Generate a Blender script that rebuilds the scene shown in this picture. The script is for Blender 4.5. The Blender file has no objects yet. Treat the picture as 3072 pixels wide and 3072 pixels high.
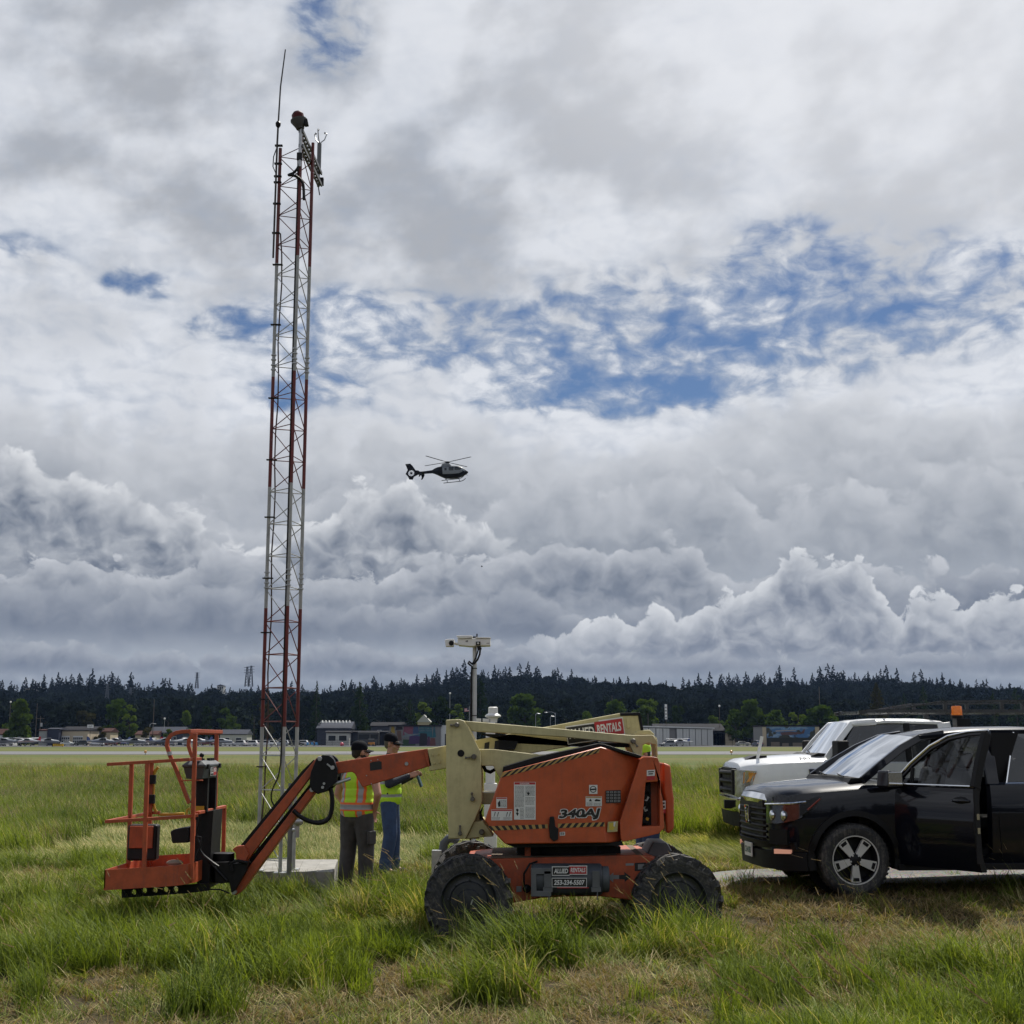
import bpy, bmesh, math, random
import numpy as np
from mathutils import Vector, Matrix, Euler
random.seed(7)
RNG = np.random.default_rng(11)
SC = bpy.context.scene
COL = SC.collection
R = math.radians

# ------------------------------------------------------------------ camera
H = 1.80                       # eye height
PITCH = R(9.75)
FPX = 3980.0 / 3072.0          # focal length in picture widths
cam_d = bpy.data.cameras.new('camera')
cam_d.sensor_width = 36.0
cam_d.lens = 36.0 * FPX
cam_d.clip_start = 0.1
cam_d.clip_end = 12000
cam = bpy.data.objects.new('camera', cam_d)
COL.objects.link(cam)
cam.location = (0, 0, H)
cam.rotation_euler = (R(90) + PITCH, 0, 0)
SC.camera = cam

# ------------------------------------------------------------------ colour management
SC.view_settings.view_transform = 'Standard'
SC.view_settings.look = 'None'
SC.view_settings.exposure = 0.10
SC.view_settings.gamma = 1.0
SC.cycles.max_bounces = 6
SC.cycles.transparent_max_bounces = 12
SC.cycles.use_denoising = True
SC.cycles.caustics_reflective = False
SC.cycles.caustics_refractive = False

# ------------------------------------------------------------------ sun
SUN_EL, SUN_AZ = 55.0, 26.0     # azimuth measured from +Y towards +X
sun_d = bpy.data.lights.new('sun', 'SUN')
sun_d.energy = 5.0
sun_d.angle = R(0.6)
sun_d.color = (1.0, 0.95, 0.86)
sun = bpy.data.objects.new('sun', sun_d)
COL.objects.link(sun)
to_sun = Vector((math.sin(R(SUN_AZ)) * math.cos(R(SUN_EL)), math.cos(R(SUN_AZ)) * math.cos(R(SUN_EL)), math.sin(R(SUN_EL))))
sun.rotation_euler = to_sun.to_track_quat('Z', 'Y').to_euler()
sun.location = to_sun * 60

# ------------------------------------------------------------------ node helper
class NT:
    """Small expression builder for shader nodes."""
    def __init__(s, tree): s.t = tree; s.n = tree.nodes; s.l = tree.links
    def node(s, typ, **kw):
        n = s.n.new(typ)
        for k, v in kw.items(): setattr(n, k, v)
        return n
    def put(s, sock, v):
        if isinstance(v, E): s.l.new(v.k, sock)
        elif v is not None: sock.default_value = v
    def math(s, op, a, b=None, c=None, clamp=False):
        n = s.node('ShaderNodeMath', operation=op, use_clamp=clamp)
        s.put(n.inputs[0], a)
        if b is not None: s.put(n.inputs[1], b)
        if c is not None: s.put(n.inputs[2], c)
        return E(s, n.outputs[0])
    def ss(s, v, lo, hi, a=0.0, b=1.0):
        n = s.node('ShaderNodeMapRange', interpolation_type='SMOOTHSTEP')
        s.put(n.inputs[0], v); s.put(n.inputs[1], lo); s.put(n.inputs[2], hi); s.put(n.inputs[3], a); s.put(n.inputs[4], b)
        return E(s, n.outputs[0])
    def lin(s, v, lo, hi, a=0.0, b=1.0):
        n = s.node('ShaderNodeMapRange')
        s.put(n.inputs[0], v); s.put(n.inputs[1], lo); s.put(n.inputs[2], hi); s.put(n.inputs[3], a); s.put(n.inputs[4], b)
        return E(s, n.outputs[0])
    def vec(s, x, y, z=0.0):
        n = s.node('ShaderNodeCombineXYZ')
        for i, v in enumerate((x, y, z)): s.put(n.inputs[i], v)
        return E(s, n.outputs[0])
    def sep(s, v):
        n = s.node('ShaderNodeSeparateXYZ'); s.put(n.inputs[0], v)
        return [E(s, o) for o in n.outputs]
    def noise(s, v, scale=1.0, detail=4.0, rough=0.5, lac=2.0, dist=0.0, col=False, norm=True):
        n = s.node('ShaderNodeTexNoise', noise_dimensions='3D'); n.normalize = norm
        if v is not None: s.put(n.inputs['Vector'], v)
        s.put(n.inputs['Scale'], scale); s.put(n.inputs['Detail'], detail); s.put(n.inputs['Roughness'], rough)
        s.put(n.inputs['Lacunarity'], lac); s.put(n.inputs['Distortion'], dist)
        return E(s, n.outputs[1 if col else 0])
    def voro(s, v, scale=1.0, detail=2.0, rough=0.5, smooth=0.6, rnd=1.0, feature='SMOOTH_F1'):
        n = s.node('ShaderNodeTexVoronoi', feature=feature, voronoi_dimensions='3D'); n.normalize = True
        s.put(n.inputs['Vector'], v); s.put(n.inputs['Scale'], scale); s.put(n.inputs['Detail'], detail)
        s.put(n.inputs['Roughness'], rough)
        if feature == 'SMOOTH_F1': s.put(n.inputs['Smoothness'], smooth)
        s.put(n.inputs['Randomness'], rnd)
        return E(s, n.outputs[0])
    def mixc(s, f, a, b, blend='MIX'):
        n = s.node('ShaderNodeMix', data_type='RGBA', blend_type=blend)
        s.put(n.inputs[0], f); s.put(n.inputs[6], s.c4(a)); s.put(n.inputs[7], s.c4(b))
        return E(s, n.outputs[2])
    def c4(s, c): return c if isinstance(c, E) else (tuple(c) + (1.0,))[:4]
    def vadd(s, a, b, op='ADD'):
        n = s.node('ShaderNodeVectorMath', operation=op); s.put(n.inputs[0], a); s.put(n.inputs[1], b)
        return E(s, n.outputs[0])
    def scale(s, a, f):
        n = s.node('ShaderNodeVectorMath', operation='SCALE'); s.put(n.inputs[0], a); s.put(n.inputs[3], f)
        return E(s, n.outputs[0])
class E:
    def __init__(s, nt, sock): s.nt = nt; s.k = sock
    def __add__(a, b): return a.nt.math('ADD', a, b)
    __radd__ = __add__
    def __sub__(a, b): return a.nt.math('SUBTRACT', a, b)
    def __rsub__(a, b): return a.nt.math('SUBTRACT', b, a)
    def __mul__(a, b): return a.nt.math('MULTIPLY', a, b)
    __rmul__ = __mul__
    def __truediv__(a, b): return a.nt.math('DIVIDE', a, b)
    def __rtruediv__(a, b): return a.nt.math('DIVIDE', b, a)
    def __pow__(a, b): return a.nt.math('POWER', a, b)
    def max(a, b): return a.nt.math('MAXIMUM', a, b)
    def min(a, b): return a.nt.math('MINIMUM', a, b)
    def abs(a): return a.nt.math('ABSOLUTE', a)
    def clamp(a): return a.nt.math('ADD', a, 0.0, clamp=True)
# ------------------------------------------------------------------ world: sky texture with broken cloud decks
world = bpy.data.worlds.new('World')
SC.world = world
world.use_nodes = True
world.cycles.sampling_method = 'MANUAL'
world.cycles.sample_map_resolution = 256
def build_sky():
    t = world.node_tree
    t.nodes.clear()
    q = NT(t)
    out = q.node('ShaderNodeOutputWorld')
    sky = q.node('ShaderNodeTexSky', sky_type='NISHITA')
    sky.sun_disc = False
    sky.sun_elevation = R(SUN_EL); sky.sun_rotation = R(SUN_AZ)
    sky.air_density = 1.0; sky.dust_density = 0.6; sky.ozone_density = 2.0
    def n2(v, scale, detail, rough=.5, col=False):
        n = q.node('ShaderNodeTexNoise', noise_dimensions='2D')
        q.put(n.inputs['Vector'], v); q.put(n.inputs['Scale'], scale); q.put(n.inputs['Detail'], detail); q.put(n.inputs['Roughness'], rough)
        return E(q, n.outputs[1 if col else 0])
    def v2(v, scale):
        n = q.node('ShaderNodeTexVoronoi', feature='F1', voronoi_dimensions='2D')
        q.put(n.inputs['Vector'], v); q.put(n.inputs['Scale'], scale)
        return E(q, n.outputs[0])
    tc = q.node('ShaderNodeTexCoord')
    D = E(q, tc.outputs['Generated'])
    x, y, z = q.sep(D)
    U = q.math('ARCTAN2', x, y) * 57.2958
    V = q.math('ARCSINE', z) * 57.2958
    zz = z.max(0.0) + 0.06
    P = q.vec(x / zz, y / zz, 0.0)                    # a level deck overhead, seen in perspective
    z2 = z.max(0.0) + 0.20
    P2 = q.vec(x / z2, y / z2, 0.0)
    def blobs(lst, u, v):                             # soft ellipses in the sky, summed
        tot = None
        for (bu, bv, ru, rv, k) in lst:
            a = (u - bu) / ru; b = (v - bv) / rv
            r = q.math('MULTIPLY_ADD', a, a, b * b)
            g = q.ss(r, 1.0, 0.0, 0.0, k)
            tot = g if tot is None else tot + g
        return tot
    # --- high deck: soft stratus overhead breaking into small altocumulus with blue gaps
    VS = V * 1.75
    wp = n2(q.vec(U * .9, VS, 0.0), .35, 2, .5, col=True)
    PW = q.vadd(q.vec(U, VS, 0.0), q.scale(q.vadd(wp, (-.5, -.5, -.5)), 1.5))
    def drel(du, dv, det):
        p = q.vadd(PW, (du, dv, 0.0))
        return (0.45 - v2(p, .42)) * .62 + (0.42 - v2(p, 1.15)) * .30 + (n2(p, .75, det, .64) - .5) * 1.05
    puff = drel(0, 0, 7); puf2 = drel(.35, .60, 3)
    mid = n2(PW, .16, 3, .5)
    UV = q.vec(U, V, 0.0)
    wv = n2(UV, .30, 2, .55, col=True)
    wu, wvv, _ = q.sep(q.scale(q.vadd(wv, (-.5, -.5, -.5)), 3.4))
    gap = blobs([(8.0, 17.2, 13.0, 3.8, .28), (9.5, 16.4, 6.0, 1.6, .09), (-6.0, 17.4, 9.0, 2.5, .23), (-16.4, 18.7, 2.0, .8, .30), (-12.0, 17.3, 3.2, .9, .27), (-21.5, 19.6, 3.0, 1.0, .14),
                 (-8.4, 29.4, 2.6, 2.4, .22), (19.5, 18.0, 6.0, 3.2, .25), (13.0, 20.2, 5.0, 2.4, .22), (4.0, 14.8, 8.0, 1.3, .26), (-9, 14.8, 3.5, 1.0, .24)], U + wu * .5, V + wvv * .4)
    gap = gap + q.ss(V, 36.0, 52.0, 0.0, .36)            # break for the sun overhead, out of view, added to cut ambient light
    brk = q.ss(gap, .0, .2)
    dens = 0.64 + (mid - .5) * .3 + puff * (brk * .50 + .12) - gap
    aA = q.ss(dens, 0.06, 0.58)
    lightA = (q.ss(dens, 0.25, 0.75) + (puff - puf2) * (q.ss(V, 27.0, 15.0) * .6 + .06)).clamp()
    UVs = q.vec(U, V * 1.55 - U * .25, 0.0)
    soft = n2(UVs, .15, 6, .50)
    thick = q.ss(soft, 0.36, 0.66)
    hi = q.ss(V, 15.0, 21.0)
    shade = (thick * .9 + .1) * (hi * .7 + .3)
    cA = q.mixc(shade, (0.70, 0.725, 0.775), (0.385, 0.405, 0.445))
    cA = q.mixc(lightA * .85 + .15, (0.33, 0.385, 0.48), cA)
    glow = blobs([(22.0, 38.0, 34.0, 24.0, .6)], U, V)   # brighter to the upper right where the sun stands behind the deck
    cA = q.mixc(glow, cA, (0.80, 0.81, 0.84))
    cA = q.mixc(q.ss(V, 14.0, 5.0), cA, (0.36, 0.395, 0.45))
    skyc = E(q, sky.outputs[0])
    bg_sky = q.node('ShaderNodeBackground')
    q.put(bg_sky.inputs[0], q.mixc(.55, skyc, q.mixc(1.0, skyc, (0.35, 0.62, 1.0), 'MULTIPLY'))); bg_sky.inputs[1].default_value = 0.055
    bg_A = q.node('ShaderNodeBackground'); q.put(bg_A.inputs[0], cA)
    deck = q.node('ShaderNodeMixShader')
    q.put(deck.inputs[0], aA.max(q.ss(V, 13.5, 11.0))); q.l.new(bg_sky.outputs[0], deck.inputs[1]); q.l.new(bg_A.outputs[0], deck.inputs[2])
    # --- lower cumulus banks, painted from the back to the front
    w2 = n2(UV, .5, 3, .55, col=True)
    UVw = q.vadd(UV, q.scale(q.vadd(w2, (-.5, -.5, -.5)), 1.3))
    uvx, uvy, _ = q.sep(UVw)
    top_sock = deck.outputs[0]
    def over(a, c):
        nonlocal top_sock
        b = q.node("ShaderNodeBackground"); q.put(b.inputs[0], q.c4(c))
        m = q.node('ShaderNodeMixShader'); q.put(m.inputs[0], a)
        q.l.new(top_sock, m.inputs[1]); q.l.new(b.outputs[0], m.inputs[2])
        top_sock = m.outputs[0]
    def bank(seed, top, amp, base, fade, c_hi, c_lo, bumps=(), puff=1.0, sc=.55, freq=.16, edge=.16, deep=1.9, op=1.0, umask=None, strength=1.0, rimk=.5):
        def relief(du, dv, det):
            p = q.vec(uvx + (du + seed * 7.3), (uvy + dv) * 1.18 + seed * 3.1, 0.0)
            v1 = v2(p, sc)
            vb = v2(p, sc * 2.3)
            f1 = n2(p, sc * 2.0, det, .62)
            return (0.42 - v1) * 1.25 + (0.42 - vb) * .55 + (f1 - .5) * 1.5
        r0 = relief(0, 0, 5)
        r1 = relief(.30, .55, 2)
        env = n2(q.vec(U + seed * 31.7, V * .25, 0.0), freq, 2, .5) - .5
        topv = env * (amp * 2.6) + top
        for (bu, bw, bh) in bumps:
            g = (U - bu) / bw
            g2 = g * g; topv = topv + q.math('EXPONENT', g2 * g2 * -1.0) * bh
        d = topv + r0 * puff - V
        a = q.ss(d, 0.0, edge) * q.ss(V + (r0 - .2) * .25, base - fade, base + fade)
        if umask is not None: a = a * umask
        if op < 1: a = a * op
        lit = (r0 - r1) * (0.42 * strength) + .43
        rim = q.ss(d, deep, 0.0)
        b = (lit * .72 + rim * rimk - .10).clamp()
        low = q.ss(V, base + (fade + .3), base - fade * .6)           # flat shaded underside
        b = b * (1.0 - low * .9)
        over(a, q.mixc(b, c_lo, c_hi))
    W1 = (0.76, 0.775, 0.80); W2 = (0.56, 0.58, 0.62); W3 = (0.42, 0.445, 0.49); G1 = (0.245, 0.275, 0.325); G2 = (0.155, 0.185, 0.24); G3 = (0.115, 0.145, 0.205)
    bank(3.1, 13.6, 1.0, 8.0, 2.5, (0.66, .68, .715), (0.29, .315, .36), puff=1.1, sc=.30, edge=1.4, deep=4.0, op=.85, bumps=((14, 6, 1.0), (4, 4, -.8)))
    bank(44.7, 11.8, .9, 9.2, 1.6, W2, G1, puff=1.1, sc=.34, edge=.8, deep=3.0, op=.8, umask=q.ss(U, 2.0, 7.0))
    bank(7.7, 9.6, .8, 6.6, 1.8, W2, G1, bumps=((-21, 4.5, 2.6), (-6.5, 2.6, 2.0), (1.5, 2.0, 1.6), (7.5, 3.0, 1.6), (17, 5, 1.2)), puff=1.1, sc=.40, edge=.5, deep=2.6, op=.9)
    bank(12.3, 8.4, .4, 6.0, 1.2, W1, G2, bumps=((-21.5, 3.0, 3.2), (-17.4, 1.6, 1.9), (-14.8, 1.7, 1.5), (-8.6, 1.6, .9), (-5.6, 2.0, 2.6), (-2.4, 1.6, 1.0)), puff=.95, sc=.48, edge=.38, deep=1.8, umask=q.ss(U, 1.5, -2.5), strength=1.0)
    bank(51.3, 7.0, .5, 5.0, 1.1, W2, G2, bumps=((-12, 2.5, .9), (1.5, 2.4, 1.5), (-3.0, 1.8, .9), (6, 2.4, 1.2)), puff=.85, sc=.52, edge=.25, deep=1.5, op=.92, strength=.95)
    bank(18.9, 5.8, .55, 4.0, 1.0, W3, G3, bumps=((-1.0, 2.4, .8), (-13, 3.5, .7), (-20, 3.0, .6), (19, 5, 1.0)), puff=.8, sc=.46, edge=.4, deep=1.7, op=.92, strength=.85)
    bank(25.4, 4.3, .35, 3.1, .8, (.66, .68, .71), (.19, .22, .28), bumps=((13.6, 2.3, 2.9), (10.4, 2.0, 1.7), (6.0, 3.0, .9), (17.6, 1.1, 1.5), (20.2, 1.5, 1.7), (9.0, 7.0, .3)), puff=.80, sc=.62, edge=.20, deep=1.5, umask=q.ss(U, -2.0, 4.0), strength=.9, rimk=.55)
    bank(31.2, 3.6, .4, 2.6, .6, W3, G3, bumps=((-7.0, 2.2, .6), (-1.5, 2.0, .5), (-20, 3, .4)), puff=.55, sc=.62, edge=.3, deep=1.3, op=.9, strength=.85)
    bank(38.8, 2.4, .3, 1.6, .45, (.32, .355, .41), (.125, .16, .22), bumps=((-15, 3, .5), (-5.5, 1.6, .5), (4, 5, .4), (14, 6, .5)), puff=.32, sc=.55, edge=.3, deep=1.2, op=.9, strength=.7)
    # pale clear strip along the horizon with streaks
    st = n2(q.vec(U * .22, V * 2.6, 0.0), 1.0, 4, .55)
    over(q.ss(V, 2.2, .9) * q.ss(st, .40, .62, .05, .8), (0.38, 0.425, 0.48))
    banks = top_sock
    # --- choose: overhead deck / low banks / below the horizon
    m1 = q.node('ShaderNodeMixShader')
    q.put(m1.inputs[0], q.math('LESS_THAN', V, 16.5)); q.l.new(deck.outputs[0], m1.inputs[1]); q.l.new(banks, m1.inputs[2])
    bg_g = q.node('ShaderNodeBackground'); bg_g.inputs[0].default_value = (.10, .12, .12, 1)
    m2 = q.node('ShaderNodeMixShader')
    q.put(m2.inputs[0], q.math('LESS_THAN', V, -.4)); q.l.new(m1.outputs[0], m2.inputs[1]); q.l.new(bg_g.outputs[0], m2.inputs[2])
    q.l.new(m2.outputs[0], out.inputs[0])
build_sky()
# ------------------------------------------------------------------ photograph pixel -> world helpers (layout measured on the 3072 px photograph)
_c, _s = math.cos(PITCH), math.sin(PITCH)
def ray(px, py):
    cx = (px - 1536) / 3980.0; cy = (1536 - py) / 3980.0
    yd = _c - cy * _s
    return cx / yd, (_s + cy * _c) / yd
def W(px, py, Y):
    a, b = ray(px, py)
    return Vector((a * Y, Y, H + b * Y))
def G(px, py, z=0.0):
    a, b = ray(px, py)
    Y = (z - H) / b
    return Vector((a * Y, Y, z))
def XZ(pts, Y):
    return [(p.x, p.z) for p in (W(a, b, Y) for a, b in pts)]

# ------------------------------------------------------------------ objects and tags
def link(o, parent=None):
    COL.objects.link(o)
    if parent is not None: o.parent = parent
    return o
def thing(name, label, cat, loc=(0, 0, 0), rz=0.0, group=None):
    o = bpy.data.objects.new(name, None); COL.objects.link(o)
    o.empty_display_size = .2
    o.location = loc; o.rotation_euler = (0, 0, rz)
    return tag(o, label, cat, group)
def tag(o, label, cat, group=None):
    o['label'] = label; o['category'] = cat
    if group: o['group'] = group
    return o
def kind(o, k):
    o['kind'] = k; return o
def copy_tree(o, parent=None, n=0):
    c = o.copy(); COL.objects.link(c)
    if parent is not None: c.parent = parent
    for ch in list(o.children): copy_tree(ch, c)
    return c

# ------------------------------------------------------------------ mesh builder
def smooth_path(P, k=5):
    P = [Vector(p) for p in P]; out = []
    for i in range(len(P) - 1):
        p0, p1, p2, p3 = P[max(0, i - 1)], P[i], P[i + 1], P[min(len(P) - 1, i + 2)]
        for j in range(k):
            t = j / k; out.append(.5 * ((2 * p1) + (p2 - p0) * t + (2 * p0 - 5 * p1 + 4 * p2 - p3) * t * t + (3 * p1 - p0 - 3 * p2 + p3) * t ** 3))
    return out + [P[-1]]
class MB:
    def __init__(s): s.v = []; s.f = []; s.m = []; s.mat = 0
    def add(s, vs, fs, mat=None):
        o = len(s.v); k = s.mat if mat is None else mat
        s.v.extend([tuple(v) for v in vs])
        for f in fs: s.f.append(tuple(o + i for i in f)); s.m.append(k)
        return s
    def box(s, x0, x1, y0, y1, z0, z1, mat=None):
        if x0 > x1: x0, x1 = x1, x0
        if y0 > y1: y0, y1 = y1, y0
        if z0 > z1: z0, z1 = z1, z0
        vs = [(x0, y0, z0), (x1, y0, z0), (x1, y1, z0), (x0, y1, z0), (x0, y0, z1), (x1, y0, z1), (x1, y1, z1), (x0, y1, z1)]
        return s.add(vs, [(3, 2, 1, 0), (4, 5, 6, 7), (0, 1, 5, 4), (1, 2, 6, 5), (2, 3, 7, 6), (3, 0, 4, 7)], mat)
    def obox(s, c, size, rot=None, mat=None):
        c = Vector(c); hx, hy, hz = (k / 2 for k in size)
        M = rot if rot is not None else Matrix.Identity(3)
        vs = [c + M @ Vector((a * hx, b * hy, d * hz)) for d in (-1, 1) for a, b in ((-1, -1), (1, -1), (1, 1), (-1, 1))]
        return s.add(vs, [(3, 2, 1, 0), (4, 5, 6, 7), (0, 1, 5, 4), (1, 2, 6, 5), (2, 3, 7, 6), (3, 0, 4, 7)], mat)
    def prism(s, pts, y0, y1, mat=None, pts1=None):
        """polygon of (x, z) pairs pushed from y0 to y1"""
        n = len(pts); b = pts1 or pts
        ar = sum(pts[i][0] * pts[(i + 1) % n][1] - pts[(i + 1) % n][0] * pts[i][1] for i in range(n))
        if (ar < 0): pts = pts[::-1]; b = b[::-1]
        if y0 > y1: y0, y1 = y1, y0
        vs = [(x, y0, z) for x, z in pts] + [(x, y1, z) for x, z in b]
        fs = [tuple(range(n)), tuple(range(2 * n - 1, n - 1, -1))]
        fs += [((i + 1) % n, i, n + i, n + (i + 1) % n) for i in range(n)]
        return s.add(vs, fs, mat)
    def prism_z(s, pts, z0, z1, mat=None):
        n = len(pts)
        ar = sum(pts[i][0] * pts[(i + 1) % n][1] - pts[(i + 1) % n][0] * pts[i][1] for i in range(n))
        if ar < 0: pts = pts[::-1]
        vs = [(x, y, z0) for x, y in pts] + [(x, y, z1) for x, y in pts]
        fs = [tuple(range(n - 1, -1, -1)), tuple(range(n, 2 * n))] + [(i, (i + 1) % n, n + (i + 1) % n, n + i) for i in range(n)]
        return s.add(vs, fs, mat)
    def prism_x(s, pts, x0, x1, mat=None):
        """polygon of (y, z) pairs pushed along x"""
        n = len(pts)
        ar = sum(pts[i][0] * pts[(i + 1) % n][1] - pts[(i + 1) % n][0] * pts[i][1] for i in range(n))
        if ar < 0: pts = pts[::-1]
        if x0 > x1: x0, x1 = x1, x0
        vs = [(x0, y, z) for y, z in pts] + [(x1, y, z) for y, z in pts]
        fs = [tuple(range(n - 1, -1, -1)), tuple(range(n, 2 * n))] + [(i, (i + 1) % n, n + (i + 1) % n, n + i) for i in range(n)]
        return s.add(vs, fs, mat)
    def loft(s, rings, mat=None, caps=True, closed=True):
        n = len(rings[0]); vs = [p for r in rings for p in r]; fs = []
        m = n if closed else n - 1
        for k in range(len(rings) - 1):
            for i in range(m):
                j = (i + 1) % n
                fs.append((k * n + i, k * n + j, (k + 1) * n + j, (k + 1) * n + i))
        if caps and closed:
            fs.append(tuple(range(n - 1, -1, -1))); fs.append(tuple(range((len(rings) - 1) * n, len(rings) * n)))
        return s.add(vs, fs, mat)
    def tube(s, path, r, n=8, mat=None, caps=True, closed=False, sq=None, up=None):
        """round (or, with sq=(w,h), rectangular) bar along a path; r may be a list"""
        P = [Vector(p) for p in path]; k = len(P)
        T = []
        for i in range(k):
            a = P[i - 1] if (i > 0 or closed) else P[i]
            b = P[(i + 1) % k] if (i < k - 1 or closed) else P[i]
            T.append((b - a).normalized())
        nrm = Vector(up) if up is not None else (Vector((0, 0, 1)) if abs(T[0].z) < .9 else Vector((0, 1, 0)))
        rings = []
        for i in range(k):
            nrm = (nrm - T[i] * nrm.dot(T[i]))
            nrm = nrm.normalized() if nrm.length > 1e-6 else T[i].orthogonal().normalized()
            bi = T[i].cross(nrm)
            sc = 1.0
            if 0 < i < k - 1 or closed:
                a = (P[i] - P[i - 1]).normalized(); cs = max(.35, a.dot(T[i])); sc = 1 / cs
            if sq:
                w, h = sq
                rings.append([P[i] + bi * (a * w / 2) + nrm * (b * h / 2) * (sc if up is None else 1) for a, b in ((-1, -1), (1, -1), (1, 1), (-1, 1))])
            else:
                rr = r[i] if isinstance(r, (list, tuple)) else r
                rings.append([P[i] + (bi * math.cos(2 * math.pi * j / n) + nrm * math.sin(2 * math.pi * j / n)) * rr for j in range(n)])
        if closed: rings.append(rings[0])
        return s.loft(rings, mat, caps and not closed)
    def bar(s, p, q, w, h=None, mat=None, up=(0, 0, 1)):
        return s.tube([p, q], 0, mat=mat, sq=(w, h or w), up=up if abs((Vector(q) - Vector(p)).normalized().dot(Vector(up))) < .98 else (0, 1, 0))
    def lathe(s, prof, c=(0, 0, 0), axis='Z', n=24, mat=None, a0=0.0, caps=False):
        """prof: list of (radius, height along the axis)"""
        c = Vector(c); rings = []
        for r, h in prof:
            ring = []
            for j in range(n):
                a = a0 + 2 * math.pi * j / n; u, v = r * math.cos(a), r * math.sin(a)
                if axis == 'Z': p = Vector((u, v, h))
                elif axis == 'Y': p = Vector((u, h, -v))
                else: p = Vector((h, u, v))
                ring.append(c + p)
            rings.append(ring)
        return s.loft(rings, mat, caps)
    def ball(s, c, r, n=12, m=8, mat=None, rot=None):
        c = Vector(c); rx, ry, rz = (r, r, r) if not isinstance(r, (tuple, list)) else r
        M = rot or Matrix.Identity(3)
        vs = [c + M @ Vector((0, 0, -rz))]
        for i in range(1, m):
            t = math.pi * i / m
            for j in range(n):
                a = 2 * math.pi * j / n
                vs.append(c + M @ Vector((rx * math.sin(t) * math.cos(a), ry * math.sin(t) * math.sin(a), -rz * math.cos(t))))
        vs.append(c + M @ Vector((0, 0, rz)))
        fs = [(0, 1 + (j + 1) % n, 1 + j) for j in range(n)]
        for i in range(m - 2):
            for j in range(n):
                a = 1 + i * n + j; b = 1 + i * n + (j + 1) % n
                fs.append((a, b, b + n, a + n))
        o = 1 + (m - 2) * n; e = len(vs) - 1
        fs += [(o + j, o + (j + 1) % n, e) for j in range(n)]
        return s.add(vs, fs, mat)
    def mesh(s, name, mats=()):
        me = bpy.data.meshes.new(name)
        me.from_pydata([tuple(v) for v in s.v], [], s.f)
        for m in mats: me.materials.append(m)
        if len(mats) > 1: me.polygons.foreach_set('material_index', s.m)
        me.update()
        return me
    def build(s, name, mats, parent=None, bevel=0.0, seg=2, smooth=35, loc=None, world=True, clean=False):
        if not isinstance(mats, (list, tuple)): mats = [mats]
        me = s.mesh(name, mats)
        if clean or bevel:
            bm = bmesh.new(); bm.from_mesh(me)
            bmesh.ops.remove_doubles(bm, verts=bm.verts, dist=1e-5)
            bmesh.ops.recalc_face_normals(bm, faces=bm.faces)
            bm.to_mesh(me); bm.free()
        if smooth:
            me.shade_smooth(); me.set_sharp_from_angle(angle=R(smooth))
        o = bpy.data.objects.new(name, me)
        link(o, parent)
        if parent is not None and world:
            o.matrix_parent_inverse = world_of(parent).inverted()
        if loc is not None: o.location = loc
        if bevel:
            b = o.modifiers.new('bevel', 'BEVEL'); b.width = bevel; b.segments = seg; b.limit_method = 'ANGLE'; b.angle_limit = R(40)
            b.harden_normals = True
        return o
def world_of(o):
    M = o.matrix_basis.copy() if o.rotation_mode else Matrix()
    loc = Matrix.Translation(o.location) @ o.rotation_euler.to_matrix().to_4x4() @ Matrix.Diagonal((*o.scale, 1))
    if o.parent is None: return loc
    return world_of(o.parent) @ o.matrix_parent_inverse @ loc
def baked(o):
    """mesh of an object with its modifiers applied"""
    dg = bpy.context.evaluated_depsgraph_get(); dg.update()
    return bpy.data.meshes.new_from_object(o.evaluated_get(dg))
def cut(o, cutter_mb, op='DIFFERENCE'):
    """boolean an object's mesh with a builder's shape (same coordinates), result replaces the mesh"""
    me = cutter_mb.mesh('cutter'); c = bpy.data.objects.new('cutter', me); COL.objects.link(c)
    bm = bmesh.new(); bm.from_mesh(me); bmesh.ops.recalc_face_normals(bm, faces=bm.faces); bm.to_mesh(me); bm.free()
    c.matrix_world = world_of(o) if o.parent is None else Matrix()
    m = o.modifiers.new('cut', 'BOOLEAN'); m.operation = op; m.object = c; m.solver = 'EXACT'
    bpy.context.view_layer.update()
    nm = baked(o)
    o.modifiers.remove(m); old = o.data; o.data = nm; nm.name = old.name
    bpy.data.objects.remove(c); bpy.data.meshes.remove(me); bpy.data.meshes.remove(old)
    return o
def text_mesh(txt, h, bold=0.0, shear=0.0, space=1.0, width=None):
    """flat lettering as (verts, faces) in the x-y plane, left-bottom at the origin; h = cap height"""
    cu = bpy.data.curves.new('t', 'FONT'); cu.body = txt; cu.size = 1.0; cu.offset = bold; cu.shear = shear; cu.space_character = space
    cu.resolution_u = 3
    o = bpy.data.objects.new('t', cu); COL.objects.link(o)
    bpy.context.view_layer.update()
    me = baked(o)
    vs = [tuple(v.co) for v in me.vertices]; fs = [tuple(p.vertices) for p in me.polygons]
    bpy.data.objects.remove(o); bpy.data.meshes.remove(me); bpy.data.curves.remove(cu)
    x0 = min(v[0] for v in vs); x1 = max(v[0] for v in vs); y0 = min(v[1] for v in vs); y1 = max(v[1] for v in vs)
    k = h / (y1 - y0); kx = k if width is None else width / (x1 - x0)
    return [((v[0] - x0) * kx, (v[1] - y0) * k, 0.0) for v in vs], fs
def put_text(mb, txt, origin, ux, uy, h, width=None, mat=0, bold=0.02, shear=0.0, space=1.0):
    vs, fs = text_mesh(txt, h, bold, shear, space, width)
    o = Vector(origin); ux = Vector(ux).normalized(); uy = Vector(uy).normalized()
    mb.add([o + ux * v[0] + uy * v[1] for v in vs], fs, mat)

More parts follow.
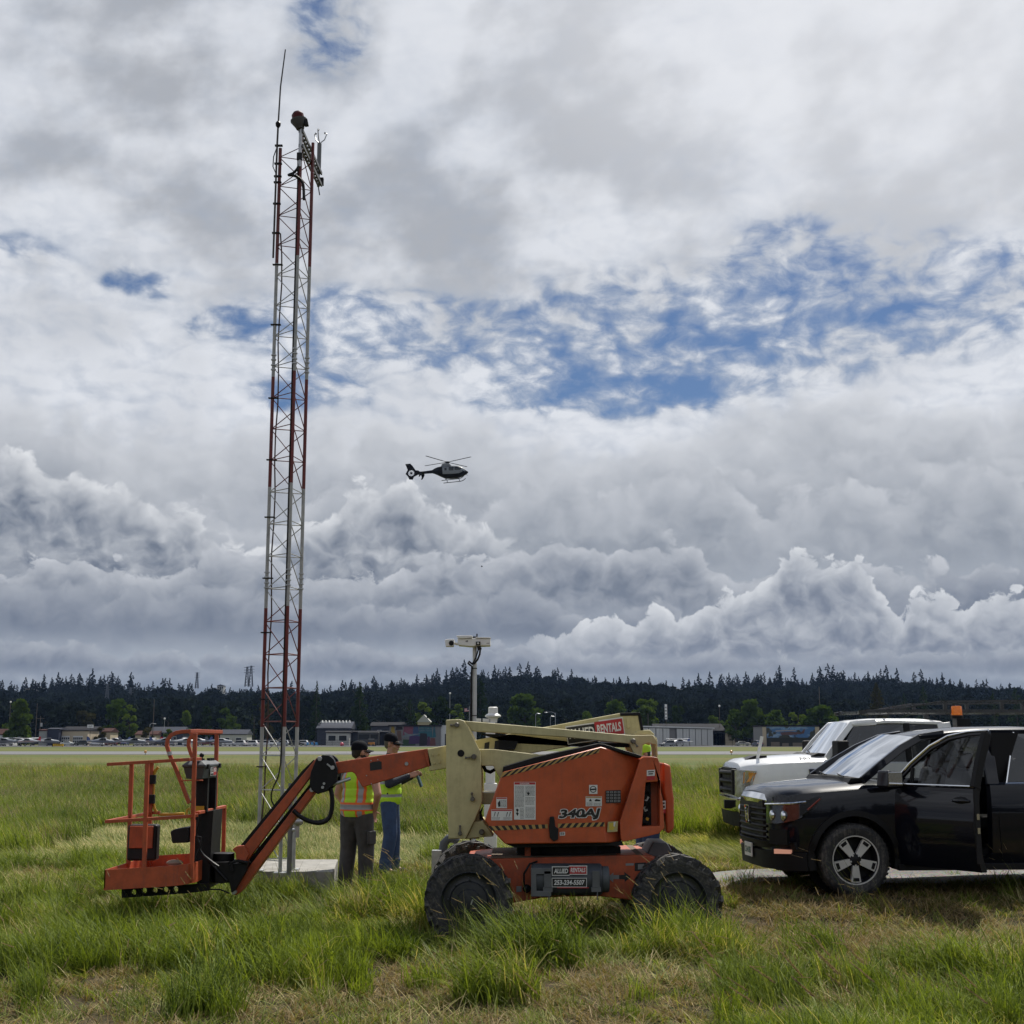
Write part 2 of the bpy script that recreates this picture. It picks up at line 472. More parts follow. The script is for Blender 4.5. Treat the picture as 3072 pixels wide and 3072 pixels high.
def explode(o, name=None, gap=.004):
    """split a mesh whose pieces stand apart into one object per cluster of touching pieces"""
    me = o.data; n = len(me.vertices)
    co = np.empty(n * 3); me.vertices.foreach_get('co', co); co = co.reshape(-1, 3)
    par = list(range(n))
    def find(a):
        while par[a] != a: par[a] = par[par[a]]; a = par[a]
        return a
    for e in me.edges:
        a, b = find(e.vertices[0]), find(e.vertices[1])
        if a != b: par[a] = b
    isl = {}
    for i in range(n): isl.setdefault(find(i), []).append(i)
    boxes = [[co[v].min(0) - gap, co[v].max(0) + gap, v] for v in isl.values()]
    ch = True
    while ch:
        ch = False; out = []
        for b in boxes:
            for c in out:
                if np.all(b[0] <= c[1]) and np.all(c[0] <= b[1]):
                    c[0] = np.minimum(b[0], c[0]); c[1] = np.maximum(b[1], c[1]); c[2] = c[2] + b[2]; ch = True; break
            else: out.append([b[0], b[1], list(b[2])])
        boxes = out
    base = name or o.name.split('.')[0]
    if name and len(boxes) <= 1: o.name = base
    if len(boxes) <= 1: return [o]
    res = []; fo = [(tuple(p.vertices), p.material_index, p.use_smooth) for p in me.polygons]
    for b in boxes:
        vs = sorted(b[2]); mp = {v: i for i, v in enumerate(vs)}; keep = [f for f in fo if f[0][0] in mp]
        nm = bpy.data.meshes.new(base); nm.from_pydata([tuple(co[v]) for v in vs], [], [tuple(mp[i] for i in f[0]) for f in keep])
        for m in me.materials: nm.materials.append(m)
        nm.polygons.foreach_set('material_index', [f[1] for f in keep]); nm.polygons.foreach_set('use_smooth', [f[2] for f in keep])
        if keep and keep[0][2]: nm.set_sharp_from_angle(angle=R(35))
        nm.update()
        c = bpy.data.objects.new(base, nm); COL.objects.link(c); c.parent = o.parent; c.matrix_parent_inverse = o.matrix_parent_inverse.copy(); c.location = o.location; c.rotation_euler = o.rotation_euler; c.scale = o.scale
        for md in o.modifiers:
            if md.type == 'BEVEL': k = c.modifiers.new('bevel', 'BEVEL'); k.width = md.width; k.segments = md.segments; k.limit_method = 'ANGLE'; k.angle_limit = md.angle_limit; k.harden_normals = True
        for chd in list(o.children): 
            if b is boxes[0]: chd.parent = c
        res.append(c)
    bpy.data.objects.remove(o); return res

# ------------------------------------------------------------------ materials
MATS = {}
def mat(name, color, rough=.5, metal=0.0, var=.12, vscale=6.0, grime=0.0, grime_c=(.10, .085, .06), coat=0.0, bump=0.0, bscale=40.0, spec=.5, obj_rand=0.0, trans=0.0, emit=None, alpha=1.0):
    if name in MATS: return MATS[name]
    m = bpy.data.materials.new(name); m.use_nodes = True
    t = m.node_tree; b = t.nodes['Principled BSDF']; q = NT(t)
    tc = q.node('ShaderNodeTexCoord'); O = E(q, tc.outputs['Object'])
    base = (tuple(color) + (1,))[:4]
    c = base
    if var > 0:
        n = q.noise(O, vscale, 5, .6)
        f = q.ss(n, .3, .7, 1 - var, 1 + var)
        c = q.mixc(1.0, base, q.vec(f, f, f), 'MULTIPLY')
        rr = q.lin(n, .3, .7, max(.02, rough - .07), min(1, rough + .07)); q.put(b.inputs['Roughness'], rr)
    else: b.inputs['Roughness'].default_value = rough
    if grime > 0:
        g = q.noise(O, vscale * .7, 8, .7)
        g2 = q.noise(O, vscale * 4.3, 5, .65)
        g3 = q.noise(q.vadd(O, (3.0, 3.0, .22), 'MULTIPLY'), vscale * 1.6, 5, .7)     # runs and streaks
        gm = q.ss(g * .40 + g2 * .25 + g3 * .35, .46, .62) * grime
        c = q.mixc(gm, c, grime_c)
    if obj_rand > 0:
        oi = q.node('ShaderNodeObjectInfo'); r = E(q, oi.outputs['Random'])
        f = q.lin(r, 0, 1, 1 - obj_rand, 1 + obj_rand)
        c = q.mixc(1.0, c, q.vec(f, f, f), 'MULTIPLY')
    if isinstance(c, E): q.put(b.inputs['Base Color'], c)
    else: b.inputs['Base Color'].default_value = c
    b.inputs['Metallic'].default_value = metal
    b.inputs['Specular IOR Level'].default_value = spec
    if coat: b.inputs['Coat Weight'].default_value = coat; b.inputs['Coat Roughness'].default_value = .04
    if trans: b.inputs['Transmission Weight'].default_value = trans
    if emit: b.inputs['Emission Color'].default_value = (*emit[:3], 1); b.inputs['Emission Strength'].default_value = emit[3]
    if bump:
        bn = q.noise(O, bscale, 6, .6); bp = q.node('ShaderNodeBump'); bp.inputs['Strength'].default_value = bump; bp.inputs['Distance'].default_value = .01
        q.put(bp.inputs['Height'], bn); q.l.new(bp.outputs[0], b.inputs['Normal'])
    MATS[name] = m
    return m
def glass_mat(name, see=.35, rough=.02, tint=1.0):
    """thin pane: partly mirror, partly tinted see-through"""
    if name in MATS: return MATS[name]
    m = bpy.data.materials.new(name); m.use_nodes = True; t = m.node_tree; q = NT(t); t.nodes.clear()
    out = q.node('ShaderNodeOutputMaterial')
    gl = q.node('ShaderNodeBsdfGlossy'); gl.inputs['Roughness'].default_value = rough; gl.inputs['Color'].default_value = (.93 * tint, .96 * tint, tint, 1)
    tr = q.node('ShaderNodeBsdfTransparent'); tr.inputs['Color'].default_value = (see, see * 1.02, see, 1)
    fr = q.node('ShaderNodeFresnel'); fr.inputs[0].default_value = 1.52
    f = E(q, fr.outputs[0]) * 1.5 + .02
    mx = q.node('ShaderNodeMixShader'); q.put(mx.inputs[0], f.clamp()); q.l.new(tr.outputs[0], mx.inputs[1]); q.l.new(gl.outputs[0], mx.inputs[2])
    q.l.new(mx.outputs[0], out.inputs[0])
    MATS[name] = m
    return m
ORANGE = mat('orange_paint', (.47, .090, .028), .42, var=.10, grime=.35, grime_c=(.20, .07, .04))
ORANGE2 = mat('orange_paint_worn', (.40, .074, .024), .5, var=.16, vscale=9, grime=.5, grime_c=(.16, .055, .035))
CREAM = mat('cream_paint', (.54, .48, .25), .45, var=.08, grime=.32, grime_c=(.28, .23, .12))
BLACK = mat('black_steel', (.006, .006, .008), .5, var=.25, grime=.25, grime_c=(.03, .027, .024), spec=.25)
RUBBER = mat('tyre_rubber', (.026, .027, .029), .8, var=.3, vscale=9, grime=.85, grime_c=(.13, .12, .105))
GALV = mat('galvanised_steel', (.42, .43, .44), .42, metal=.7, var=.15, vscale=12, grime=.2, grime_c=(.25, .25, .24))
WHITE = mat('white_paint', (.78, .78, .76), .4, var=.05, grime=.15, grime_c=(.45, .43, .40))
CONC = mat('concrete', (.31, .30, .275), .9, var=.2, vscale=3.5, grime=.7, grime_c=(.13, .115, .09), bump=.25, bscale=30)
CHROME = mat('chrome', (.75, .76, .78), .08, metal=1.0, var=0)
PLASTIC = mat('black_plastic', (.009, .009, .010), .55, var=.2, spec=.3)
GREYPL = mat('grey_plastic', (.075, .085, .095), .55, var=.15, grime=.3, grime_c=(.13, .13, .125))
YELLOW = mat('yellow_paint', (.55, .30, .02), .5, var=.15, grime=.35, grime_c=(.25, .13, .03))
INKW = mat('sticker_white', (.66, .66, .64), .5, var=.06)
INKK = mat('sticker_black', (.012, .012, .012), .5, var=.0)
INKR = mat('sticker_red', (.40, .025, .03), .5, var=.06)
INKG = mat('sticker_grey', (.22, .22, .22), .6, var=.1)
# ------------------------------------------------------------------ ground, runway, apron, hill
def hill_h(x, y):
    t = min(1.0, max(0.0, (y - 600) / 560.0))
    t = t * t * (3 - 2 * t)
    top = 25 + 5 * math.sin(x * .0061 + 1.0) + 4 * math.sin(x * .017 + 2.2) - 7 * math.exp(-((x - 430) / 110.0) ** 2) - 5 * math.exp(-((x + 95) / 60.0) ** 2)
    return t * top + 3 * t * math.sin(x * .021 + y * .013)
def ground_mat():
    m = bpy.data.materials.new('field'); m.use_nodes = True; t = m.node_tree; b = t.nodes['Principled BSDF']; q = NT(t)
    g = q.node('ShaderNodeNewGeometry'); P = E(q, g.outputs['Position'])
    x, y, z = q.sep(P)
    n1 = q.noise(P, .55, 6, .6); n2 = q.noise(P, 7.0, 5, .65); n3 = q.noise(P, 60.0, 3, .6)
    near = q.mixc(q.ss(n1 * .6 + n2 * .4, .42, .60), (.085, .062, .035), (.03, .038, .012))
    near = q.mixc(q.ss(n3, .35, .7), q.mixc(.5, near, (.02, .018, .01)), near)
    s = q.vec(x * .02, y * .09, 0.0)
    f1 = q.noise(s, 1.0, 6, .6); f2 = q.noise(P, .35, 6, .65)
    far = q.mixc(q.ss(f1 * .7 + f2 * .3, .40, .60), (.135, .125, .045), (.075, .105, .026))
    far = q.mixc(q.ss(f2, .55, .75) * .5, far, (.16, .135, .06))
    c = q.mixc(q.ss(y, 55.0, 85.0), near, far)
    q.put(b.inputs['Base Color'], c); b.inputs['Roughness'].default_value = .95; b.inputs['Specular IOR Level'].default_value = .15
    bp = q.node('ShaderNodeBump'); bp.inputs['Strength'].default_value = .7; bp.inputs['Distance'].default_value = .03
    q.put(bp.inputs['Height'], n2 * .6 + n3 * .4); q.l.new(bp.outputs[0], b.inputs['Normal'])
    return m
def sstep(a, b, t):
    t = min(1.0, max(0.0, (t - a) / (b - a))); return t * t * (3 - 2 * t)
def bump_h(x, y):
    """gentle unevenness of the field near the camera; the track on the right lies a little higher"""
    up = .13 * sstep(1.9, 2.9, x) * sstep(13.2, 14.3, y) * (1 - sstep(26, 38, y))
    return (.018 * math.sin(x * 1.7 + y * .6) + .015 * math.sin(y * 1.3 - x * .5 + 1)) * (1 - sstep(30, 60, y)) + up
def make_ground():
    mb = MB()
    ys = [-270, -60, -20, -5, 0, 3, 5, 7] + [7.5 + .5 * i for i in range(62)] + [40, 46, 60, 100, 160, 220, 350, 600, 1200, 2600]
    xs = [-2300, -900, -300, -100, -50, -25, -18] + [-14 + .5 * i for i in range(57)] + [18, 25, 50, 100, 300, 900, 2300]
    vs = [(x, y, (bump_h(x, y) if y < 60 and abs(x) < 60 else 0) - .01) for y in ys for x in xs]
    n = len(xs)
    mb.add(vs, [(j * n + i, j * n + i + 1, (j + 1) * n + i + 1, (j + 1) * n + i) for j in range(len(ys) - 1) for i in range(n - 1)])
    kind(mb.build('ground', ground_mat()), 'structure')
make_ground()
ASPH = mat('old_asphalt', (.135, .135, .14), .9, var=.08, vscale=.05)
ASPH2 = mat('apron_asphalt', (.055, .055, .06), .9, var=.12, vscale=.1)
def sheet(name, x0, x1, y0, y1, z, m):
    mb = MB(); mb.add([(x0, y0, z), (x1, y0, z), (x1, y1, z), (x0, y1, z)], [(0, 1, 2, 3)])
    return kind(mb.build(name, m, smooth=0), 'structure')
sheet('runway', -900, 900, 168, 214, .02, ASPH)
sheet('apron', -600, 600, 354, 450, .03, ASPH2)
def gravel_track():
    """loose grey gravel of the track under the vehicles"""
    m = bpy.data.materials.new('gravel'); m.use_nodes = True; t = m.node_tree; b = t.nodes['Principled BSDF']; q = NT(t)
    g = q.node('ShaderNodeNewGeometry'); P = E(q, g.outputs['Position'])
    v = q.node('ShaderNodeTexVoronoi'); q.put(v.inputs['Vector'], P); v.inputs['Scale'].default_value = 45
    n = q.noise(P, 1.2, 5, .6)
    c = q.mixc(q.ss(n, .35, .65), (.14, .135, .125), (.235, .225, .21))
    c = q.mixc(.55, c, E(q, v.outputs['Color']), 'SOFT_LIGHT')
    q.put(b.inputs['Base Color'], c); b.inputs['Roughness'].default_value = .95
    bp = q.node('ShaderNodeBump'); bp.inputs['Strength'].default_value = .8; bp.inputs['Distance'].default_value = .02
    q.put(bp.inputs['Height'], E(q, v.outputs['Distance'])); q.l.new(bp.outputs[0], b.inputs['Normal'])
    mb = MB(); xs = np.linspace(1.9, 16, 40)
    lo = [(x, 16.1 + .18 * math.sin(x * 1.9) + .1 * math.sin(x * 5.1), bump_h(x, 16.1) + .014) for x in xs]
    hi = [(x, 17.9 + .2 * math.sin(x * 1.4 + 2) + .1 * math.sin(x * 4.3), bump_h(x, 17.9) + .014) for x in xs]
    md = [(x, 17.0, bump_h(x, 17.0) + .02) for x in xs]
    k = len(xs)
    mb.add(lo + md + hi, [(j * k + i, j * k + i + 1, (j + 1) * k + i + 1, (j + 1) * k + i) for j in range(2) for i in range(k - 1)])
    kind(mb.build('track', m), 'structure')
gravel_track()
def make_hill():
    m = mat('hill_soil', (.035, .04, .02), .95, var=.3, vscale=.02)
    mb = MB(); xs = np.linspace(-1100, 1100, 89); ys = np.linspace(520, 1700, 42); n = len(xs)
    mb.add([(x, y, hill_h(x, y) - .5) for y in ys for x in xs], [(j * n + i, j * n + i + 1, (j + 1) * n + i + 1, (j + 1) * n + i) for j in range(len(ys) - 1) for i in range(n - 1)])
    kind(mb.build('hill', m), 'structure')
make_hill()

# ------------------------------------------------------------------ foliage
def leaf_mat(name, c1, c2, sat=.12, trans=.25):
    m = bpy.data.materials.new(name); m.use_nodes = True; t = m.node_tree; q = NT(t); t.nodes.clear()
    out = q.node('ShaderNodeOutputMaterial'); d = q.node('ShaderNodeBsdfDiffuse'); tr = q.node('ShaderNodeBsdfTranslucent'); mx = q.node('ShaderNodeMixShader')
    g = q.node('ShaderNodeNewGeometry'); oi = q.node('ShaderNodeObjectInfo')
    r = E(q, oi.outputs['Random']); n = q.noise(E(q, g.outputs['Position']), .45, 3, .6)
    c = q.mixc((r * .6 + q.ss(n, .35, .65) * .4).clamp(), c1, c2)
    q.put(d.inputs[0], c); q.put(tr.inputs[0], q.mixc(1.0, c, (1.5, 1.5, .6), 'MULTIPLY')); mx.inputs[0].default_value = trans
    q.l.new(d.outputs[0], mx.inputs[1]); q.l.new(tr.outputs[0], mx.inputs[2]); q.l.new(mx.outputs[0], out.inputs[0])
    return m
LEAF_G = leaf_mat('leaf_green', (.040, .072, .016), (.075, .110, .026))
LEAF_L = leaf_mat('leaf_light_green', (.075, .12, .022), (.11, .15, .035))
LEAF_D = leaf_mat('leaf_dark', (.018, .034, .013), (.032, .052, .018), trans=.15)
LEAF_B = leaf_mat('leaf_brownish', (.042, .042, .018), (.062, .056, .022), trans=.15)
LEAF_F = leaf_mat('forest_leaf', (.010, .016, .014), (.022, .030, .021), trans=.05)
BARK = mat('bark', (.05, .04, .03), .9, var=.3)
def leaf_quads(C, size, up=.35, rng=RNG, squash=.8):
    """many small bent leaf clumps at points C (n x 3)"""
    n = len(C); N = rng.normal(size=(n, 3)); N[:, 2] += up; N /= np.linalg.norm(N, axis=1)[:, None] + 1e-9
    A = np.cross(N, rng.normal(size=(n, 3))); A /= np.linalg.norm(A, axis=1)[:, None] + 1e-9
    B = np.cross(N, A); s = (size * rng.uniform(.55, 1.25, n))[:, None]
    A = A * s; B = B * s * squash
    V = np.stack([C - A, C - B * .9 + N * s * .15, C + A, C + B * .9 + N * s * .1], 1).reshape(-1, 3)
    return V, [(4 * i, 4 * i + 1, 4 * i + 2, 4 * i + 3) for i in range(n)]
def crown_points(shape, h, w, n, rng):
    """points of a crown of height h and width w with gaps and clumps"""
    pts = []
    if shape == 'conifer':
        nb = max(14, int(n / 18))
        for i in range(nb):
            t = (i + rng.uniform(0, 1)) / nb; z = h * (.10 + .90 * t); L = w / 2 * (1 - t) ** .62 * rng.uniform(.7, 1.15) + .10
            a = rng.uniform(0, 2 * math.pi); m = int(n / nb)
            u = rng.uniform(0.0, 1, m) ** .7
            x = np.cos(a) * L * u; y = np.sin(a) * L * u; zz = z - L * .35 * u + rng.normal(0, .05 * w * .35, m)
            sp = rng.normal(0, .16, m) * L * (1.2 - u)
            pts.append(np.stack([x - np.sin(a) * sp, y + np.cos(a) * sp, zz], 1))
        tip = np.stack([rng.normal(0, .008 * w, 5), rng.normal(0, .008 * w, 5), rng.uniform(.86, .97, 5) * h], 1); pts.append(tip)
    else:
        nc = {'round': 26, 'cone': 30, 'column': 22, 'bush': 12}[shape]
        for i in range(nc):
            t = rng.uniform(0, 1)
            if shape == 'round': rr = math.sin(math.pi * (.12 + .84 * t)) ** .7
            elif shape == 'cone': rr = (1 - t) ** .75 * min(1, .55 + t * 3)
            elif shape == 'column': rr = min(1, (1 - t) * 4 + .25)
            else: rr = math.sqrt(max(0, 1 - t * t))
            z0 = {'round': .22, 'cone': .08, 'column': .06, 'bush': .0}[shape]
            a = rng.uniform(0, 2 * math.pi); rad = w / 2 * rr * math.sqrt(rng.uniform(.15, 1)) * .82
            c = np.array([math.cos(a) * rad, math.sin(a) * rad, h * (z0 + (1 - z0) * t * .95)])
            cs = w * rng.uniform(.10, .2) * (.75 if shape == 'column' else 1)
            m = int(n / nc); P = rng.normal(size=(m, 3)); P /= np.linalg.norm(P, axis=1)[:, None]
            P *= (cs * rng.uniform(.6, 1.05, m))[:, None]; P[:, 2] *= .75
            pts.append(c + P)
    P = np.concatenate(pts); P[:, 2] = np.clip(P[:, 2], .02 * h, h)
    return P
def crown_mesh(shape, h, w, n, size, rng, up=.35):
    P = crown_points(shape, h, w, n, rng)
    if shape == 'conifer': size = size * np.clip(1.3 - .9 * P[:, 2] / h, .42, 1.2)
    return leaf_quads(P, size, up, rng)
TREES = {}
def tree(shape, px, top, wpx, Y, label, leaf, name=None, n=1500, base_z=0.0, cat='tree', group='trees beyond the airfield'):
    p = W(px, top, Y); h = p.z - base_z; w = wpx * Y / 3980.0
    rng = np.random.default_rng(int(px * 7 + top))
    nm = name or {'conifer': 'conifer_tree', 'round': 'broadleaf_tree', 'cone': 'broadleaf_tree', 'column': 'columnar_tree', 'bush': 'bush'}[shape]
    root = thing(nm, label, cat, (p.x, Y, base_z), group=group)
    V, Fc = crown_mesh(shape, h, w, n, w * (.064 if n > 900 else .095) * (.8 if shape == 'conifer' else 1), rng)
    mb = MB(); mb.add(V, Fc); mb.build('crown', leaf, root, smooth=0, world=False)
    tb = MB(); r = max(.12, w * .03)
    if shape != 'bush':
        hh = h * (.9 if shape == 'conifer' else .6)
        tb.tube([(0, 0, 0), (.02 * w, 0, hh * .5), (0, .02 * w, hh)], [r * 1.3, r, r * .3], 7)
        for k in range(5):
            a = k * 2.4; z = hh * (.4 + .1 * k); tb.tube([(0, 0, z), (math.cos(a) * w * .28, math.sin(a) * w * .28, z + h * .16)], [r * .5, r * .12], 5)
    else:
        for k in range(4): a = k * 1.6; tb.tube([(0, 0, 0), (math.cos(a) * w * .25, math.sin(a) * w * .25, h * .6)], [.06, .02], 5)
    tb.build('trunk' if shape != 'bush' else 'stem', BARK, root, world=False)
    return root
def scatter(name, pos, rot, scl, idx, variants, label=None):
    """one object whose mesh points carry instances of the variant meshes"""
    coll = bpy.data.collections.new(name + '_kinds')
    for v in variants: coll.objects.link(v)
    me = bpy.data.meshes.new(name); me.from_pydata(np.asarray(pos).tolist(), [], [])
    for an, ty, data, key in (('rot', 'FLOAT_VECTOR', rot, 'vector'), ('scl', 'FLOAT_VECTOR', scl, 'vector'), ('idx', 'INT', idx, 'value')):
        at = me.attributes.new(an, ty, 'POINT'); at.data.foreach_set(key, np.asarray(data).ravel())
    o = bpy.data.objects.new(name, me); COL.objects.link(o)
    g = bpy.data.node_groups.new(name, 'GeometryNodeTree')
    g.interface.new_socket('Geometry', in_out='INPUT', socket_type='NodeSocketGeometry'); g.interface.new_socket('Geometry', in_out='OUTPUT', socket_type='NodeSocketGeometry')
    gi = g.nodes.new('NodeGroupInput'); go = g.nodes.new('NodeGroupOutput'); ip = g.nodes.new('GeometryNodeInstanceOnPoints'); ci = g.nodes.new('GeometryNodeCollectionInfo')
    ci.inputs['Collection'].default_value = coll; ci.inputs['Separate Children'].default_value = True; ci.inputs['Reset Children'].default_value = True
    def na(nm, ty):
        n = g.nodes.new('GeometryNodeInputNamedAttribute'); n.data_type = ty; n.inputs['Name'].default_value = nm; return n.outputs['Attribute']
    er = g.nodes.new('FunctionNodeEulerToRotation')
    g.links.new(na('rot', 'FLOAT_VECTOR'), er.inputs[0]); g.links.new(er.outputs[0], ip.inputs['Rotation'])
    g.links.new(na('scl', 'FLOAT_VECTOR'), ip.inputs['Scale']); g.links.new(na('idx', 'INT'), ip.inputs['Instance Index'])
    ip.inputs['Pick Instance'].default_value = True
    g.links.new(gi.outputs[0], ip.inputs['Points']); g.links.new(ci.outputs[0], ip.inputs['Instance']); g.links.new(ip.outputs[0], go.inputs[0])
    md = o.modifiers.new('scatter', 'NODES'); md.node_group = g
    kind(o, 'stuff')
    return o
def make_haze():
    m = bpy.data.materials.new('haze'); m.use_nodes = True; t = m.node_tree; t.nodes.clear()
    out = t.nodes.new('ShaderNodeOutputMaterial'); v = t.nodes.new('ShaderNodeVolumePrincipled')
    v.inputs['Color'].default_value = (.36, .55, 1.0, 1); v.inputs['Density'].default_value = 3.6e-5; v.inputs['Anisotropy'].default_value = .2
    t.links.new(v.outputs[0], out.inputs['Volume'])
    kind(MB().box(-2400, 2400, -300, 2700, -3, 118).build('haze', m, smooth=0), 'stuff')
make_haze()
def make_forest():
    rng = np.random.default_rng(5); var = []
    for i in range(12):
        con = i < 6
        h, w, n = ((21 + i * 2.2, 10.5 + (i % 3) * 2.2, 900) if con else (15 + (i % 3) * 2, 12 + (i % 2) * 3, 330))
        V, Fc = crown_mesh('conifer' if con else 'round', h, w, n, w * (.075 if con else .085), rng)
        mb = MB(); mb.add(V, Fc)
        me = mb.mesh('forest_kind', [LEAF_F]); var.append(bpy.data.objects.new('forest_%02d' % i, me))
    pos = []; idx = []; scl = []
    for k in range(26000):
        x = rng.uniform(-640, 640); y = 560 + 720 * rng.uniform(0, 1) ** .8
        if abs(x) > y * .43 + 30: continue
        t = (y - 560) / 640
        con = rng.uniform() < (.10 + .85 * max(0, min(1, (t - .45) / .4))) * (.50 + .5 * math.sin(x * .012) * math.sin(x * .031 + 1))
        if y < 700 and rng.uniform() < .35: continue
        if any(abs(x - hx) < hw and hy - 34 < y < hy + 12 for hx, hy, hw in HOUSES): continue
        pos.append((x, y, hill_h(x, y) - .3)); idx.append(int(rng.integers(0, 6)) if con else int(rng.integers(6, 12)))
        s = rng.uniform(.45, 1.1) if con else rng.uniform(.65, 1.1)
        if con and t < .9: s *= .8
        scl.append((s, s, s * rng.uniform(.85, 1.12)))
    n = len(pos); rot = np.zeros((n, 3)); rot[:, 2] = rng.uniform(0, 6.28, n)
    o = scatter('forest', pos, rot, scl, idx, var)
    # unseen tree belt added far behind the camera to darken reflections and ambient light
    for k in range(300):
        x = rng.uniform(-300, 300); y = rng.uniform(-250, -215); s = rng.uniform(.8, 1.15)
        pos.append((x, y, -.2)); idx.append(int(rng.integers(4, 12))); scl.append((s, s, s))
    bpy.data.objects.remove(o); n = len(pos); rot = np.zeros((n, 3)); rot[:, 2] = rng.uniform(0, 6.28, n)
    bpy.data.collections.remove(bpy.data.collections['forest_kinds']); o = scatter('forest', pos, rot, scl, idx, var)
    o['label'] = 'dark wooded hillside of firs and broadleaf trees across the horizon'
HOUSES = []
T = tree
T('cone', 65, 2098, 104, 425, 'big dense dark green cone-shaped tree behind the leftmost planes', LEAF_G, n=3400)
T('round', 350, 2094, 78, 470, 'tall broad green tree behind the white planes left of the basket', LEAF_G, n=2200)
T('round', 392, 2112, 48, 468, 'lighter green tree standing against the right side of a taller broad tree', LEAF_L)
T('cone', 560, 2132, 54, 470, 'slim light green tree above the bent orange basket rail', LEAF_L)
T('cone', 620, 2118, 54, 480, 'dark cone-shaped tree right above the orange basket hoop', LEAF_D)
T('round', 676, 2124, 52, 480, 'mid green tree standing left of the lattice tower', LEAF_G)
T('round', 700, 2150, 46, 500, 'small rounded tree close left of the tower legs', LEAF_G)
T('round', 38, 2150, 70, 500, 'greyish broadleaf tree at the far left edge of the airfield', LEAF_G)
T('round', 200, 2120, 90, 520, 'wide broadleaf tree behind the tan garage building', LEAF_F)
T('round', 250, 2135, 80, 530, 'dull brown-green tree behind the white sign on the roof', LEAF_B)
T('round', 140, 2110, 70, 520, 'tall dull tree between the cone-shaped tree and the garage', LEAF_F)
T('bush', 303, 2178, 54, 440, 'brownish round bush beside the tan garage building', LEAF_B, cat='bush')
T('bush', 268, 2190, 30, 438, 'green bush against the corner of the tan garage building', LEAF_G, cat='bush')
T('bush', 444, 2183, 52, 445, 'olive bush in front of the grey-roofed house', LEAF_B, cat='bush')
T('bush', 508, 2188, 40, 442, 'light green bush behind the white high-wing planes', LEAF_L, cat='bush')
T('column', 765, 2085, 22, 470, 'narrow columnar dark tree just left of the tower', LEAF_D)
T('column', 800, 2110, 60, 490, 'brownish tall tree seen through the tower bracing', LEAF_B)
T('round', 910, 2120, 60, 490, 'dark rounded tree right of the tower legs', LEAF_F)
T('conifer', 951, 2042, 52, 455, 'tall narrow drooping conifer right of the tower', LEAF_D, n=2200)
T('conifer', 1080, 2046, 84, 465, 'broad dark fir above the two men', LEAF_D, n=2600)
T('conifer', 1232, 2098, 60, 450, 'dark conifer behind the mural building', LEAF_D)
T('round', 1272, 2104, 56, 480, 'bright broadleaf tree between two dark trees behind the mural', LEAF_L)
T('round', 1318, 2090, 76, 455, 'large dark rounded tree left of the camera pole', LEAF_D, n=2200)
T('round', 1370, 2112, 50, 490, 'pale green tree just left of the camera pole', LEAF_L)
T('conifer', 1440, 2036, 98, 480, 'wide dark cedar behind the camera pole', LEAF_D, n=2800)
T('round', 1574, 2084, 108, 450, 'broad green tree behind the street lamps', LEAF_G, n=2400)
T('round', 1640, 2110, 60, 500, 'dull tree right of the broad green tree', LEAF_F)
T('round', 1700, 2095, 70, 500, 'dull rounded tree above the cream boom', LEAF_F)
T('round', 1760, 2135, 60, 460, 'low bushy green tree above the boom sign', LEAF_G)
T('round', 1845, 2097, 74, 470, 'round green tree above the red and black boom sign', LEAF_G)
T('round', 1933, 2084, 96, 470, 'tall spreading green tree left of the white roadside sign', LEAF_G, n=2200)
T('round', 2028, 2110, 62, 465, 'very dark round tree right of the white roadside sign', LEAF_D)
T('round', 2085, 2122, 60, 490, 'greyish tree above the dark hangar roof', LEAF_F)
T('round', 2140, 2148, 64, 470, 'low green tree at the right end of the dark hangar roof', LEAF_G)
T('round', 2205, 2128, 70, 440, 'mid green tree behind the dark fence', LEAF_G)
T('round', 2252, 2096, 92, 440, 'tall bushy green tree left of the painted hangar', LEAF_G, n=2400)
T('round', 2325, 2122, 64, 455, 'green tree above the painted hangar roof', LEAF_G)
T('round', 2390, 2124, 60, 465, 'smaller green tree behind the painted hangar', LEAF_L)
T('round', 2455, 2119, 110, 450, 'wide light green tree above the white truck windscreen', LEAF_G, n=2400)
T('conifer', 2628, 2048, 92, 440, 'tall ragged fir standing above the truck roof rack', LEAF_B, n=2200)
T('conifer', 2712, 2078, 52, 520, 'narrow dark fir right of the ragged fir', LEAF_D)
T('conifer', 2770, 2058, 72, 520, 'broad dark fir above the amber beacon', LEAF_D)
T('conifer', 2978, 2072, 46, 520, 'slim dark fir above the right end of the roof rack', LEAF_D)
T('conifer', 3045, 2062, 80, 500, 'big fir at the right edge of the photo', LEAF_D)
T('round', 2560, 2140, 80, 480, 'low dark tree behind the front of the roof rack', LEAF_F)
T('round', 2850, 2150, 100, 480, 'low wide dark tree behind the amber beacon', LEAF_F)
T('round', 2940, 2155, 90, 490, 'low dark tree behind the roof rack bars', LEAF_F)
for i in range(46):
    px = -60 + i * 70 + (i * 37 % 29); Y = 520 + (i * 53 % 60)
    T(['round', 'round', 'conifer'][i % 3], px, 2132 + (i * 41 % 40), 70 + (i * 31 % 40), Y, ('dark conifer' if i % 3 == 2 else 'dark rounded tree') + ' in the belt at the foot of the hill', LEAF_F, n=700, group=('conifers' if i % 3 == 2 else 'rounded trees') + ' at the foot of the hill')
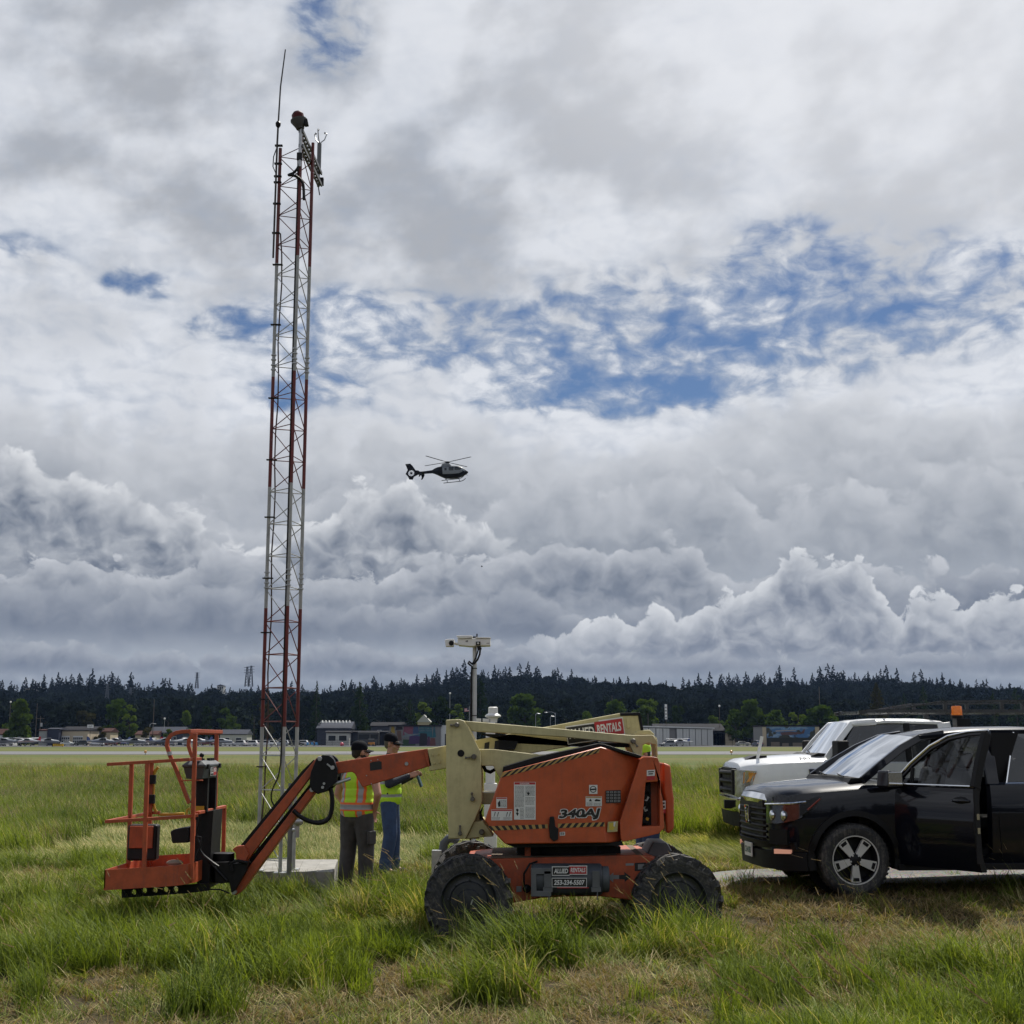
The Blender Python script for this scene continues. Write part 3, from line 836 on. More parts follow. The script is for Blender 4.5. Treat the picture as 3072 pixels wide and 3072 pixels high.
# ------------------------------------------------------------------ the far side of the airfield: buildings, poles, planes, cars
WIN = mat('dark_window', (.02, .024, .03), .12, var=.1)
NAVY = mat('navy_siding', (.018, .024, .05), .6, var=.1)
TAN = mat('tan_wall', (.45, .38, .27), .8, var=.06)
PALE = mat('pale_siding', (.42, .42, .39), .7, var=.06)
ROOFD = mat('dark_roof', (.022, .022, .025), .9, var=.2, vscale=1.5, spec=.1)
ROOFG = mat('grey_roof', (.055, .06, .075), .9, var=.15, vscale=1.5, spec=.1)
ROOFR = mat('red_brown_roof', (.055, .026, .022), .9, var=.15, spec=.1)
HANG = mat('hangar_white', (.55, .56, .55), .6, var=.06)
WOOD = mat('pole_wood', (.10, .08, .06), .9, var=.2)
def ext(px0, px1, Y):
    return W(px0, 2220, Y).x, W(px1, 2220, Y).x
def zat(py, Y): return W(1536, py, Y).z
def house(name, label, px0, px1, top, Y, wallm, roofm, depth=9, roof_h=1.2, cat='building', openings=(), overhang=.3, gable=False, group=None):
    """walls, roof and openings; openings: (u0, u1, v0, v1, kind) as shares of the front"""
    x0, x1 = ext(px0, px1, Y); zt = zat(top, Y); zw = zt - roof_h; w = x1 - x0
    root = thing(name, label, cat, ((x0 + x1) / 2, Y, 0), group=group)
    MB().box(x0, x1, Y, Y + depth, 0, zw).build('wall', wallm, root)
    rf = MB(); o = overhang
    if gable: rf.prism([(x0 - o, zw), (x1 + o, zw), ((x0 + x1) / 2, zt)], Y - o, Y + depth + o)
    else: rf.prism_x([(Y - o, zw), (Y + depth + o, zw), (Y + depth + o, zw + .25), (Y + depth * .5, zt), (Y - o, zw + .25)], x0 - o, x1 + o)
    rf.build('roof', roofm, root)
    for (u0, u1, v0, v1, k) in openings:
        a, b, c, d = x0 + w * u0, x0 + w * u1, zw * v0, zw * v1
        if k == 'window':
            f = MB().box(a - .08, b + .08, Y - .08, Y - .02, c - .08, d + .08).build('window', WHITE, root)
            MB().box(a, b, Y - .10, Y - .075, c, d).build('pane', WIN, f)
        elif k == 'garage':
            g = MB(); g.box(a, b, Y - .06, Y - .01, c, d); g.build('garage_door', HANG, root)
            for r in range(2):
                for j in range(5):
                    aa = a + (b - a) * (j + .12) / 5; bb = a + (b - a) * (j + .88) / 5; cc = c + (d - c) * (.30 + r * .32)
                    MB().box(aa, bb, Y - .08, Y - .055, cc, cc + (d - c) * .24).build('window', WIN, root)
        elif k == 'door': MB().box(a, b, Y - .07, Y - .01, c, d).build('door', WIN, root)
        elif k == 'trim': MB().box(a, b, Y - .10, Y - .01, c, d).build('fascia', ROOFD, root)
    return root
house('garage_building', 'tan flat-roofed garage building with two white windowed doors', 176, 262, 2188, 432, TAN, ROOFD, 12, .5, openings=((.04, .38, 0, .66, 'garage'), (.50, .84, 0, .66, 'garage')))
house('workshop', 'dark grey long roof rising behind the tan garage building', 186, 285, 2179, 446, ROOFG, ROOFD, 10, 1.2)
house('shed', 'narrow navy blue shed with a sloping roof against the tan garage', 141, 175, 2183, 429, NAVY, ROOFG, 8, .6)
house('shed', 'small white shed left of the navy blue one', 116, 140, 2187, 431, HANG, ROOFR, 8, .6)
house('hangar', 'white building with red-brown roof at the left edge of the photo', -70, 18, 2186, 432, HANG, ROOFR, 10, 2.0, openings=((.05, .95, 0, .4, 'door'),))
house('house', 'low house with a pale brown roof right of the brownish bush', 276, 330, 2184, 452, TAN, ROOFR, 9, 1.4)
house('house', 'grey-roofed long house with a small white gable left of the basket', 448, 548, 2180, 460, NAVY, ROOFG, 10, 2.2, openings=((.05, .2, .2, .7, 'window'), (.6, .8, .2, .7, 'window')))
house('house', 'brown low house between the round bushes', 405, 470, 2192, 455, TAN, ROOFR, 9, 1.5)
house('house', 'blue-grey house with small white window behind the tower legs', 660, 740, 2188, 458, PALE, ROOFG, 9, 1.8, openings=((.2, .35, .2, .7, 'window'), (.6, .8, .2, .7, 'window')))
house('airport_office', 'small pale office building with two dark front windows', 978, 1047, 2192, 425, PALE, ROOFD, 8, .7, overhang=.5, openings=((.10, .42, .38, .80, 'window'), (.56, .90, .38, .80, 'window')))
house('workshop', 'black flat-roofed annex right of the pale office', 1048, 1165, 2192, 430, ROOFD, ROOFD, 9, .6, openings=((.1, .2, 0, .7, 'door'),))
house('workshop', 'grey metal-roofed hall with a white skylight strip behind the office', 950, 1052, 2164, 450, ROOFG, ROOFG, 14, 2.5)
house('workshop', 'dark grey hall behind the black annex', 1112, 1215, 2166, 446, ROOFG, ROOFD, 10, 1.5, openings=((.2, .3, .5, .8, 'window'),))
house('house', 'house with a light hipped roof and lit yellow wall above the mural building', 1252, 1290, 2144, 470, TAN, PALE, 9, 2.6, gable=True)
house('workshop', 'dark low hangar with long black roof behind the white hangar row', 1968, 2176, 2170, 440, ROOFD, ROOFD, 20, 2.6)
house('workshop', 'low dark building at the foot of the hill left of the painted hangar', 2140, 2205, 2190, 440, TAN, ROOFD, 8, 1.0)
sk = MB(); x0, x1 = ext(958, 1050, 449); z0 = zat(2168, 449)
for i in range(9): a = x0 + (x1 - x0) * i / 9; sk.prism([(a, z0), (a + 1.0, z0), (a + .85, z0 + .8)], 448.5, 451)
tag(sk.build('skylight', HANG), 'row of white sawtooth skylights on the grey metal roof', 'skylight')
# hillside houses, each set where its ray meets the wooded slope
for i, (px, py, w, lb) in enumerate([(104, 2057, 24, 'pale hillside house above the cone-shaped tree at the left'), (70, 2061, 16, 'small grey hillside house at the far left'),
        (655, 2053, 20, 'pale hillside house left of the tower'), (1820, 2062, 24, 'grey hillside house left of the two white hillside houses'), (1825, 2079, 22, 'long white hillside house below the grey one'), (2022, 2058, 24, 'white boxy hillside house above the white sign'),
        (2058, 2063, 24, 'white hillside house right of the boxy one'), (2050, 2087, 14, 'small blue-white hillside house lower down'), (2140, 2083, 18, 'pale roof of a house among hillside trees'), (1665, 2088, 12, 'tiny pale roof among trees above the boom')]):
    Y = 640
    while Y < 1150 and W(px, py, Y).z - 9 > hill_h(W(px, py, Y).x, Y): Y += 10
    x0, x1 = ext(px - w / 2, px + w / 2, Y); zt = W(px, py, Y).z; r = thing('hillside_house', lb, 'house', ((x0 + x1) / 2, Y, zt - 7), group='houses on the hillside')
    MB().box(x0, x1, Y, Y + 8, zt - 8, zt - 1.2).build('wall', PALE, r); MB().prism([(x0 - .4, zt - 1.2), (x1 + .4, zt - 1.2), ((x0 + x1) / 2, zt)], Y - .4, Y + 8.4).build('roof', ROOFG, r)
    for k in range(3): a = x0 + (x1 - x0) * (.12 + k * .3); MB().box(a, a + (x1 - x0) * .18, Y - .08, Y, zt - 3.6, zt - 2.0).build('window', WIN, r)
    HOUSES.append((W(px, py, Y).x, Y, (x1 - x0) * .8 + 3))
# hangar row: white bays receding to the right
def hangar_row():
    r = thing('hangar_row', 'long row of white hangar bays with ribbed doors', 'hangar', (*W(2040, 2236, 400).xy, 0))
    a0 = W(1900, 2220, 372); a1 = W(2139, 2220, 432); n = 12
    d = (Vector((a1.x, 432, 0)) - Vector((a0.x, 372, 0))); L = d.length; d.normalize(); nn = Vector((d.y, -d.x, 0)); ang = math.atan2(d.y, d.x)
    M = Matrix.Rotation(ang, 3, 'Z'); h = 5.35
    def at(u, v, z): return Vector((a0.x, 372, 0)) + d * u + nn * v + Vector((0, 0, z))
    MB().obox(at(L / 2, -5, h / 2), (L, 9.6, h), M).build('wall', mat('hangar_frame', (.16, .16, .16), .8), r)
    MB().obox(at(L / 2, -5, h + .2), (L + .8, 11, .35), M).build('roof', HANG, r)
    for i in range(n):
        u0 = L * i / n
        if i == 5: continue
        for k in range(2):
            mb = MB(); w = L / n * .42
            for j in range(5): mb.obox(at(u0 + L / n * (.27 + k * .46) + (j - 2) * w / 5, .10 + (j % 2) * .07, h * .49), (w / 5 * .96, .08, h * .94), M)
            mb.build('hangar_door', HANG, r)
hangar_row()
def text_panel(mb, *a, **k): put_text(mb, *a, **k)
# painted hangar: sky above, field below, a plane on it
def painted_hangar():
    Y = 372; x0, x1 = ext(2288, 2458, Y); zt = zat(2179, Y)
    r = thing('painted_hangar', 'hangar with a blue sky and small plane painted on its door', 'hangar', ((x0 + x1) / 2, Y, 0))
    MB().box(x0, x1, Y, Y + 14, 0, zt).build('wall', mat('hangar_grey', (.20, .20, .19), .8), r)
    MB().box(x0 - .3, x1 + .3, Y - .3, Y + 14.3, zt, zt + .35).build('roof', ROOFD, r)
    for k, (a, b) in enumerate(((0, .062), (.93, 1))): MB().box(x0 + (x1 - x0) * a, x0 + (x1 - x0) * b, Y - .35, Y - .002, 0, zt - .2).build('column', TAN, r)
    xa, xb = x0 + (x1 - x0) * .075, x0 + (x1 - x0) * .925; m = bpy.data.materials.new('sky_mural'); m.use_nodes = True; q = NT(m.node_tree); b = m.node_tree.nodes['Principled BSDF']
    g = q.node('ShaderNodeNewGeometry'); P = E(q, g.outputs['Position']); _, _, z = q.sep(P); n = q.noise(P, .35, 5, .6); s = q.noise(q.vadd(P, (1, .2, 3), 'MULTIPLY'), .25, 4, .6)
    c = q.mixc(q.ss(s, .45, .7), (.05, .14, .30), (.25, .36, .48)); c = q.mixc(q.ss(n + z * .04, .62, .66), q.mixc(.5, (.02, .03, .03), (.05, .05, .03)), c)
    c = q.mixc(q.ss(z, zt * .46, zt * .42), c, (.014, .018, .014)); q.put(b.inputs['Base Color'], c); b.inputs['Roughness'].default_value = .6
    d = MB().box(xa, xb, Y - .12, Y - .003, .1, zt - .1).build('painted_door', m, r)
    pl = MB(); cx = xa + (xb - xa) * .5; cz = zt * .66; Yp = Y - .14
    for poly, k in (([(-4.2, .45), (1.5, .7), (1.5, .9), (-4.2, .75)], 0), ([(-3, .2), (0, .45), (3.5, .1), (3.5, -.1), (0, -.5), (-2.6, -.45)], 1), ([(2.7, .1), (3.6, 1.1), (4.0, 1.1), (3.6, -.1)], 1), ([(-.6, -.5), (-.9, -1.0), (-.3, -1.0)], 2), ([(1.0, -.4), (.8, -.9), (1.3, -.9)], 2)):
        pl.add([(cx + a, Yp - k * .002, cz + b_) for a, b_ in poly], [tuple(range(len(poly)))], k)
    for (a, b_, w_, h_) in ((-5.6, -3.6, 2.4, 1.2), (-2.5, -3.7, 1.8, 1.0), (.4, -3.7, 2.6, 1.1), (4.2, -3.5, 1.2, 1.4)): pl.add([(cx + a, Yp, cz + b_), (cx + a + w_, Yp, cz + b_), (cx + a + w_, Yp, cz + b_ + h_), (cx + a, Yp, cz + b_ + h_)], [(0, 1, 2, 3)], 3)
    put_text(pl, 'CREST AIRPARK', (cx - 2.6, Yp, zt - .95), (1, 0, 0), (0, 0, 1), .5, 5.2, 4, .01)
    pl.build('painted_plane', [mat('mp1', (.35, .32, .30), .6, var=0), mat('mp2', (.10, .05, .05), .6, var=0), INKK, mat('mp4', (.16, .13, .10), .6, var=0), mat('mp5', (.2, .4, .6), .6, var=0)], d, smooth=0)
painted_hangar()
# colourful mural building: plain colour fields, a figure, a plane (no recognisable artwork)
def mural_building():
    Y = 396; x0, x1 = ext(1168, 1312, Y); zt = zat(2179, Y); w = x1 - x0
    r = thing('mural_building', 'long low building covered by a colourful mural', 'building', ((x0 + x1) / 2, Y, 0))
    MB().box(x0, x1 + 1.0, Y, Y + 10, 0, zt).build('wall', mat('mural_grey', (.16, .16, .16), .8), r); MB().box(x0 - .4, x1 + 1.3, Y - .4, Y + 10.4, zt, zt + .4).build('roof', ROOFD, r)
    xa = x1 + 1.0; xb = W(1372, 2220, Y).x
    MB().box(xa, xb, Y + .4, Y + 9, 0, zt + .3).build('side_wing', HANG, r); MB().box(xa + 1.2, xa + 3.4, Y + .3, Y + .38, 0, zt * .62).build('door', WIN, r)
    cols = [(.24, .17, .02), (.17, .05, .08), (.02, .11, .14), (.05, .02, .09), (.02, .055, .02), (.03, .065, .15), (.13, .045, .04), (.012, .012, .018), (.11, .065, .05), (.15, .18, .20), (.07, .025, .06)]
    mb = MB(); z = zt
    P = [(0, .02, .12, .55, 1), (8, .14, .26, .25, .80), (7, .12, .28, .80, 1.0), (1, .28, .52, .55, 1), (5, .48, .62, .45, 1), (2, .60, .90, .40, 1), (4, .27, .55, 0, .34), (3, .40, .72, .1, .52), (7, .62, .80, 0, .66), (10, .78, .86, 0, .5), (6, .84, .97, 0, .42), (2, .90, .97, .42, 1), (3, .02, .14, .0, .5)]
    for k, (ci, u0, u1, v0, v1) in enumerate(P):
        a = [(u0, v0), (u1, v0 + .04), (u1 - .02, v1 - .02), (u0 + .02, v1)]
        mb.add([(x0 + u * w, Y - .02 - k * .004, v * z) for u, v in a], [(0, 1, 2, 3)], ci)
    pl = [(.27, .42), (.62, .60), (.64, .64), (.40, .60), (.33, .70), (.31, .70), (.32, .55), (.27, .48)]
    mb.add([(x0 + u * w, Y - .09, v * z) for u, v in pl], [tuple(range(len(pl)))], 9)
    put_text(mb, 'SPREAD YOUR WINGS', (x0 + w * .62, Y - .1, z * .86), (1, 0, 0), (0, 0, 1), .45, w * .33, 9, .01)
    put_text(mb, 'LEARN TO FLY', (x0 + w * .62, Y - .1, z * .74), (1, 0, 0), (0, 0, 1), .45, w * .28, 9, .01)
    mb.build('mural', [mat('mural_%d' % i, c, .7, var=.15, vscale=.8) for i, c in enumerate(cols)], r, smooth=0)
mural_building()
# signs and poles
def sign_on_post(name, label, px0, px1, py0, py1, Y, board, txt=None, ink=INKK, posts=1, base_z=0, cat='sign'):
    x0, x1 = ext(px0, px1, Y); za, zb = zat(py1, Y), zat(py0, Y)
    r = thing(name, label, cat, ((x0 + x1) / 2, Y, base_z))
    b = MB().box(x0, x1, Y - .08, Y + .08, za, zb).build('board', board, r)
    for k in range(posts):
        x = x0 + (x1 - x0) * (k + .5) / posts; MB().tube([(x, Y + .15, base_z), (x, Y + .15, za + .2)], .08, 6).build('post', WOOD, r)
    if txt:
        t = MB(); put_text(t, txt, (x0 + (x1 - x0) * .1, Y - .085, za + (zb - za) * .28), (1, 0, 0), (0, 0, 1), (zb - za) * .45, (x1 - x0) * .8, 0, .02); t.build('lettering', ink, b, smooth=0)
    return r
sign_on_post('roof_sign', 'white sign board standing above the tan garage roof', 260, 278, 2174, 2183, 430, WHITE, 'AUBURN', INKK)
sign_on_post('pylon_sign', 'tall narrow white sign pylon above the hangar row', 1996, 2003, 2113, 2158, 445, WHITE)
for k in range(4):
    m_ = MB(); x_ = W(1997.2, 2220, 444.8).x; zz_ = zat(2120 + k * 10, 444.8); m_.box(x_, x_ + .5, 444.86, 444.9, zz_ - .5, zz_); o_ = m_.build('lettering', INKG, None); o_.parent = [c for c in bpy.data.objects if c.name.startswith('pylon_sign')][0]; o_.matrix_parent_inverse = world_of(o_.parent).inverted()
rs = thing('runway_sign', 'yellow airfield guidance sign with black lettering on the far grass', 'sign', (*W(176, 2236, 352).xy, 0))
x0, x1 = ext(160, 191, 352); z0, z1 = zat(2240.5, 352), zat(2231.5, 352)
sb = MB().box(x0, x1, 351.9, 352.2, z0 + .15, z1).build('panel', mat('sign_yellow', (.62, .36, .01), .5, var=.03), rs)
MB().box(x0 - .28, x0 - .01, 351.95, 352.15, z0 + .1, z1).build('end_cap', BLACK, rs)
t_ = MB(); put_text(t_, '16-34 RWY', (x0 + .3, 351.89, z0 + .36), (1, 0, 0), (0, 0, 1), .32, (x1 - x0) * .75, 0, .02); t_.build('lettering', INKK, sb, smooth=0)
MB().box(x0 + .2, x0 + .3, 352, 352.1, 0, z0 + .16).box(x1 - .3, x1 - .2, 352, 352.1, 0, z0 + .16).build('legs_frame', BLACK, rs)
def pole(name, label, px, top, Y, r=.13, arm=0, wires=False, lamp=False, cat='pole', m=WOOD, base_z=0):
    p = W(px, top, Y); t = thing(name, label, cat, (p.x, Y, base_z))
    mb = MB().tube([(p.x, Y, base_z), (p.x, Y, p.z)], [r, r * .7], 7)
    mb.build('pole', m, t)
    if wires:
        MB().box(p.x - 1.2, p.x + 1.2, Y - .08, Y + .08, p.z - .9, p.z - .7).build('crossarm', m, t); MB().tube([(p.x + .4, Y, p.z - 3.4), (p.x + .4, Y, p.z - 2.2)], .35, 8).build('transformer', GALV, t)
    if arm:
        s = 1 if arm > 0 else -1; L = abs(arm)
        MB().tube([(p.x, Y, p.z - .6), (p.x + s * L * .1, Y, p.z - .1), (p.x + s * L * .4, Y, p.z + .25), (p.x + s * L, Y, p.z + .15)], .07, 6).build('lamp_arm', GALV, t)
        MB().ball((p.x + s * L, Y, p.z + .08), (.55, .22, .13), 8, 5).build('lamp_head', GALV, t)
    if lamp: MB().ball((p.x, Y, p.z), .35, 8, 6).build('lamp_globe', WHITE, t)
    return t
pole('utility_pole', 'tall wooden utility pole left of the bent basket rail', 463, 2098, 455, .16)
pole('utility_pole', 'wooden utility pole with transformer beside the big cone-shaped tree', 122, 2148, 440, .14, wires=True)
pole('utility_pole', 'thin utility pole behind the big cone-shaped tree', 112, 2110, 445, .12)
pole('utility_pole', 'thin pole at the far left with a small lamp', 32, 2106, 470, .12, lamp=True)
pole('lamp_post', 'curved lamp post with bright globe left of the basket', 450, 2172, 450, .09, arm=1.6, m=GALV, cat='street lamp')
pole('lamp_post', 'thin lamp post above the grey-roofed house', 494, 2156, 455, .08, lamp=True, m=GALV, cat='street lamp')
pole('street_lamp', 'street lamp with a short arm left of a taller lamp above the boom', 1607, 2142, 430, .09, arm=1.1, m=GALV, cat='street lamp')
pole('street_lamp', 'taller street lamp with a long curved arm above the boom', 1666, 2138, 430, .10, arm=-3.0, m=GALV, cat='street lamp')
pole('street_lamp', 'street lamp with small white box on its pole above the boom', 1651, 2150, 445, .08, arm=.9, m=GALV, cat='street lamp')
pole('utility_pole', 'thin wooden utility pole among trees above the boom sign', 1836, 2086, 470, .15)
pole('utility_pole', 'bare pole left of the white hangar row', 1944, 2140, 420, .13)
pole('utility_pole', 'pole with small lamp right of the hangar row', 2158, 2118, 445, .12, lamp=True)
pole('utility_pole', 'tall dark utility pole above the painted hangar', 2457, 2060, 480, .16)
pole('utility_pole', 'short pole just above the painted hangar roof', 2394, 2146, 420, .10)
pole('radio_mast', 'slim mast with white lamps left of the camera pole', 1350, 2080, 480, .10, lamp=True, m=GALV, cat='mast')
fl = pole('flagpole', 'white flagpole with a small flag left of the camera pole', 1408, 2118, 440, .06, m=WHITE, cat='flagpole')
p = W(1408, 2124, 440); mb = MB()
for i in range(7): mb.add([(p.x - 1.6 + .05 * (i % 2), 440, p.z - .15 * i - .15), (p.x - .05, 440, p.z - .15 * i), (p.x - .05, 440, p.z - .15 * i - .15), (p.x - 1.6, 440, p.z - .15 * i - .3)], [(0, 1, 2, 3)], i % 2)
mb.add([(p.x - .75, 439.98, p.z - .1), (p.x - .05, 439.98, p.z), (p.x - .05, 439.98, p.z - .6), (p.x - .75, 439.98, p.z - .7)], [(0, 1, 2, 3)], 2)
f_ = mb.build('flag', [mat('flag_red', (.4, .04, .05), .8, var=0), INKW, NAVY], fl, smooth=0)
sld = f_.modifiers.new('s', 'SOLIDIFY'); sld.thickness = .02
def pylon(px, top, base, Y, label):
    a, b = W(px, top, Y), W(px, base, Y); h = a.z - b.z; mb = MB(); w = h * .09
    for s in (-1, 1):
        for d in (-1, 1): mb.tube([(b.x + s * w, Y + d * w, b.z), (b.x + s * w * .25, Y + d * w * .25, a.z)], .3, 4)
    for k in range(7):
        t0, t1 = k / 7, (k + 1) / 7; w0, w1 = w * (1 - .75 * t0), w * (1 - .75 * t1)
        for s in (-1, 1): mb.tube([(b.x - s * w0, Y - w0, b.z + h * t0), (b.x + s * w1, Y - w1, b.z + h * t1)], .16, 4)
    r = thing('pylon', label, 'pylon', (b.x, Y, b.z)); mb.build('lattice', GREYPL, r)
    am = MB()
    for t in (.7, .83, .96): am.bar((b.x - h * .16, Y, b.z + h * t), (b.x + h * .16, Y, b.z + h * t), .35)
    am.build('crossarm', GREYPL, r)
pylon(740, 2000, 2060, 1190, 'power pylon on the ridge left of the tower, left one of the close pair')
pylon(752, 1997, 2060, 1215, 'power pylon on the ridge left of the tower, nearer the tower of the close pair')
pylon(590, 2017, 2065, 1200, 'power pylon on the ridge above the orange basket')
pylon(320, 2052, 2110, 960, 'faint power pylon on the wooded slope, left of two')
pylon(390, 2062, 2112, 930, 'faint power pylon on the wooded slope, right of two')
# chain-link fences along the apron edge
def fence(px0, px1, Y, label):
    x0, x1 = ext(px0, px1, Y); r = thing('fence', label, 'fence', ((x0 + x1) / 2, Y, 0)); mb = MB(); n = int((x1 - x0) / 3)
    mb.tube([(x0, Y, 1.8), (x1, Y, 1.8)], .04, 5); mb.tube([(x0, Y, 1.0), (x1, Y, 1.0)], .02, 5)
    mb.build('rail', BLACK, r)
    for i in range(n + 1): x = x0 + (x1 - x0) * i / n; MB().tube([(x, Y, 0), (x, Y, 1.9)], .05, 5).build('post', BLACK, r)
    wire = MB(); k = 0; x = x0
    while x < x1: wire.tube([(x, Y, .05), (x + 1.7, Y, 1.78)], .012, 3, caps=False); wire.tube([(x + 1.7, Y, .05), (x, Y, 1.78)], .012, 3, caps=False); x += .45
    wire.build('mesh', BLACK, r, smooth=0)
fence(2165, 2262, 400, 'dark chain-link fence left of the painted hangar')
fence(965, 1060, 415, 'low dark fence in front of the pale office building')
def chairs():
    blue = mat('blue_chair', (.05, .22, .42), .5, var=.05)
    for i, px in enumerate((924, 937, 950)):
        p = G(px, 2237.0); p = Vector((W(px, 2220, 405).x, 405, 0)); lb = ['light blue garden chair, leftmost of three on the far grass', 'light blue garden chair in the middle of three on the far grass', 'light blue garden chair nearest the pale office, of three'][i]
        r = thing('garden_chair', lb, 'chair', p, .3, 'blue garden chairs on the far grass')
        MB().obox((0, 0, .4), (.7, .6, .06)).build('seat', blue, r, world=False)
        MB().obox((0, .35, .75), (.7, .06, .85), Matrix.Rotation(-.35, 3, 'X')).build('backrest', blue, r, world=False)
        for s in (-1, 1):
            MB().obox((s * .4, 0, .62), (.12, .8, .04)).build('armrest', blue, r, world=False)
            MB().box(s * .4 - .04, s * .4 + .04, -.36, -.28, 0, .6).build('leg', blue, r, world=False)
            MB().box(s * .36 - .04, s * .36 + .04, .3, .38, 0, .5).build('leg', blue, r, world=False)
chairs()
p = Vector((W(1026, 2220, 402).x, 402, .5)); bl = MB().ball((0, 0, 0), .58, 14, 10).build('balloon_ball', mat('pink_ball', (.6, .09, .13), .4), None); bl.location = p
tag(bl, 'round pink ball on the grass in front of the office', 'ball')
# ---- parked light aircraft
ALU = mat('plane_white', (.62, .63, .64), .35, var=.05); ALUG = mat('plane_grey', (.30, .32, .35), .35, var=.08)
def airplane(px, Y, rz, label, accent, low=False, base=ALU, s=1.0):
    r = thing('parked_airplane', label, 'airplane', (W(px, 2220, Y).x, Y, 0.03), rz, 'light airplanes parked on the apron')
    r.scale = (s, s, s)
    f = MB(); rings = []
    for x, w, zc, h in ((3.55, .12, 1.25, .14), (3.4, .42, 1.25, .40), (2.6, .5, 1.28, .50), (1.6, .56, 1.35, .58), (1.1, .58, 1.45, .72), (.2, .58, 1.5, .78), (-.8, .52, 1.48, .66), (-2.2, .30, 1.42, .38), (-4.0, .10, 1.45, .18)):
        rings.append([(x, w * math.cos(a), zc + h * math.sin(a) * (1 if math.sin(a) > 0 else .8)) for a in [2 * math.pi * k / 12 for k in range(12)]])
    f.loft(rings); fu = f.build('fuselage', base, r, world=False)
    MB().box(3.0, -3.6, -.535, -.50, 1.36, 1.46).box(3.0, .2, .535, .55, 1.36, 1.46) if False else None
    zt = .95 if low else 2.18
    wg = MB()
    for sy in (-1, 1):
        wg.loft([[(1.25 - .25 * abs(y) / 5.4 + cx * (1.55 - .45 * abs(y) / 5.4) * -1 + .15, y, zt + .03 * abs(y) * (1.6 if low else 1) + cz) for cx, cz in ((0, 0), (.25, .10), (.6, .07), (1, 0), (.5, -.06), (.15, -.05))] for y in (0, sy * 2.8, sy * 5.4)])
    wg.build('wing', base, r, world=False)
    MB().prism([(-2.9, 1.5), (-3.7, 2.75), (-4.2, 2.75), (-4.15, 1.4)], -.05, .05).build('tail_fin', accent, r, world=False)
    MB().loft([[(-3.4 - .12 * abs(y) - cx * .85, y, 1.5 + cz) for cx, cz in ((0, 0), (.4, .05), (1, 0), (.4, -.05))] for y in (-1.7, 0, 1.7)]).build('tailplane', base, r, world=False)
    g = MB()
    for sy in (-1, 1):
        g.tube([(.3, sy * .45, .9), (.2, sy * 1.15, .28)], .05, 5)
        if not low: g.tube([(.6, sy * .5, 1.0), (.7, sy * 2.4, 2.2)], .04, 5)
    g.tube([(2.6, 0, .95), (2.75, 0, .25)], .05, 5); g.build('strut', ALUG, r, world=False)
    for (x, y) in ((.2, -1.2), (.2, 1.2), (2.75, 0)):
        MB().lathe([(.0, -.09), (.18, -.09), (.21, -.05), (.21, .05), (.18, .09), (0, .09)], (x, y, .21), 'Y', 12).build('wheel', RUBBER, r, world=False)
    wi = MB()
    wi.prism([(1.35, 1.62), (.95, 2.12), (-.3, 2.12), (-.9, 1.78), (-.7, 1.62)], -.575, .575); wi.build('cabin_window', WIN, r, world=False)
    MB().box(3.58, 3.64, -.07, .07, .35, 2.2).build('propeller', BLACK, r, world=False)
    MB().lathe([(.0, .35), (.12, .2), (.16, 0)], (3.5, 0, 1.25), 'X', 10).build('spinner', accent, r, world=False)
    st = MB(); st.loft([[(x, sy * (w + .012), 1.40 + dz) for sy, dz in ((-1, -.05), (-1, .05))] for x, w in ((3.2, .45), (2.0, .545), (.5, .585), (-.8, .52), (-2.2, .30))], caps=False, closed=False)
    st.loft([[(x, (w + .012), 1.40 + dz) for dz in (-.05, .05)] for x, w in ((3.2, .45), (2.0, .545), (.5, .585), (-.8, .52), (-2.2, .30))], caps=False, closed=False)
    st.build('stripe', accent, fu, world=False)
    return r
RED = mat('accent_red', (.42, .02, .03), .4, var=.05); BLU = mat('accent_blue', (.05, .08, .22), .4, var=.05); GRY = mat('accent_grey', (.12, .13, .15), .4)
airplane(16, 392, R(186), 'grey and white high-wing plane cut by the left edge of the photo', GRY, base=ALUG)
airplane(86, 385, R(160), 'white high-wing plane with a red tail fin at the far left', RED)
airplane(140, 398, R(20), 'white high-wing plane standing right behind the red-tailed one', GRY, base=ALUG)
airplane(62, 418, R(178), 'white plane in the second row, wing seen over the red-tailed one', BLU)
airplane(305, 392, R(14), 'high-wing plane with white wing and grey body, tail next to the yellow sign side', BLU, base=ALUG)
airplane(400, 394, R(16), 'high-wing plane second from the yellow sign, nose towards the basket', GRY, base=ALUG)
airplane(350, 425, R(190), 'white plane in the second row behind the two grey ones', BLU)
airplane(492, 396, R(18), 'pale blue high-wing plane left of the bent basket rail', BLU, base=ALUG)
airplane(450, 428, R(170), 'white plane in the second row with only the tail showing', RED)
airplane(556, 392, R(25), 'white plane seen through the orange basket hoop', GRY)
airplane(596, 412, R(200), 'white plane in the second row behind the basket control box', BLU)
airplane(660, 388, R(6), 'dark low-wing plane right of the basket with a long nose', GRY, low=True, base=ALUG)
airplane(2040, 384, R(215), 'white high-wing plane parked in front of the hangar row', BLU, s=.9)
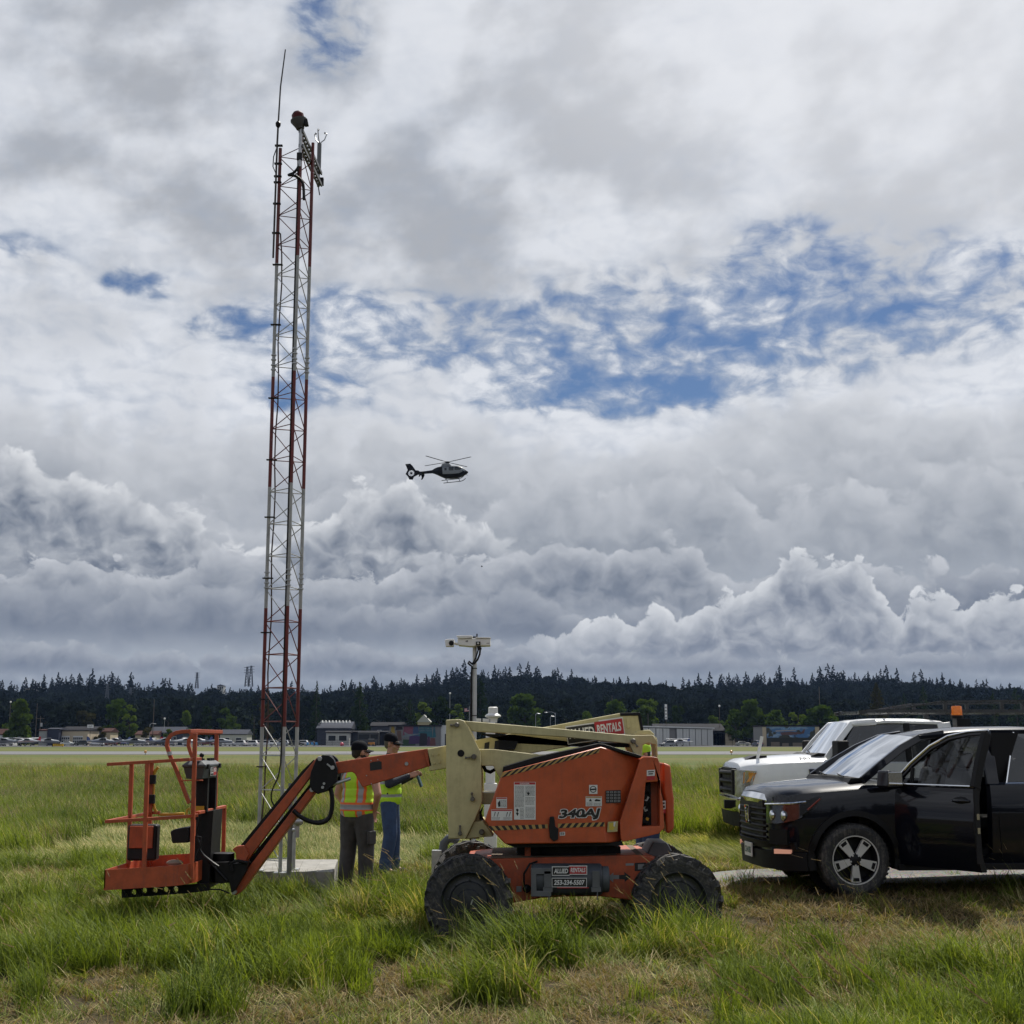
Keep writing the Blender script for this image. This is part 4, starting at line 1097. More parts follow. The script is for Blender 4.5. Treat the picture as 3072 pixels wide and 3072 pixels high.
# ---- parked cars, simple but with body, windows, wheels, lamps
def car(px, Y, rz, label, color, suv=True):
    m = mat('car_%s' % '_'.join('%02d' % int(c * 99) for c in color), color, .3, var=0, coat=.6)
    r = thing('parked_car', label, 'car', (W(px, 2220, Y).x, Y, 0.03), rz, 'cars parked by the airfield')
    hgt = 1.7 if suv else 1.42
    sec = [(2.25, .45, .8), (2.2, .80, .86), (1.3, .98, .9), (.75, 1.0, .9)]
    b = MB().prism([(2.3, .3), (2.32, .62), (2.2, .82), (1.1, 1.0), (-2.1, 1.02), (-2.3, .9), (-2.3, .32)], -.9, .9); bd = b.build('body', m, r, bevel=.09, world=False)
    t = hgt; rr = -2.05 if suv else -1.5
    MB().prism([(1.05, .98), (.35, t), (rr + .35, t), (rr, .99)], -.76, .76).build('cabin', m, r, bevel=.08, world=False)
    MB().prism([(.85, 1.04), (.32, t - .1), (rr + .45, t - .1), (rr + .2, 1.04)], -.785, .785).prism_x([(-.66, 1.04), (.66, 1.04), (.6, t - .1), (-.6, t - .1)], -.1, .7).build('window', WIN, r, world=False)
    for x in (1.4, -1.4):
        for sy in (-1, 1):
            w = MB().lathe([(0, -.11), (.28, -.11), (.34, -.07), (.34, .07), (.28, .11), (0, .11)], (x, sy * .82, .34), 'Y', 14).build('wheel', RUBBER, r, world=False)
            MB().lathe([(0, .13), (.2, .125), (.21, .1)] if sy > 0 else [(0, -.13), (.2, -.125), (.21, -.1)], (x, sy * .82, .34), 'Y', 10).build('rim', GALV, w, world=False)
    for sy in (-1, 1):
        MB().obox((2.22, sy * .68, .7), (.16, .34, .14)).build('headlight', CHROME, r, world=False); MB().obox((-2.26, sy * .72, .85), (.1, .2, .22)).build('taillight', RED, r, world=False)
    return r
car(716, 400, R(170), 'silver car at the left end of the car row by the tower', (.5, .5, .5)); car(752, 402, R(175), 'white van-like car left of the tower legs', (.7, .7, .7))
car(800, 404, R(10), 'white car seen through the lower tower bracing', (.72, .72, .72)); car(845, 403, R(178), 'pale grey car right behind the tower legs', (.42, .44, .46))
car(890, 402, R(5), 'black car right of the tower legs', (.03, .03, .035)); car(690, 418, R(5), 'white car in the back row left of the tower', (.7, .7, .7))
car(735, 420, R(170), 'dark blue car in the back row left of the tower', (.03, .04, .08)); car(775, 420, R(8), 'silver car in the back row by the tower', (.4, .4, .4))
car(905, 420, R(172), 'white car in the back row near the blue chairs', (.7, .7, .7)); car(870, 424, R(0), 'grey car in the back row right of the tower', (.2, .2, .2))
car(2002, 380, R(200), 'silver grey car beside the plane in front of the hangar row', (.25, .26, .28)); car(2272, 372, R(100), 'small dark blue car left of the painted hangar', (.06, .07, .12))
car(205, 424, R(0), 'white car in front of the tan garage doors', (.6, .62, .6), False); car(245, 424, R(180), 'dark car in front of the right tan garage door', (.03, .035, .03))
car(3010, 430, R(180), 'silver car far behind the black vehicle roof', (.4, .42, .45)); car(2228, 410, R(0), 'pale car behind the dark fence', (.4, .4, .36), False)
for i, px in enumerate((20, 110, 160, 290, 330, 375, 425, 475, 520, 570, 620, 648, 826, 930)):
    c_ = ((.6, .6, .6), (.05, .05, .06), (.35, .36, .38), (.7, .7, .7), (.12, .03, .03), (.06, .08, .14))[i % 6]
    car(px, 431 + (i % 3) * 3, R((4, 176, 90)[i % 3]), ('light grey car', 'black car', 'mid grey car', 'white car', 'dark red car', 'navy car')[i % 6] + ' far back ' + ('behind the plane cut by the left photo edge', 'behind the red-tailed plane', 'left of the navy shed', 'right of the tan garage', 'below the low brown house', 'in front of the tall broad tree', 'below the brown low house', 'below the curved lamp post', 'left of the bent basket rail', 'under the slim light green tree', 'behind the basket control box', 'just right of the basket hoop', 'behind the left tower leg', 'near the blue chairs')[i], c_, i % 2 == 0)
# shuttle bus and tug by the annex
def bus():
    Y = 398; x0, x1 = ext(1073, 1136, Y); z1 = zat(2197, Y)
    r = thing('shuttle_bus', 'dark small bus with large windscreen parked by the black annex', 'bus', ((x0 + x1) / 2, Y, 0))
    MB().box(x0, x1, Y, Y + 2.4, .4, z1).build('body', mat('bus_dark', (.04, .042, .045), .4), r, bevel=.1)
    MB().box(x0 + .3, x0 + (x1 - x0) * .55, Y - .03, Y + .0, z1 * .5, z1 * .85).box(x0 + (x1 - x0) * .62, x1 - .3, Y - .03, Y, z1 * .5, z1 * .85).build('window', WIN, r)
    MB().box(x0 + .1, x1 - .1, Y - .05, Y + 2.4, z1, z1 + .12).build('roof', PALE, r)
    for x in (x0 + 1.0, x1 - 1.0): MB().lathe([(0, 0), (.42, 0), (.45, .05), (.45, .25), (0, .25)], (x, Y - .05, .45), 'Y', 14).build('wheel', RUBBER, r)
    x = W(1114, 2220, 392).x; t = thing('baggage_tug', 'small orange cart with open cab in front of the dark bus', 'cart', (x, 392, 0))
    MB().box(x - .9, x + .9, 391.4, 392.6, .35, 1.15).build('body', mat('cart_orange', (.5, .2, .03), .5), t, bevel=.08)
    MB().box(x - .85, x + .8, 391.4, 392.6, 2.0, 2.1).build('canopy', PALE, t)
    for a in (-.8, .75): MB().box(x + a - .04, x + a + .04, 391.45, 391.53, 1.1, 2.0).build('post', BLACK, t)
    for a in (-.6, .6): MB().lathe([(0, 0), (.3, 0), (.33, .04), (.33, .2), (0, .2)], (x + a, 391.3, .33), 'Y', 12).build('wheel', RUBBER, t)
bus()
# runway edge lights and little field marks
for i, (px, lb) in enumerate(((438, 'small amber runway edge light left of the orange basket'), (2193, 'small runway edge light right of the boom lift'))):
    p = W(px, 2220, 163); r = thing('runway_light', lb, 'light', (p.x, 163, 0)); MB().tube([(0, 0, 0), (0, 0, .28)], .05, 6).build('stem', GALV, r, world=False); MB().lathe([(.16, .28), (.17, .34), (.14, .52), (.05, .58), (0, .58)], (0, 0, 0), 'Z', 10).build('lens', mat('amber_lens', (.6, .3, .08), .3, var=0), r, world=False)
make_forest()
# ------------------------------------------------------------------ the boom lift in the foreground
def L2(cx, cy): return 1250 + cx * .4917, 2100 + cy * .4918
def L1(cx, cy): return 250 + cx * .4141, 2100 + cy * .4141
def L5(cx, cy): return 700 + cx * .4141, 1900 + cy * .4141
def P2(pts, Y): return XZ([L2(*p) for p in pts], Y)
def P1(pts, Y): return XZ([L1(*p) for p in pts], Y)
def P5(pts, Y): return XZ([L5(*p) for p in pts], Y)
LIFT = thing('boom_lift', 'orange and cream articulated boom lift with four chunky black tyres', 'boom lift', (.57, 13.58, 0))
def lift_wheel(x, y0, steer=0.0):
    Rr, wd = .402, .33; yc = y0 + wd / 2; c = Vector((x, yc, .335))
    t = MB()
    t.lathe([(.265, -.150), (.30, -.160), (.345, -.158), (.372, -.140), (.376, -.06), (.376, .06), (.372, .140), (.345, .158), (.30, .160), (.265, .150)], (0, 0, 0), 'Y', 48)
    for sgn in (-1, 1):
        for k in range(18):
            a = 2 * math.pi * (k + (.5 if sgn > 0 else 0)) / 18
            M = Matrix.Rotation(a, 3, 'Y') @ Matrix.Rotation(sgn * R(38), 3, 'Z')
            p = Matrix.Rotation(a, 3, 'Y') @ Vector((0, sgn * .085, .384))
            t.obox(p, (.062, .19, .046), M)
            p2 = Matrix.Rotation(a + sgn * .0 + .19, 3, 'Y') @ Vector((0, sgn * .153, .358))
            t.obox(p2, (.075, .03, .060), Matrix.Rotation(a + .19, 3, 'Y'))
    o = t.build('wheel', RUBBER, LIFT, world=False, smooth=30)
    rim = MB(); s = -1
    rim.lathe([(.268, -.150), (.262, -.154), (.252, -.148), (.247, -.125), (.238, -.095), (.215, -.09), (.178, -.10), (.168, -.112), (.11, -.116), (.10, -.128), (.05, -.132), (0, -.132)], (0, 0, 0), 'Y', 36)
    rim.lathe([(.268, .150), (.252, .148), (.235, .04), (.1, .03), (0, .03)][::-1], (0, 0, 0), 'Y', 36)
    for k in range(8):
        a = 2 * math.pi * k / 8 + .2; rim.lathe([(.012, -.075), (.012, -.062), (0, -.062)][::-1] if False else [(0, -.112), (.013, -.110), (.013, -.08)], (.19 * math.cos(a), 0, .19 * math.sin(a)), 'Y', 6)
    r = rim.build('rim', mat('rim_black', (.014, .017, .022), .42, var=.2, grime=.45, grime_c=(.05, .05, .05)), o, world=False)
    v = MB().obox((.02, -.134, -.02), (.012, .01, .05), Matrix.Rotation(.9, 3, 'Y')).build('valve_cap', GALV, o, world=False)
    o.location = (c.x - LIFT.location.x, c.y - LIFT.location.y, c.z); o.rotation_euler = (0, x * 1.3, steer)
    return o
lift_wheel(-.405, 12.62, R(3)); lift_wheel(1.535, 12.62); lift_wheel(-.43, 14.25, R(3)); lift_wheel(1.50, 14.25)
# chassis
ch = MB(); YF = 12.98
ch.prism(P2([(300, 985), (440, 970), (700, 962), (1330, 945), (1420, 950), (1560, 1010), (1560, 1170), (1320, 1222), (1110, 1197), (900, 1200), (760, 1208), (580, 1240), (300, 1180)], YF), YF, 14.2)
cho = ch.build('chassis', ORANGE2, LIFT, bevel=.012)
zt_ = P2([(440, 970)], YF)[0][1]; MB().prism([(-.2, zt_ + .004), (.25, zt_ + .012), (1.25, zt_ + .03), (1.25, zt_ + .038), (.25, zt_ + .02), (-.2, zt_ + .012)], 13.0, 14.18).build('deck_plate', mat('dusty_deck', (.13, .095, .065), .85, var=.25, vscale=7), LIFT)
ax = MB()
for x in (-.41, 1.52): ax.tube([(x, 12.75, .335), (x, 14.4, .335)], .085, 12)
ax.build('axle', BLACK, LIFT)
MB().lathe([(.50, .60), (.52, .62), (.52, .70), (.47, .715), (.47, .80), (.40, .81)], (.55, 13.58, 0), 'Z', 40).box(.05, 1.05, 13.2, 14.0, .66, .78).build('turntable_bearing', BLACK, LIFT)
MB().box(*[p[0] for p in P2([(660, 900), (695, 900)], 13.1)], 13.1, 13.2, .64, .84).build('turntable_stop', ORANGE2, LIFT)
x_, z_ = P2([(1095, 920)], 13.4)[0]; MB().tube([(x_, 13.35, z_ - .12), (x_ + .02, 13.35, z_ + .03), (x_ - .02, 13.45, z_ + .12)], .05, 10).build('hose', mat('blue_hose', (.05, .12, .32), .5), LIFT)
# counterweight step box over the right far wheel
MB().prism(P2([(1395, 960), (1440, 870), (1530, 872), (1560, 925), (1500, 960)], 13.3), 13.3, 13.9).build('step_cover', GREYPL, LIFT, bevel=.015)
# tool tube with stickers
cx0, cz0 = P2([(700, 1093)], 12.86)[0]; cx1, _ = P2([(1130, 1093)], 12.86)[0]; cr = .145
tb = MB(); tb.lathe([(0, cx0), (cr * .9, cx0), (cr, cx0 + .02), (cr, cx1 - .02), (cr * .9, cx1), (.0, cx1)], (0, 12.86, cz0), 'X', 32)
xk = P2([(810, 0)], 12.86)[0][0]
tub = tb.build('tool_tube', mat('tube_grey', (.045, .052, .062), .5, var=.15, grime=.3, grime_c=(.09, .09, .085)), LIFT)
xe0, xe1 = P2([(1120, 0)], 12.86)[0][0], P2([(1160, 0)], 12.86)[0][0]
MB().lathe([(0, xe0), (cr * .82, xe0), (cr * .82, xe1 - .01), (cr * .75, xe1), (0, xe1)], (0, 12.86, cz0), 'X', 28).build('tube_cap', GREYPL, tub)
bk = MB(); xa = P2([(695, 0)], 12.72)[0][0]; xb = P2([(815, 0)], 12.72)[0][0]
bk.prism([(xa, cz0 + .115), (xb, cz0 + .115), (xb, cz0 + .06), (xa + .05, cz0 + .06), (xa + .05, cz0 - .09), (xb, cz0 - .09), (xb, cz0 - .14), (xa, cz0 - .14)], 12.70, 12.73)
bk.build('tube_bracket', mat('bracket_grey', (.10, .105, .11), .5, var=.15), LIFT, bevel=.004)
for cxs in (795, 1083):
    x = P2([(cxs, 0)], 12.71)[0][0]
    MB().box(x - .035, x + .035, 12.700, 12.714, cz0 - .06, cz0 + .09).box(x - .045, x + .045, 12.703, 12.712, cz0 - .10, cz0 - .055).tube([(x + .012, 12.71, cz0 - .10), (x + .01, 12.70, cz0 - .17)], .006, 5).build('clasp', mat('bracket_grey', (.10, .105, .11), .5), tub, bevel=.003)
def sticker(parent, name, x0, x1, z0, z1, Y, paint, mats=None):
    """thin flat decal lying on a face that looks towards -Y; paint(mb, X, Z, y) draws in shares of its size"""
    mb = MB(); y = Y - .0025
    def quad(u0, u1, v0, v1, m, k=1, sk=0.0):
        yy = y - .0006 * k; a = lambda u: x0 + (x1 - x0) * u; b = lambda v: z0 + (z1 - z0) * v
        mb.add([(a(u0), yy, b(v0)), (a(u1), yy, b(v0)), (a(u1 + sk), yy, b(v1)), (a(u0 + sk), yy, b(v1))], [(0, 1, 2, 3)], m)
    def txt(t, u0, u1, v0, v1, m, k=2, bold=.025, shear=0.0):
        put_text(mb, t, (x0 + (x1 - x0) * u0, y - .0006 * k, z0 + (z1 - z0) * v0), (1, 0, 0), (0, 0, 1), (z1 - z0) * (v1 - v0), (x1 - x0) * (u1 - u0), m, bold, shear)
    paint(quad, txt)
    return mb.build(name, mats or [INKW, INKK, INKR, INKG, YELLOW], parent, smooth=0)
def allied(q, t):
    q(0, .50, .0, .92, 0, 0); q(.48, 1, .1, 1.0, 0, 0); q(.02, .48, .08, .84, 1); q(.50, .98, .18, .92, 2)
    t('ALLIED', .06, .46, .24, .70, 0, 2, .03, .12); t('RENTALS', .53, .95, .34, .78, 0, 2, .03, .12)
def phone(q, t):
    q(.0, 1, .0, 1, 0, 0); q(.015, .985, .06, .94, 1); t('253-234-5507', .06, .94, .24, .78, 0, 2, .03, .15); q(.15, 1.05, -.10, .0, 2, 2)
xs0, zs0 = P2([(825, 1072)], 12.71)[0]; xs1, zs1 = P2([(1040, 1010)], 12.71)[0]
sticker(tub, 'name_sticker', xs0, xs1, zs0, zs1, 12.712, allied)
xs0, zs0 = P2([(825, 1142)], 12.71)[0]; xs1, zs1 = P2([(1038, 1085)], 12.71)[0]
sticker(tub, 'phone_sticker', xs0, xs1, zs0, zs1, 12.712, phone)
ar = MB(); Y_ = YF - .003
def px_poly(mb, pts, Y, m): mb.add([(x, Y, z) for x, z in P2(pts, Y)], [tuple(range(len(pts)))], m)
px_poly(ar, [(1163, 1083), (1200, 1052), (1200, 1068), (1235, 1068), (1235, 1092), (1200, 1092), (1200, 1112)], Y_, 0)
px_poly(ar, [(1235, 1068), (1268, 1066), (1266, 1048), (1306, 1079), (1270, 1110), (1268, 1094), (1235, 1092)], Y_ - .001, 1)
px_poly(ar, [(1275, 997), (1325, 995), (1325, 1009), (1275, 1011)], Y_, 0); px_poly(ar, [(1330, 994), (1398, 990), (1398, 1040), (1330, 1044)], Y_, 1); px_poly(ar, [(1350, 1002), (1388, 1000), (1388, 1030), (1350, 1034)], Y_ - .001, 0)
px_poly(ar, [(552, 1088), (573, 1087), (573, 1115), (552, 1116)], Y_, 0); px_poly(ar, [(608, 1136), (640, 1134), (640, 1170), (608, 1172)], Y_, 0)
ar.build('arrow_decal', [INKG, INKK], cho, smooth=0)
MB().tube([W(*L2(735, 985), 12.9), W(*L2(690, 1000), 12.85), W(*L2(655, 1060), 12.85), W(*L2(655, 1130), 12.9), W(*L2(672, 1155), 12.93)], .010, 6).ball(W(*L2(672, 1150), 12.9), .04, 8, 6).build('cable', BLACK, LIFT)
# ---- turntable hood, near side
def hood(near, mirror=0):
    Ya, Yb = (12.75, 13.22) if near else (14.38, 13.95)
    fr = P2([(415, 735), (525, 440), (1125, 285), (1140, 740), (1155, 872), (540, 880), (455, 790)], 12.75)
    fx = P2([(1365, 358), (1240, 740), (1250, 866)], 12.95)
    if not near: sh = 0
    mb = MB(); n = len(fr); d = .012
    V = [(x, Ya, z) for x, z in fr] + [(x, Yb, z) for x, z in fr]
    k = .2 if near else -.2
    e = [(fx[0][0], Ya + k, fx[0][1]), (fx[1][0], Ya + k, fx[1][1]), (fx[2][0], Ya + k, fx[2][1]), (fx[0][0], Yb, fx[0][1]), (fx[1][0], Yb, fx[1][1]), (fx[2][0], Yb, fx[2][1])]
    V += e; o = 2 * n
    fs = [(0, 1, 2, 3, 4, 5, 6), (2, 3, o + 1, o), (3, 4, o + 2, o + 1), (0, 1, n + 1, n), (1, 2, n + 2, n + 1), (2, o, o + 3, n + 2), (o, o + 1, o + 4, o + 3), (o + 1, o + 2, o + 5, o + 4), (4, 5, n + 5, n + 4), (o + 2, 4, n + 4, o + 5), (5, 6, n + 6, n + 5), (6, 0, n, n + 6), (n, n + 1, n + 2, o + 3, o + 4, o + 5, n + 4, n + 5, n + 6)]
    mb.add(V, fs)
    return mb.build('hood', ORANGE, LIFT, bevel=.014, seg=3)
hd = hood(True); hood(False)
# black ledge along the top of the hood, and the skirt below it
MB().prism(P2([(522, 440), (528, 408), (720, 350), (1108, 265), (1140, 268), (1368, 338), (1366, 356), (1125, 287)], 12.83), 12.80, 13.2).build('hood_gasket', BLACK, LIFT, bevel=.006)
MB().prism(P2([(548, 878), (1150, 868), (1250, 860), (1260, 885), (600, 898)], 12.9), 12.85, 14.3).build('turntable_plate', BLACK, LIFT)
# right pod with its control recess
pod_px = [(1365, 362), (1385, 348), (1440, 346), (1470, 352), (1482, 385), (1490, 560), (1500, 600), (1512, 780), (1478, 815), (1258, 866), (1245, 845), (1240, 740)]
pod = MB().prism(P2(pod_px, 12.82), 12.82, 13.75).build('control_pod', ORANGE, LIFT, bevel=.02, seg=3)
cm = MB().prism(P2([(1397, 502), (1482, 495), (1484, 768), (1374, 772)], 12.82), 12.5, 13.02)
bv = pod.modifiers[0]; pod.modifiers.remove(bv); cut(pod, cm)
bv = pod.modifiers.new('bevel', 'BEVEL'); bv.width = .012; bv.segments = 2; bv.limit_method = 'ANGLE'; bv.angle_limit = R(40)
gd = MB(); rr = random.Random(4)
for i in range(34):
    cx, cy = rr.uniform(1385, 1425), rr.uniform(515, 755); x, z = P2([(cx, cy)], 12.93)[0]; gd.obox((x, 12.96 + rr.uniform(-.03, .03), z), (rr.uniform(.01, .035), .04, rr.uniform(.015, .05)), Matrix.Rotation(rr.uniform(-.5, .5), 3, 'Y'), rr.choice((0, 0, 0, 1, 2)))
px0 = P2([(1376, 505), (1432, 770)], 13.0); gd.box(px0[0][0], px0[1][0], 13.0, 13.02, px0[1][1], px0[0][1], 0)
gd.build('ground_controls', [BLACK, YELLOW, GALV], LIFT)
MB().prism(P2([(1488, 378), (1535, 396), (1550, 560), (1556, 600), (1556, 780), (1520, 812), (1508, 790), (1500, 600), (1490, 560)], 13.3), 13.1, 14.2).build('counterweight', ORANGE, LIFT, bevel=.025, seg=3)
# hood decals
dec = MB(); Yd = 12.7465
def stripes(mb, a0, a1, b0, b1, n, slant=0.0, m=(4, 1)):
    """hazard tape between the corner pixels a0-a1 (top edge) and b0-b1 (bottom edge)"""
    def lerp(p, q, t): return (p[0] + (q[0] - p[0]) * t, p[1] + (q[1] - p[1]) * t)
    px_poly(mb, [a0, a1, b1, b0], Yd, m[0])
    for i in range(n):
        t0, t1 = (i + .15) / n, (i + .65) / n; s = slant / n
        px_poly(mb, [lerp(a0, a1, min(1, t0 + s)), lerp(a0, a1, min(1, t1 + s)), lerp(b0, b1, t1), lerp(b0, b1, t0)], Yd - .0008, m[1])
HAZ = mat('hazard_tan', (.42, .26, .08), .55, var=.1)
stripes(dec, (524, 442), (1122, 292), (512, 474), (1110, 322), 13, .75)
stripes(dec, (432, 770), (800, 758), (452, 797), (800, 783), 9, -.1); stripes(dec, (862, 754), (1147, 745), (862, 781), (1149, 771), 7, .5)
dec.build('hazard_tape', [INKW, INKK, INKR, INKG, HAZ], hd, smooth=0)
dc = MB()
def lines(cx0, cx1, cy0, cy1, n, seed=1, gap=.5):
    r2 = random.Random(seed)
    for i in range(n):
        y = cy0 + (cy1 - cy0) * (i + .25) / n; h = (cy1 - cy0) / n * gap; x = cx0
        while x < cx1 - 2:
            w = r2.uniform(3, 11); px_poly(dc, [(x, y), (min(x + w, cx1), y), (min(x + w, cx1), y + h), (x, y + h)], Yd - .0008, 3); x += w + r2.uniform(1.5, 3)
def panel(cx0, cy0, cx1, cy1, m=0, k=0): px_poly(dc, [(cx0, cy0), (cx1, cy0), (cx1, cy1), (cx0, cy1)], Yd - .0004 * k, m)
panel(594, 500, 726, 730); panel(597, 502, 723, 516, 2, 1); put_text(dc, 'DANGER', (P2([(630, 514)], Yd)[0][0], Yd - .001, P2([(630, 514)], Yd)[0][1]), (1, 0, 0), (0, 0, 1), .013, .09, 0)
lines(600, 655, 522, 655, 17, 2); lines(664, 720, 522, 585, 8, 3); lines(664, 720, 592, 640, 6, 4); lines(632, 655, 660, 725, 8, 5); lines(664, 720, 650, 722, 10, 6)
for (a, b) in ((605, 668), (605, 690), (672, 566)): px_poly(dc, [(a, b), (a + 9, b - 6), (a + 18, b + 2), (a + 10, b + 18)], Yd - .001, 1)
for (a, b, c, d, sd) in ((486, 594, 551, 660, 7), (455, 668, 583, 734, 8), (1052, 518, 1103, 573, 9), (1031, 588, 1130, 648, 10)):
    panel(a, b, c, d)
    if sd != 9: panel(a + 2, b + 2, c - 2, b + 9, 2 if sd != 10 else 4, 1)
lines(515, 548, 608, 655, 6, 11); px_poly(dc, [(494, 628), (510, 610), (512, 650), (498, 652)], Yd - .001, 1)
lines(458, 510, 715, 730, 2, 12); lines(528, 580, 715, 730, 2, 14)
for b in (470, 490, 545, 562): px_poly(dc, [(b, 712), (b + 3, 712), (b + 12, 684), (b + 8, 682)], Yd - .001, 1)
px_poly(dc, [(1060 + 18 * math.cos(k * .5), 545 + 0 * k) if False else (1077 + 21 * math.cos(k * .5236), 545 - 21 * math.sin(k * .5236)) for k in range(12)], Yd - .0008, 1)
px_poly(dc, [(1077 + 16 * math.cos(k * .5236), 545 - 16 * math.sin(k * .5236)) for k in range(12)], Yd - .0014, 0)
px_poly(dc, [(1060, 541), (1095, 539), (1095, 549), (1060, 551)], Yd - .002, 1)
px_poly(dc, [(1050, 618), (1060, 602), (1070, 618)], Yd - .001, 1); lines(1036, 1075, 624, 645, 4, 15); px_poly(dc, [(1085, 612), (1095, 604), (1122, 610), (1120, 618), (1088, 618)], Yd - .001, 1); lines(1080, 1126, 626, 645, 3, 16)
px_poly(dc, [(872, 806), (905, 804), (906, 826), (874, 828)], Yd, 0); put_text(dc, '818', (P2([(878, 823)], Yd)[0][0], Yd - .001, P2([(878, 823)], Yd)[0][1]), (1, 0, -.01), (0, 0, 1), .024, .035, 1, .03)
dc.build('safety_labels', [INKW, INKK, INKR, INKG, HAZ], hd, smooth=0)
m3 = MB(); o_ = P2([(862, 740)], Yd)[0]; w_ = P2([(1120, 0)], Yd)[0][0] - o_[0]
for bold, y, m in ((.085, Yd, 0), (.038, Yd - .0012, 1)): put_text(m3, '340AJ', (o_[0] + (0 if bold > .05 else .008), y, o_[1] + (-.004 if bold > .05 else .004)), (1, 0, .035), (0, 0, 1), .118 if bold > .05 else .104, w_ if bold > .05 else w_ - .016, m, bold, .18)
m3.build('model_number', [INKW, INKK], hd, smooth=0)
lt = MB(); a, b = P2([(812, 715)], Yd)[0], P2([(845, 860)], Yd)[0]
lt.prism(P2([(812, 712), (838, 710), (845, 770), (865, 785), (862, 850), (835, 862), (812, 840), (806, 770)], Yd), 12.715, 12.75)
lt.build('latch', PLASTIC, hd, bevel=.006)
# facet decals (angled panel right of the near face)
A = Vector((P2([(1125, 285)], 12.75)[0][0], 12.75, 0)); B = Vector((P2([(1365, 358)], 12.95)[0][0], 12.95, 0)); fu = (B - A).normalized(); fn = Vector((fu.y, -fu.x, 0))
def on_facet(cx, cy, k=1):
    a_, b_ = ray(*L2(cx, cy)); dvec = Vector((a_, 1, b_)); org = Vector((0, 0, H)); t = ((A - org).dot(fn)) / dvec.dot(fn); return org + dvec * t + fn * (.012 + .0015 * k)
fd = MB()
def fq(pts, m, k=1): fd.add([on_facet(*p, k) for p in pts], [tuple(range(len(pts)))], m)
fq([(1148, 552), (1240, 549), (1243, 626), (1150, 629)], 1)
for i in range(4):
    for j in range(4): u, v = 1152 + i * 22.5, 556 + j * 18; fq([(u + 2, v), (u + 17, v - .5), (u + 17, v + 11), (u + 2, v + 12)], 3, 1.6); fq([(u + 6, v + 3), (u + 12, v + 2), (u + 13, v + 8), (u + 6, v + 9)], 1, 2.2)
fq([(1162, 742), (1224, 738), (1220, 802), (1158, 806)], 5); fq([(1170, 752), (1196, 748), (1205, 775), (1192, 795), (1170, 790)], 4, 1.7); fq([(1196, 744), (1210, 742), (1203, 772), (1196, 770)], 0, 2.2)
fd.build('safety_labels', [INKW, INKK, INKR, INKG, mat('yell', (.55, .42, .05), .5, var=.05), mat('faded_yellow', (.42, .36, .16), .6, var=.1)], hd, smooth=0)
pd = MB()
def pq(pts, m, Y=12.8165): pd.add([(x, Y, z) for x, z in P2(pts, Y)], [tuple(range(len(pts)))], m)
pq([(1404, 428), (1454, 425), (1453, 462), (1404, 464)], 0); pq([(1404, 466), (1453, 463), (1452, 486), (1404, 488)], 2)
pq([(1411, 436), (1447, 433), (1447, 439), (1411, 442)], 1, 12.815); pq([(1414, 448), (1442, 446), (1442, 453), (1414, 455)], 1, 12.815)
pd.build('safety_labels', [INKW, INKK, INKR], pod, smooth=0)
pe = MB()
def pr(pts, m, Y=13.096): pe.add([(x, Y, z) for x, z in P2(pts, Y)], [tuple(range(len(pts)))], m)
pr([(1491, 616), (1519, 614), (1519, 665), (1493, 668)], 0); pr([(1493, 669), (1519, 666), (1519, 690), (1494, 694)], 2); pr([(1497, 624), (1514, 623), (1514, 634), (1498, 636)], 1, 13.094); pr([(1497, 645), (1514, 644), (1514, 658), (1498, 660)], 1, 13.094)
pe.build('safety_labels', [INKW, INKK, INKR], pod, smooth=0)
# ---- upright mast: two cheek plates with the boom between them
mast_px = [(178, 121), (262, 117), (288, 126), (302, 150), (372, 285), (388, 318), (396, 450), (401, 612), (392, 648), (352, 740), (300, 846), (196, 846), (180, 500)]
mb = MB(); mb.prism(P2(mast_px, 13.10), 13.10, 13.26); mb.prism(P2(mast_px, 13.10), 13.76, 13.90)
mst = mb.build('mast', CREAM, LIFT, bevel=.01)
MB().box(*[p[0] for p in P2([(200, 0), (385, 0)], 13.26)], 13.262, 13.758, P2([(0, 845)], 13.3)[0][1], P2([(0, 560)], 13.3)[0][1]).build('mast_web', CREAM, LIFT)
MB().prism(P2([(350, 742), (402, 738), (440, 786), (470, 832), (302, 846), (310, 828)], 13.14), 13.14, 13.9).build('mast_foot', CREAM, LIFT, bevel=.008)
pins = MB()
for cx, cy, r_ in ((246, 152, .024), (349, 346, .026), (341, 605, .022), (265, 815, .020), (396, 806, .026), (1322, 250, .024)):
    x, z = P2([(cx, cy)], 13.08)[0]; pins.lathe([(0, -.05), (r_ * .8, -.05), (r_, -.04), (r_, .03)], (x, 13.10, z), 'Y', 12)
for a, b in (((210, 153), (246, 152)), ((300, 352), (349, 346)), ((337, 570), (341, 605)), ((265, 770), (265, 815)), ((1346, 282), (1322, 250))): p, q_ = P2([a, b], 13.07); pins.bar((p[0], 13.08, p[1]), (q_[0], 13.08, q_[1]), .016, .012); pins.ball((p[0], 13.075, p[1]), .012, 6, 5)
pins.build('pivot_pin', mat('pin_steel', (.16, .15, .13), .45, metal=.6, var=.2), mst)
x, z = P2([(270, 325)], 13.1)[0]; MB().lathe([(0, -.004), (.032, -.004), (.034, 0)], (x, 13.097, z), 'Y', 16).lathe([(0, -.006), (.016, -.006), (.018, 0)], (x, 13.097, z), 'Y', 12).build('pin_boss', BLACK, mst)
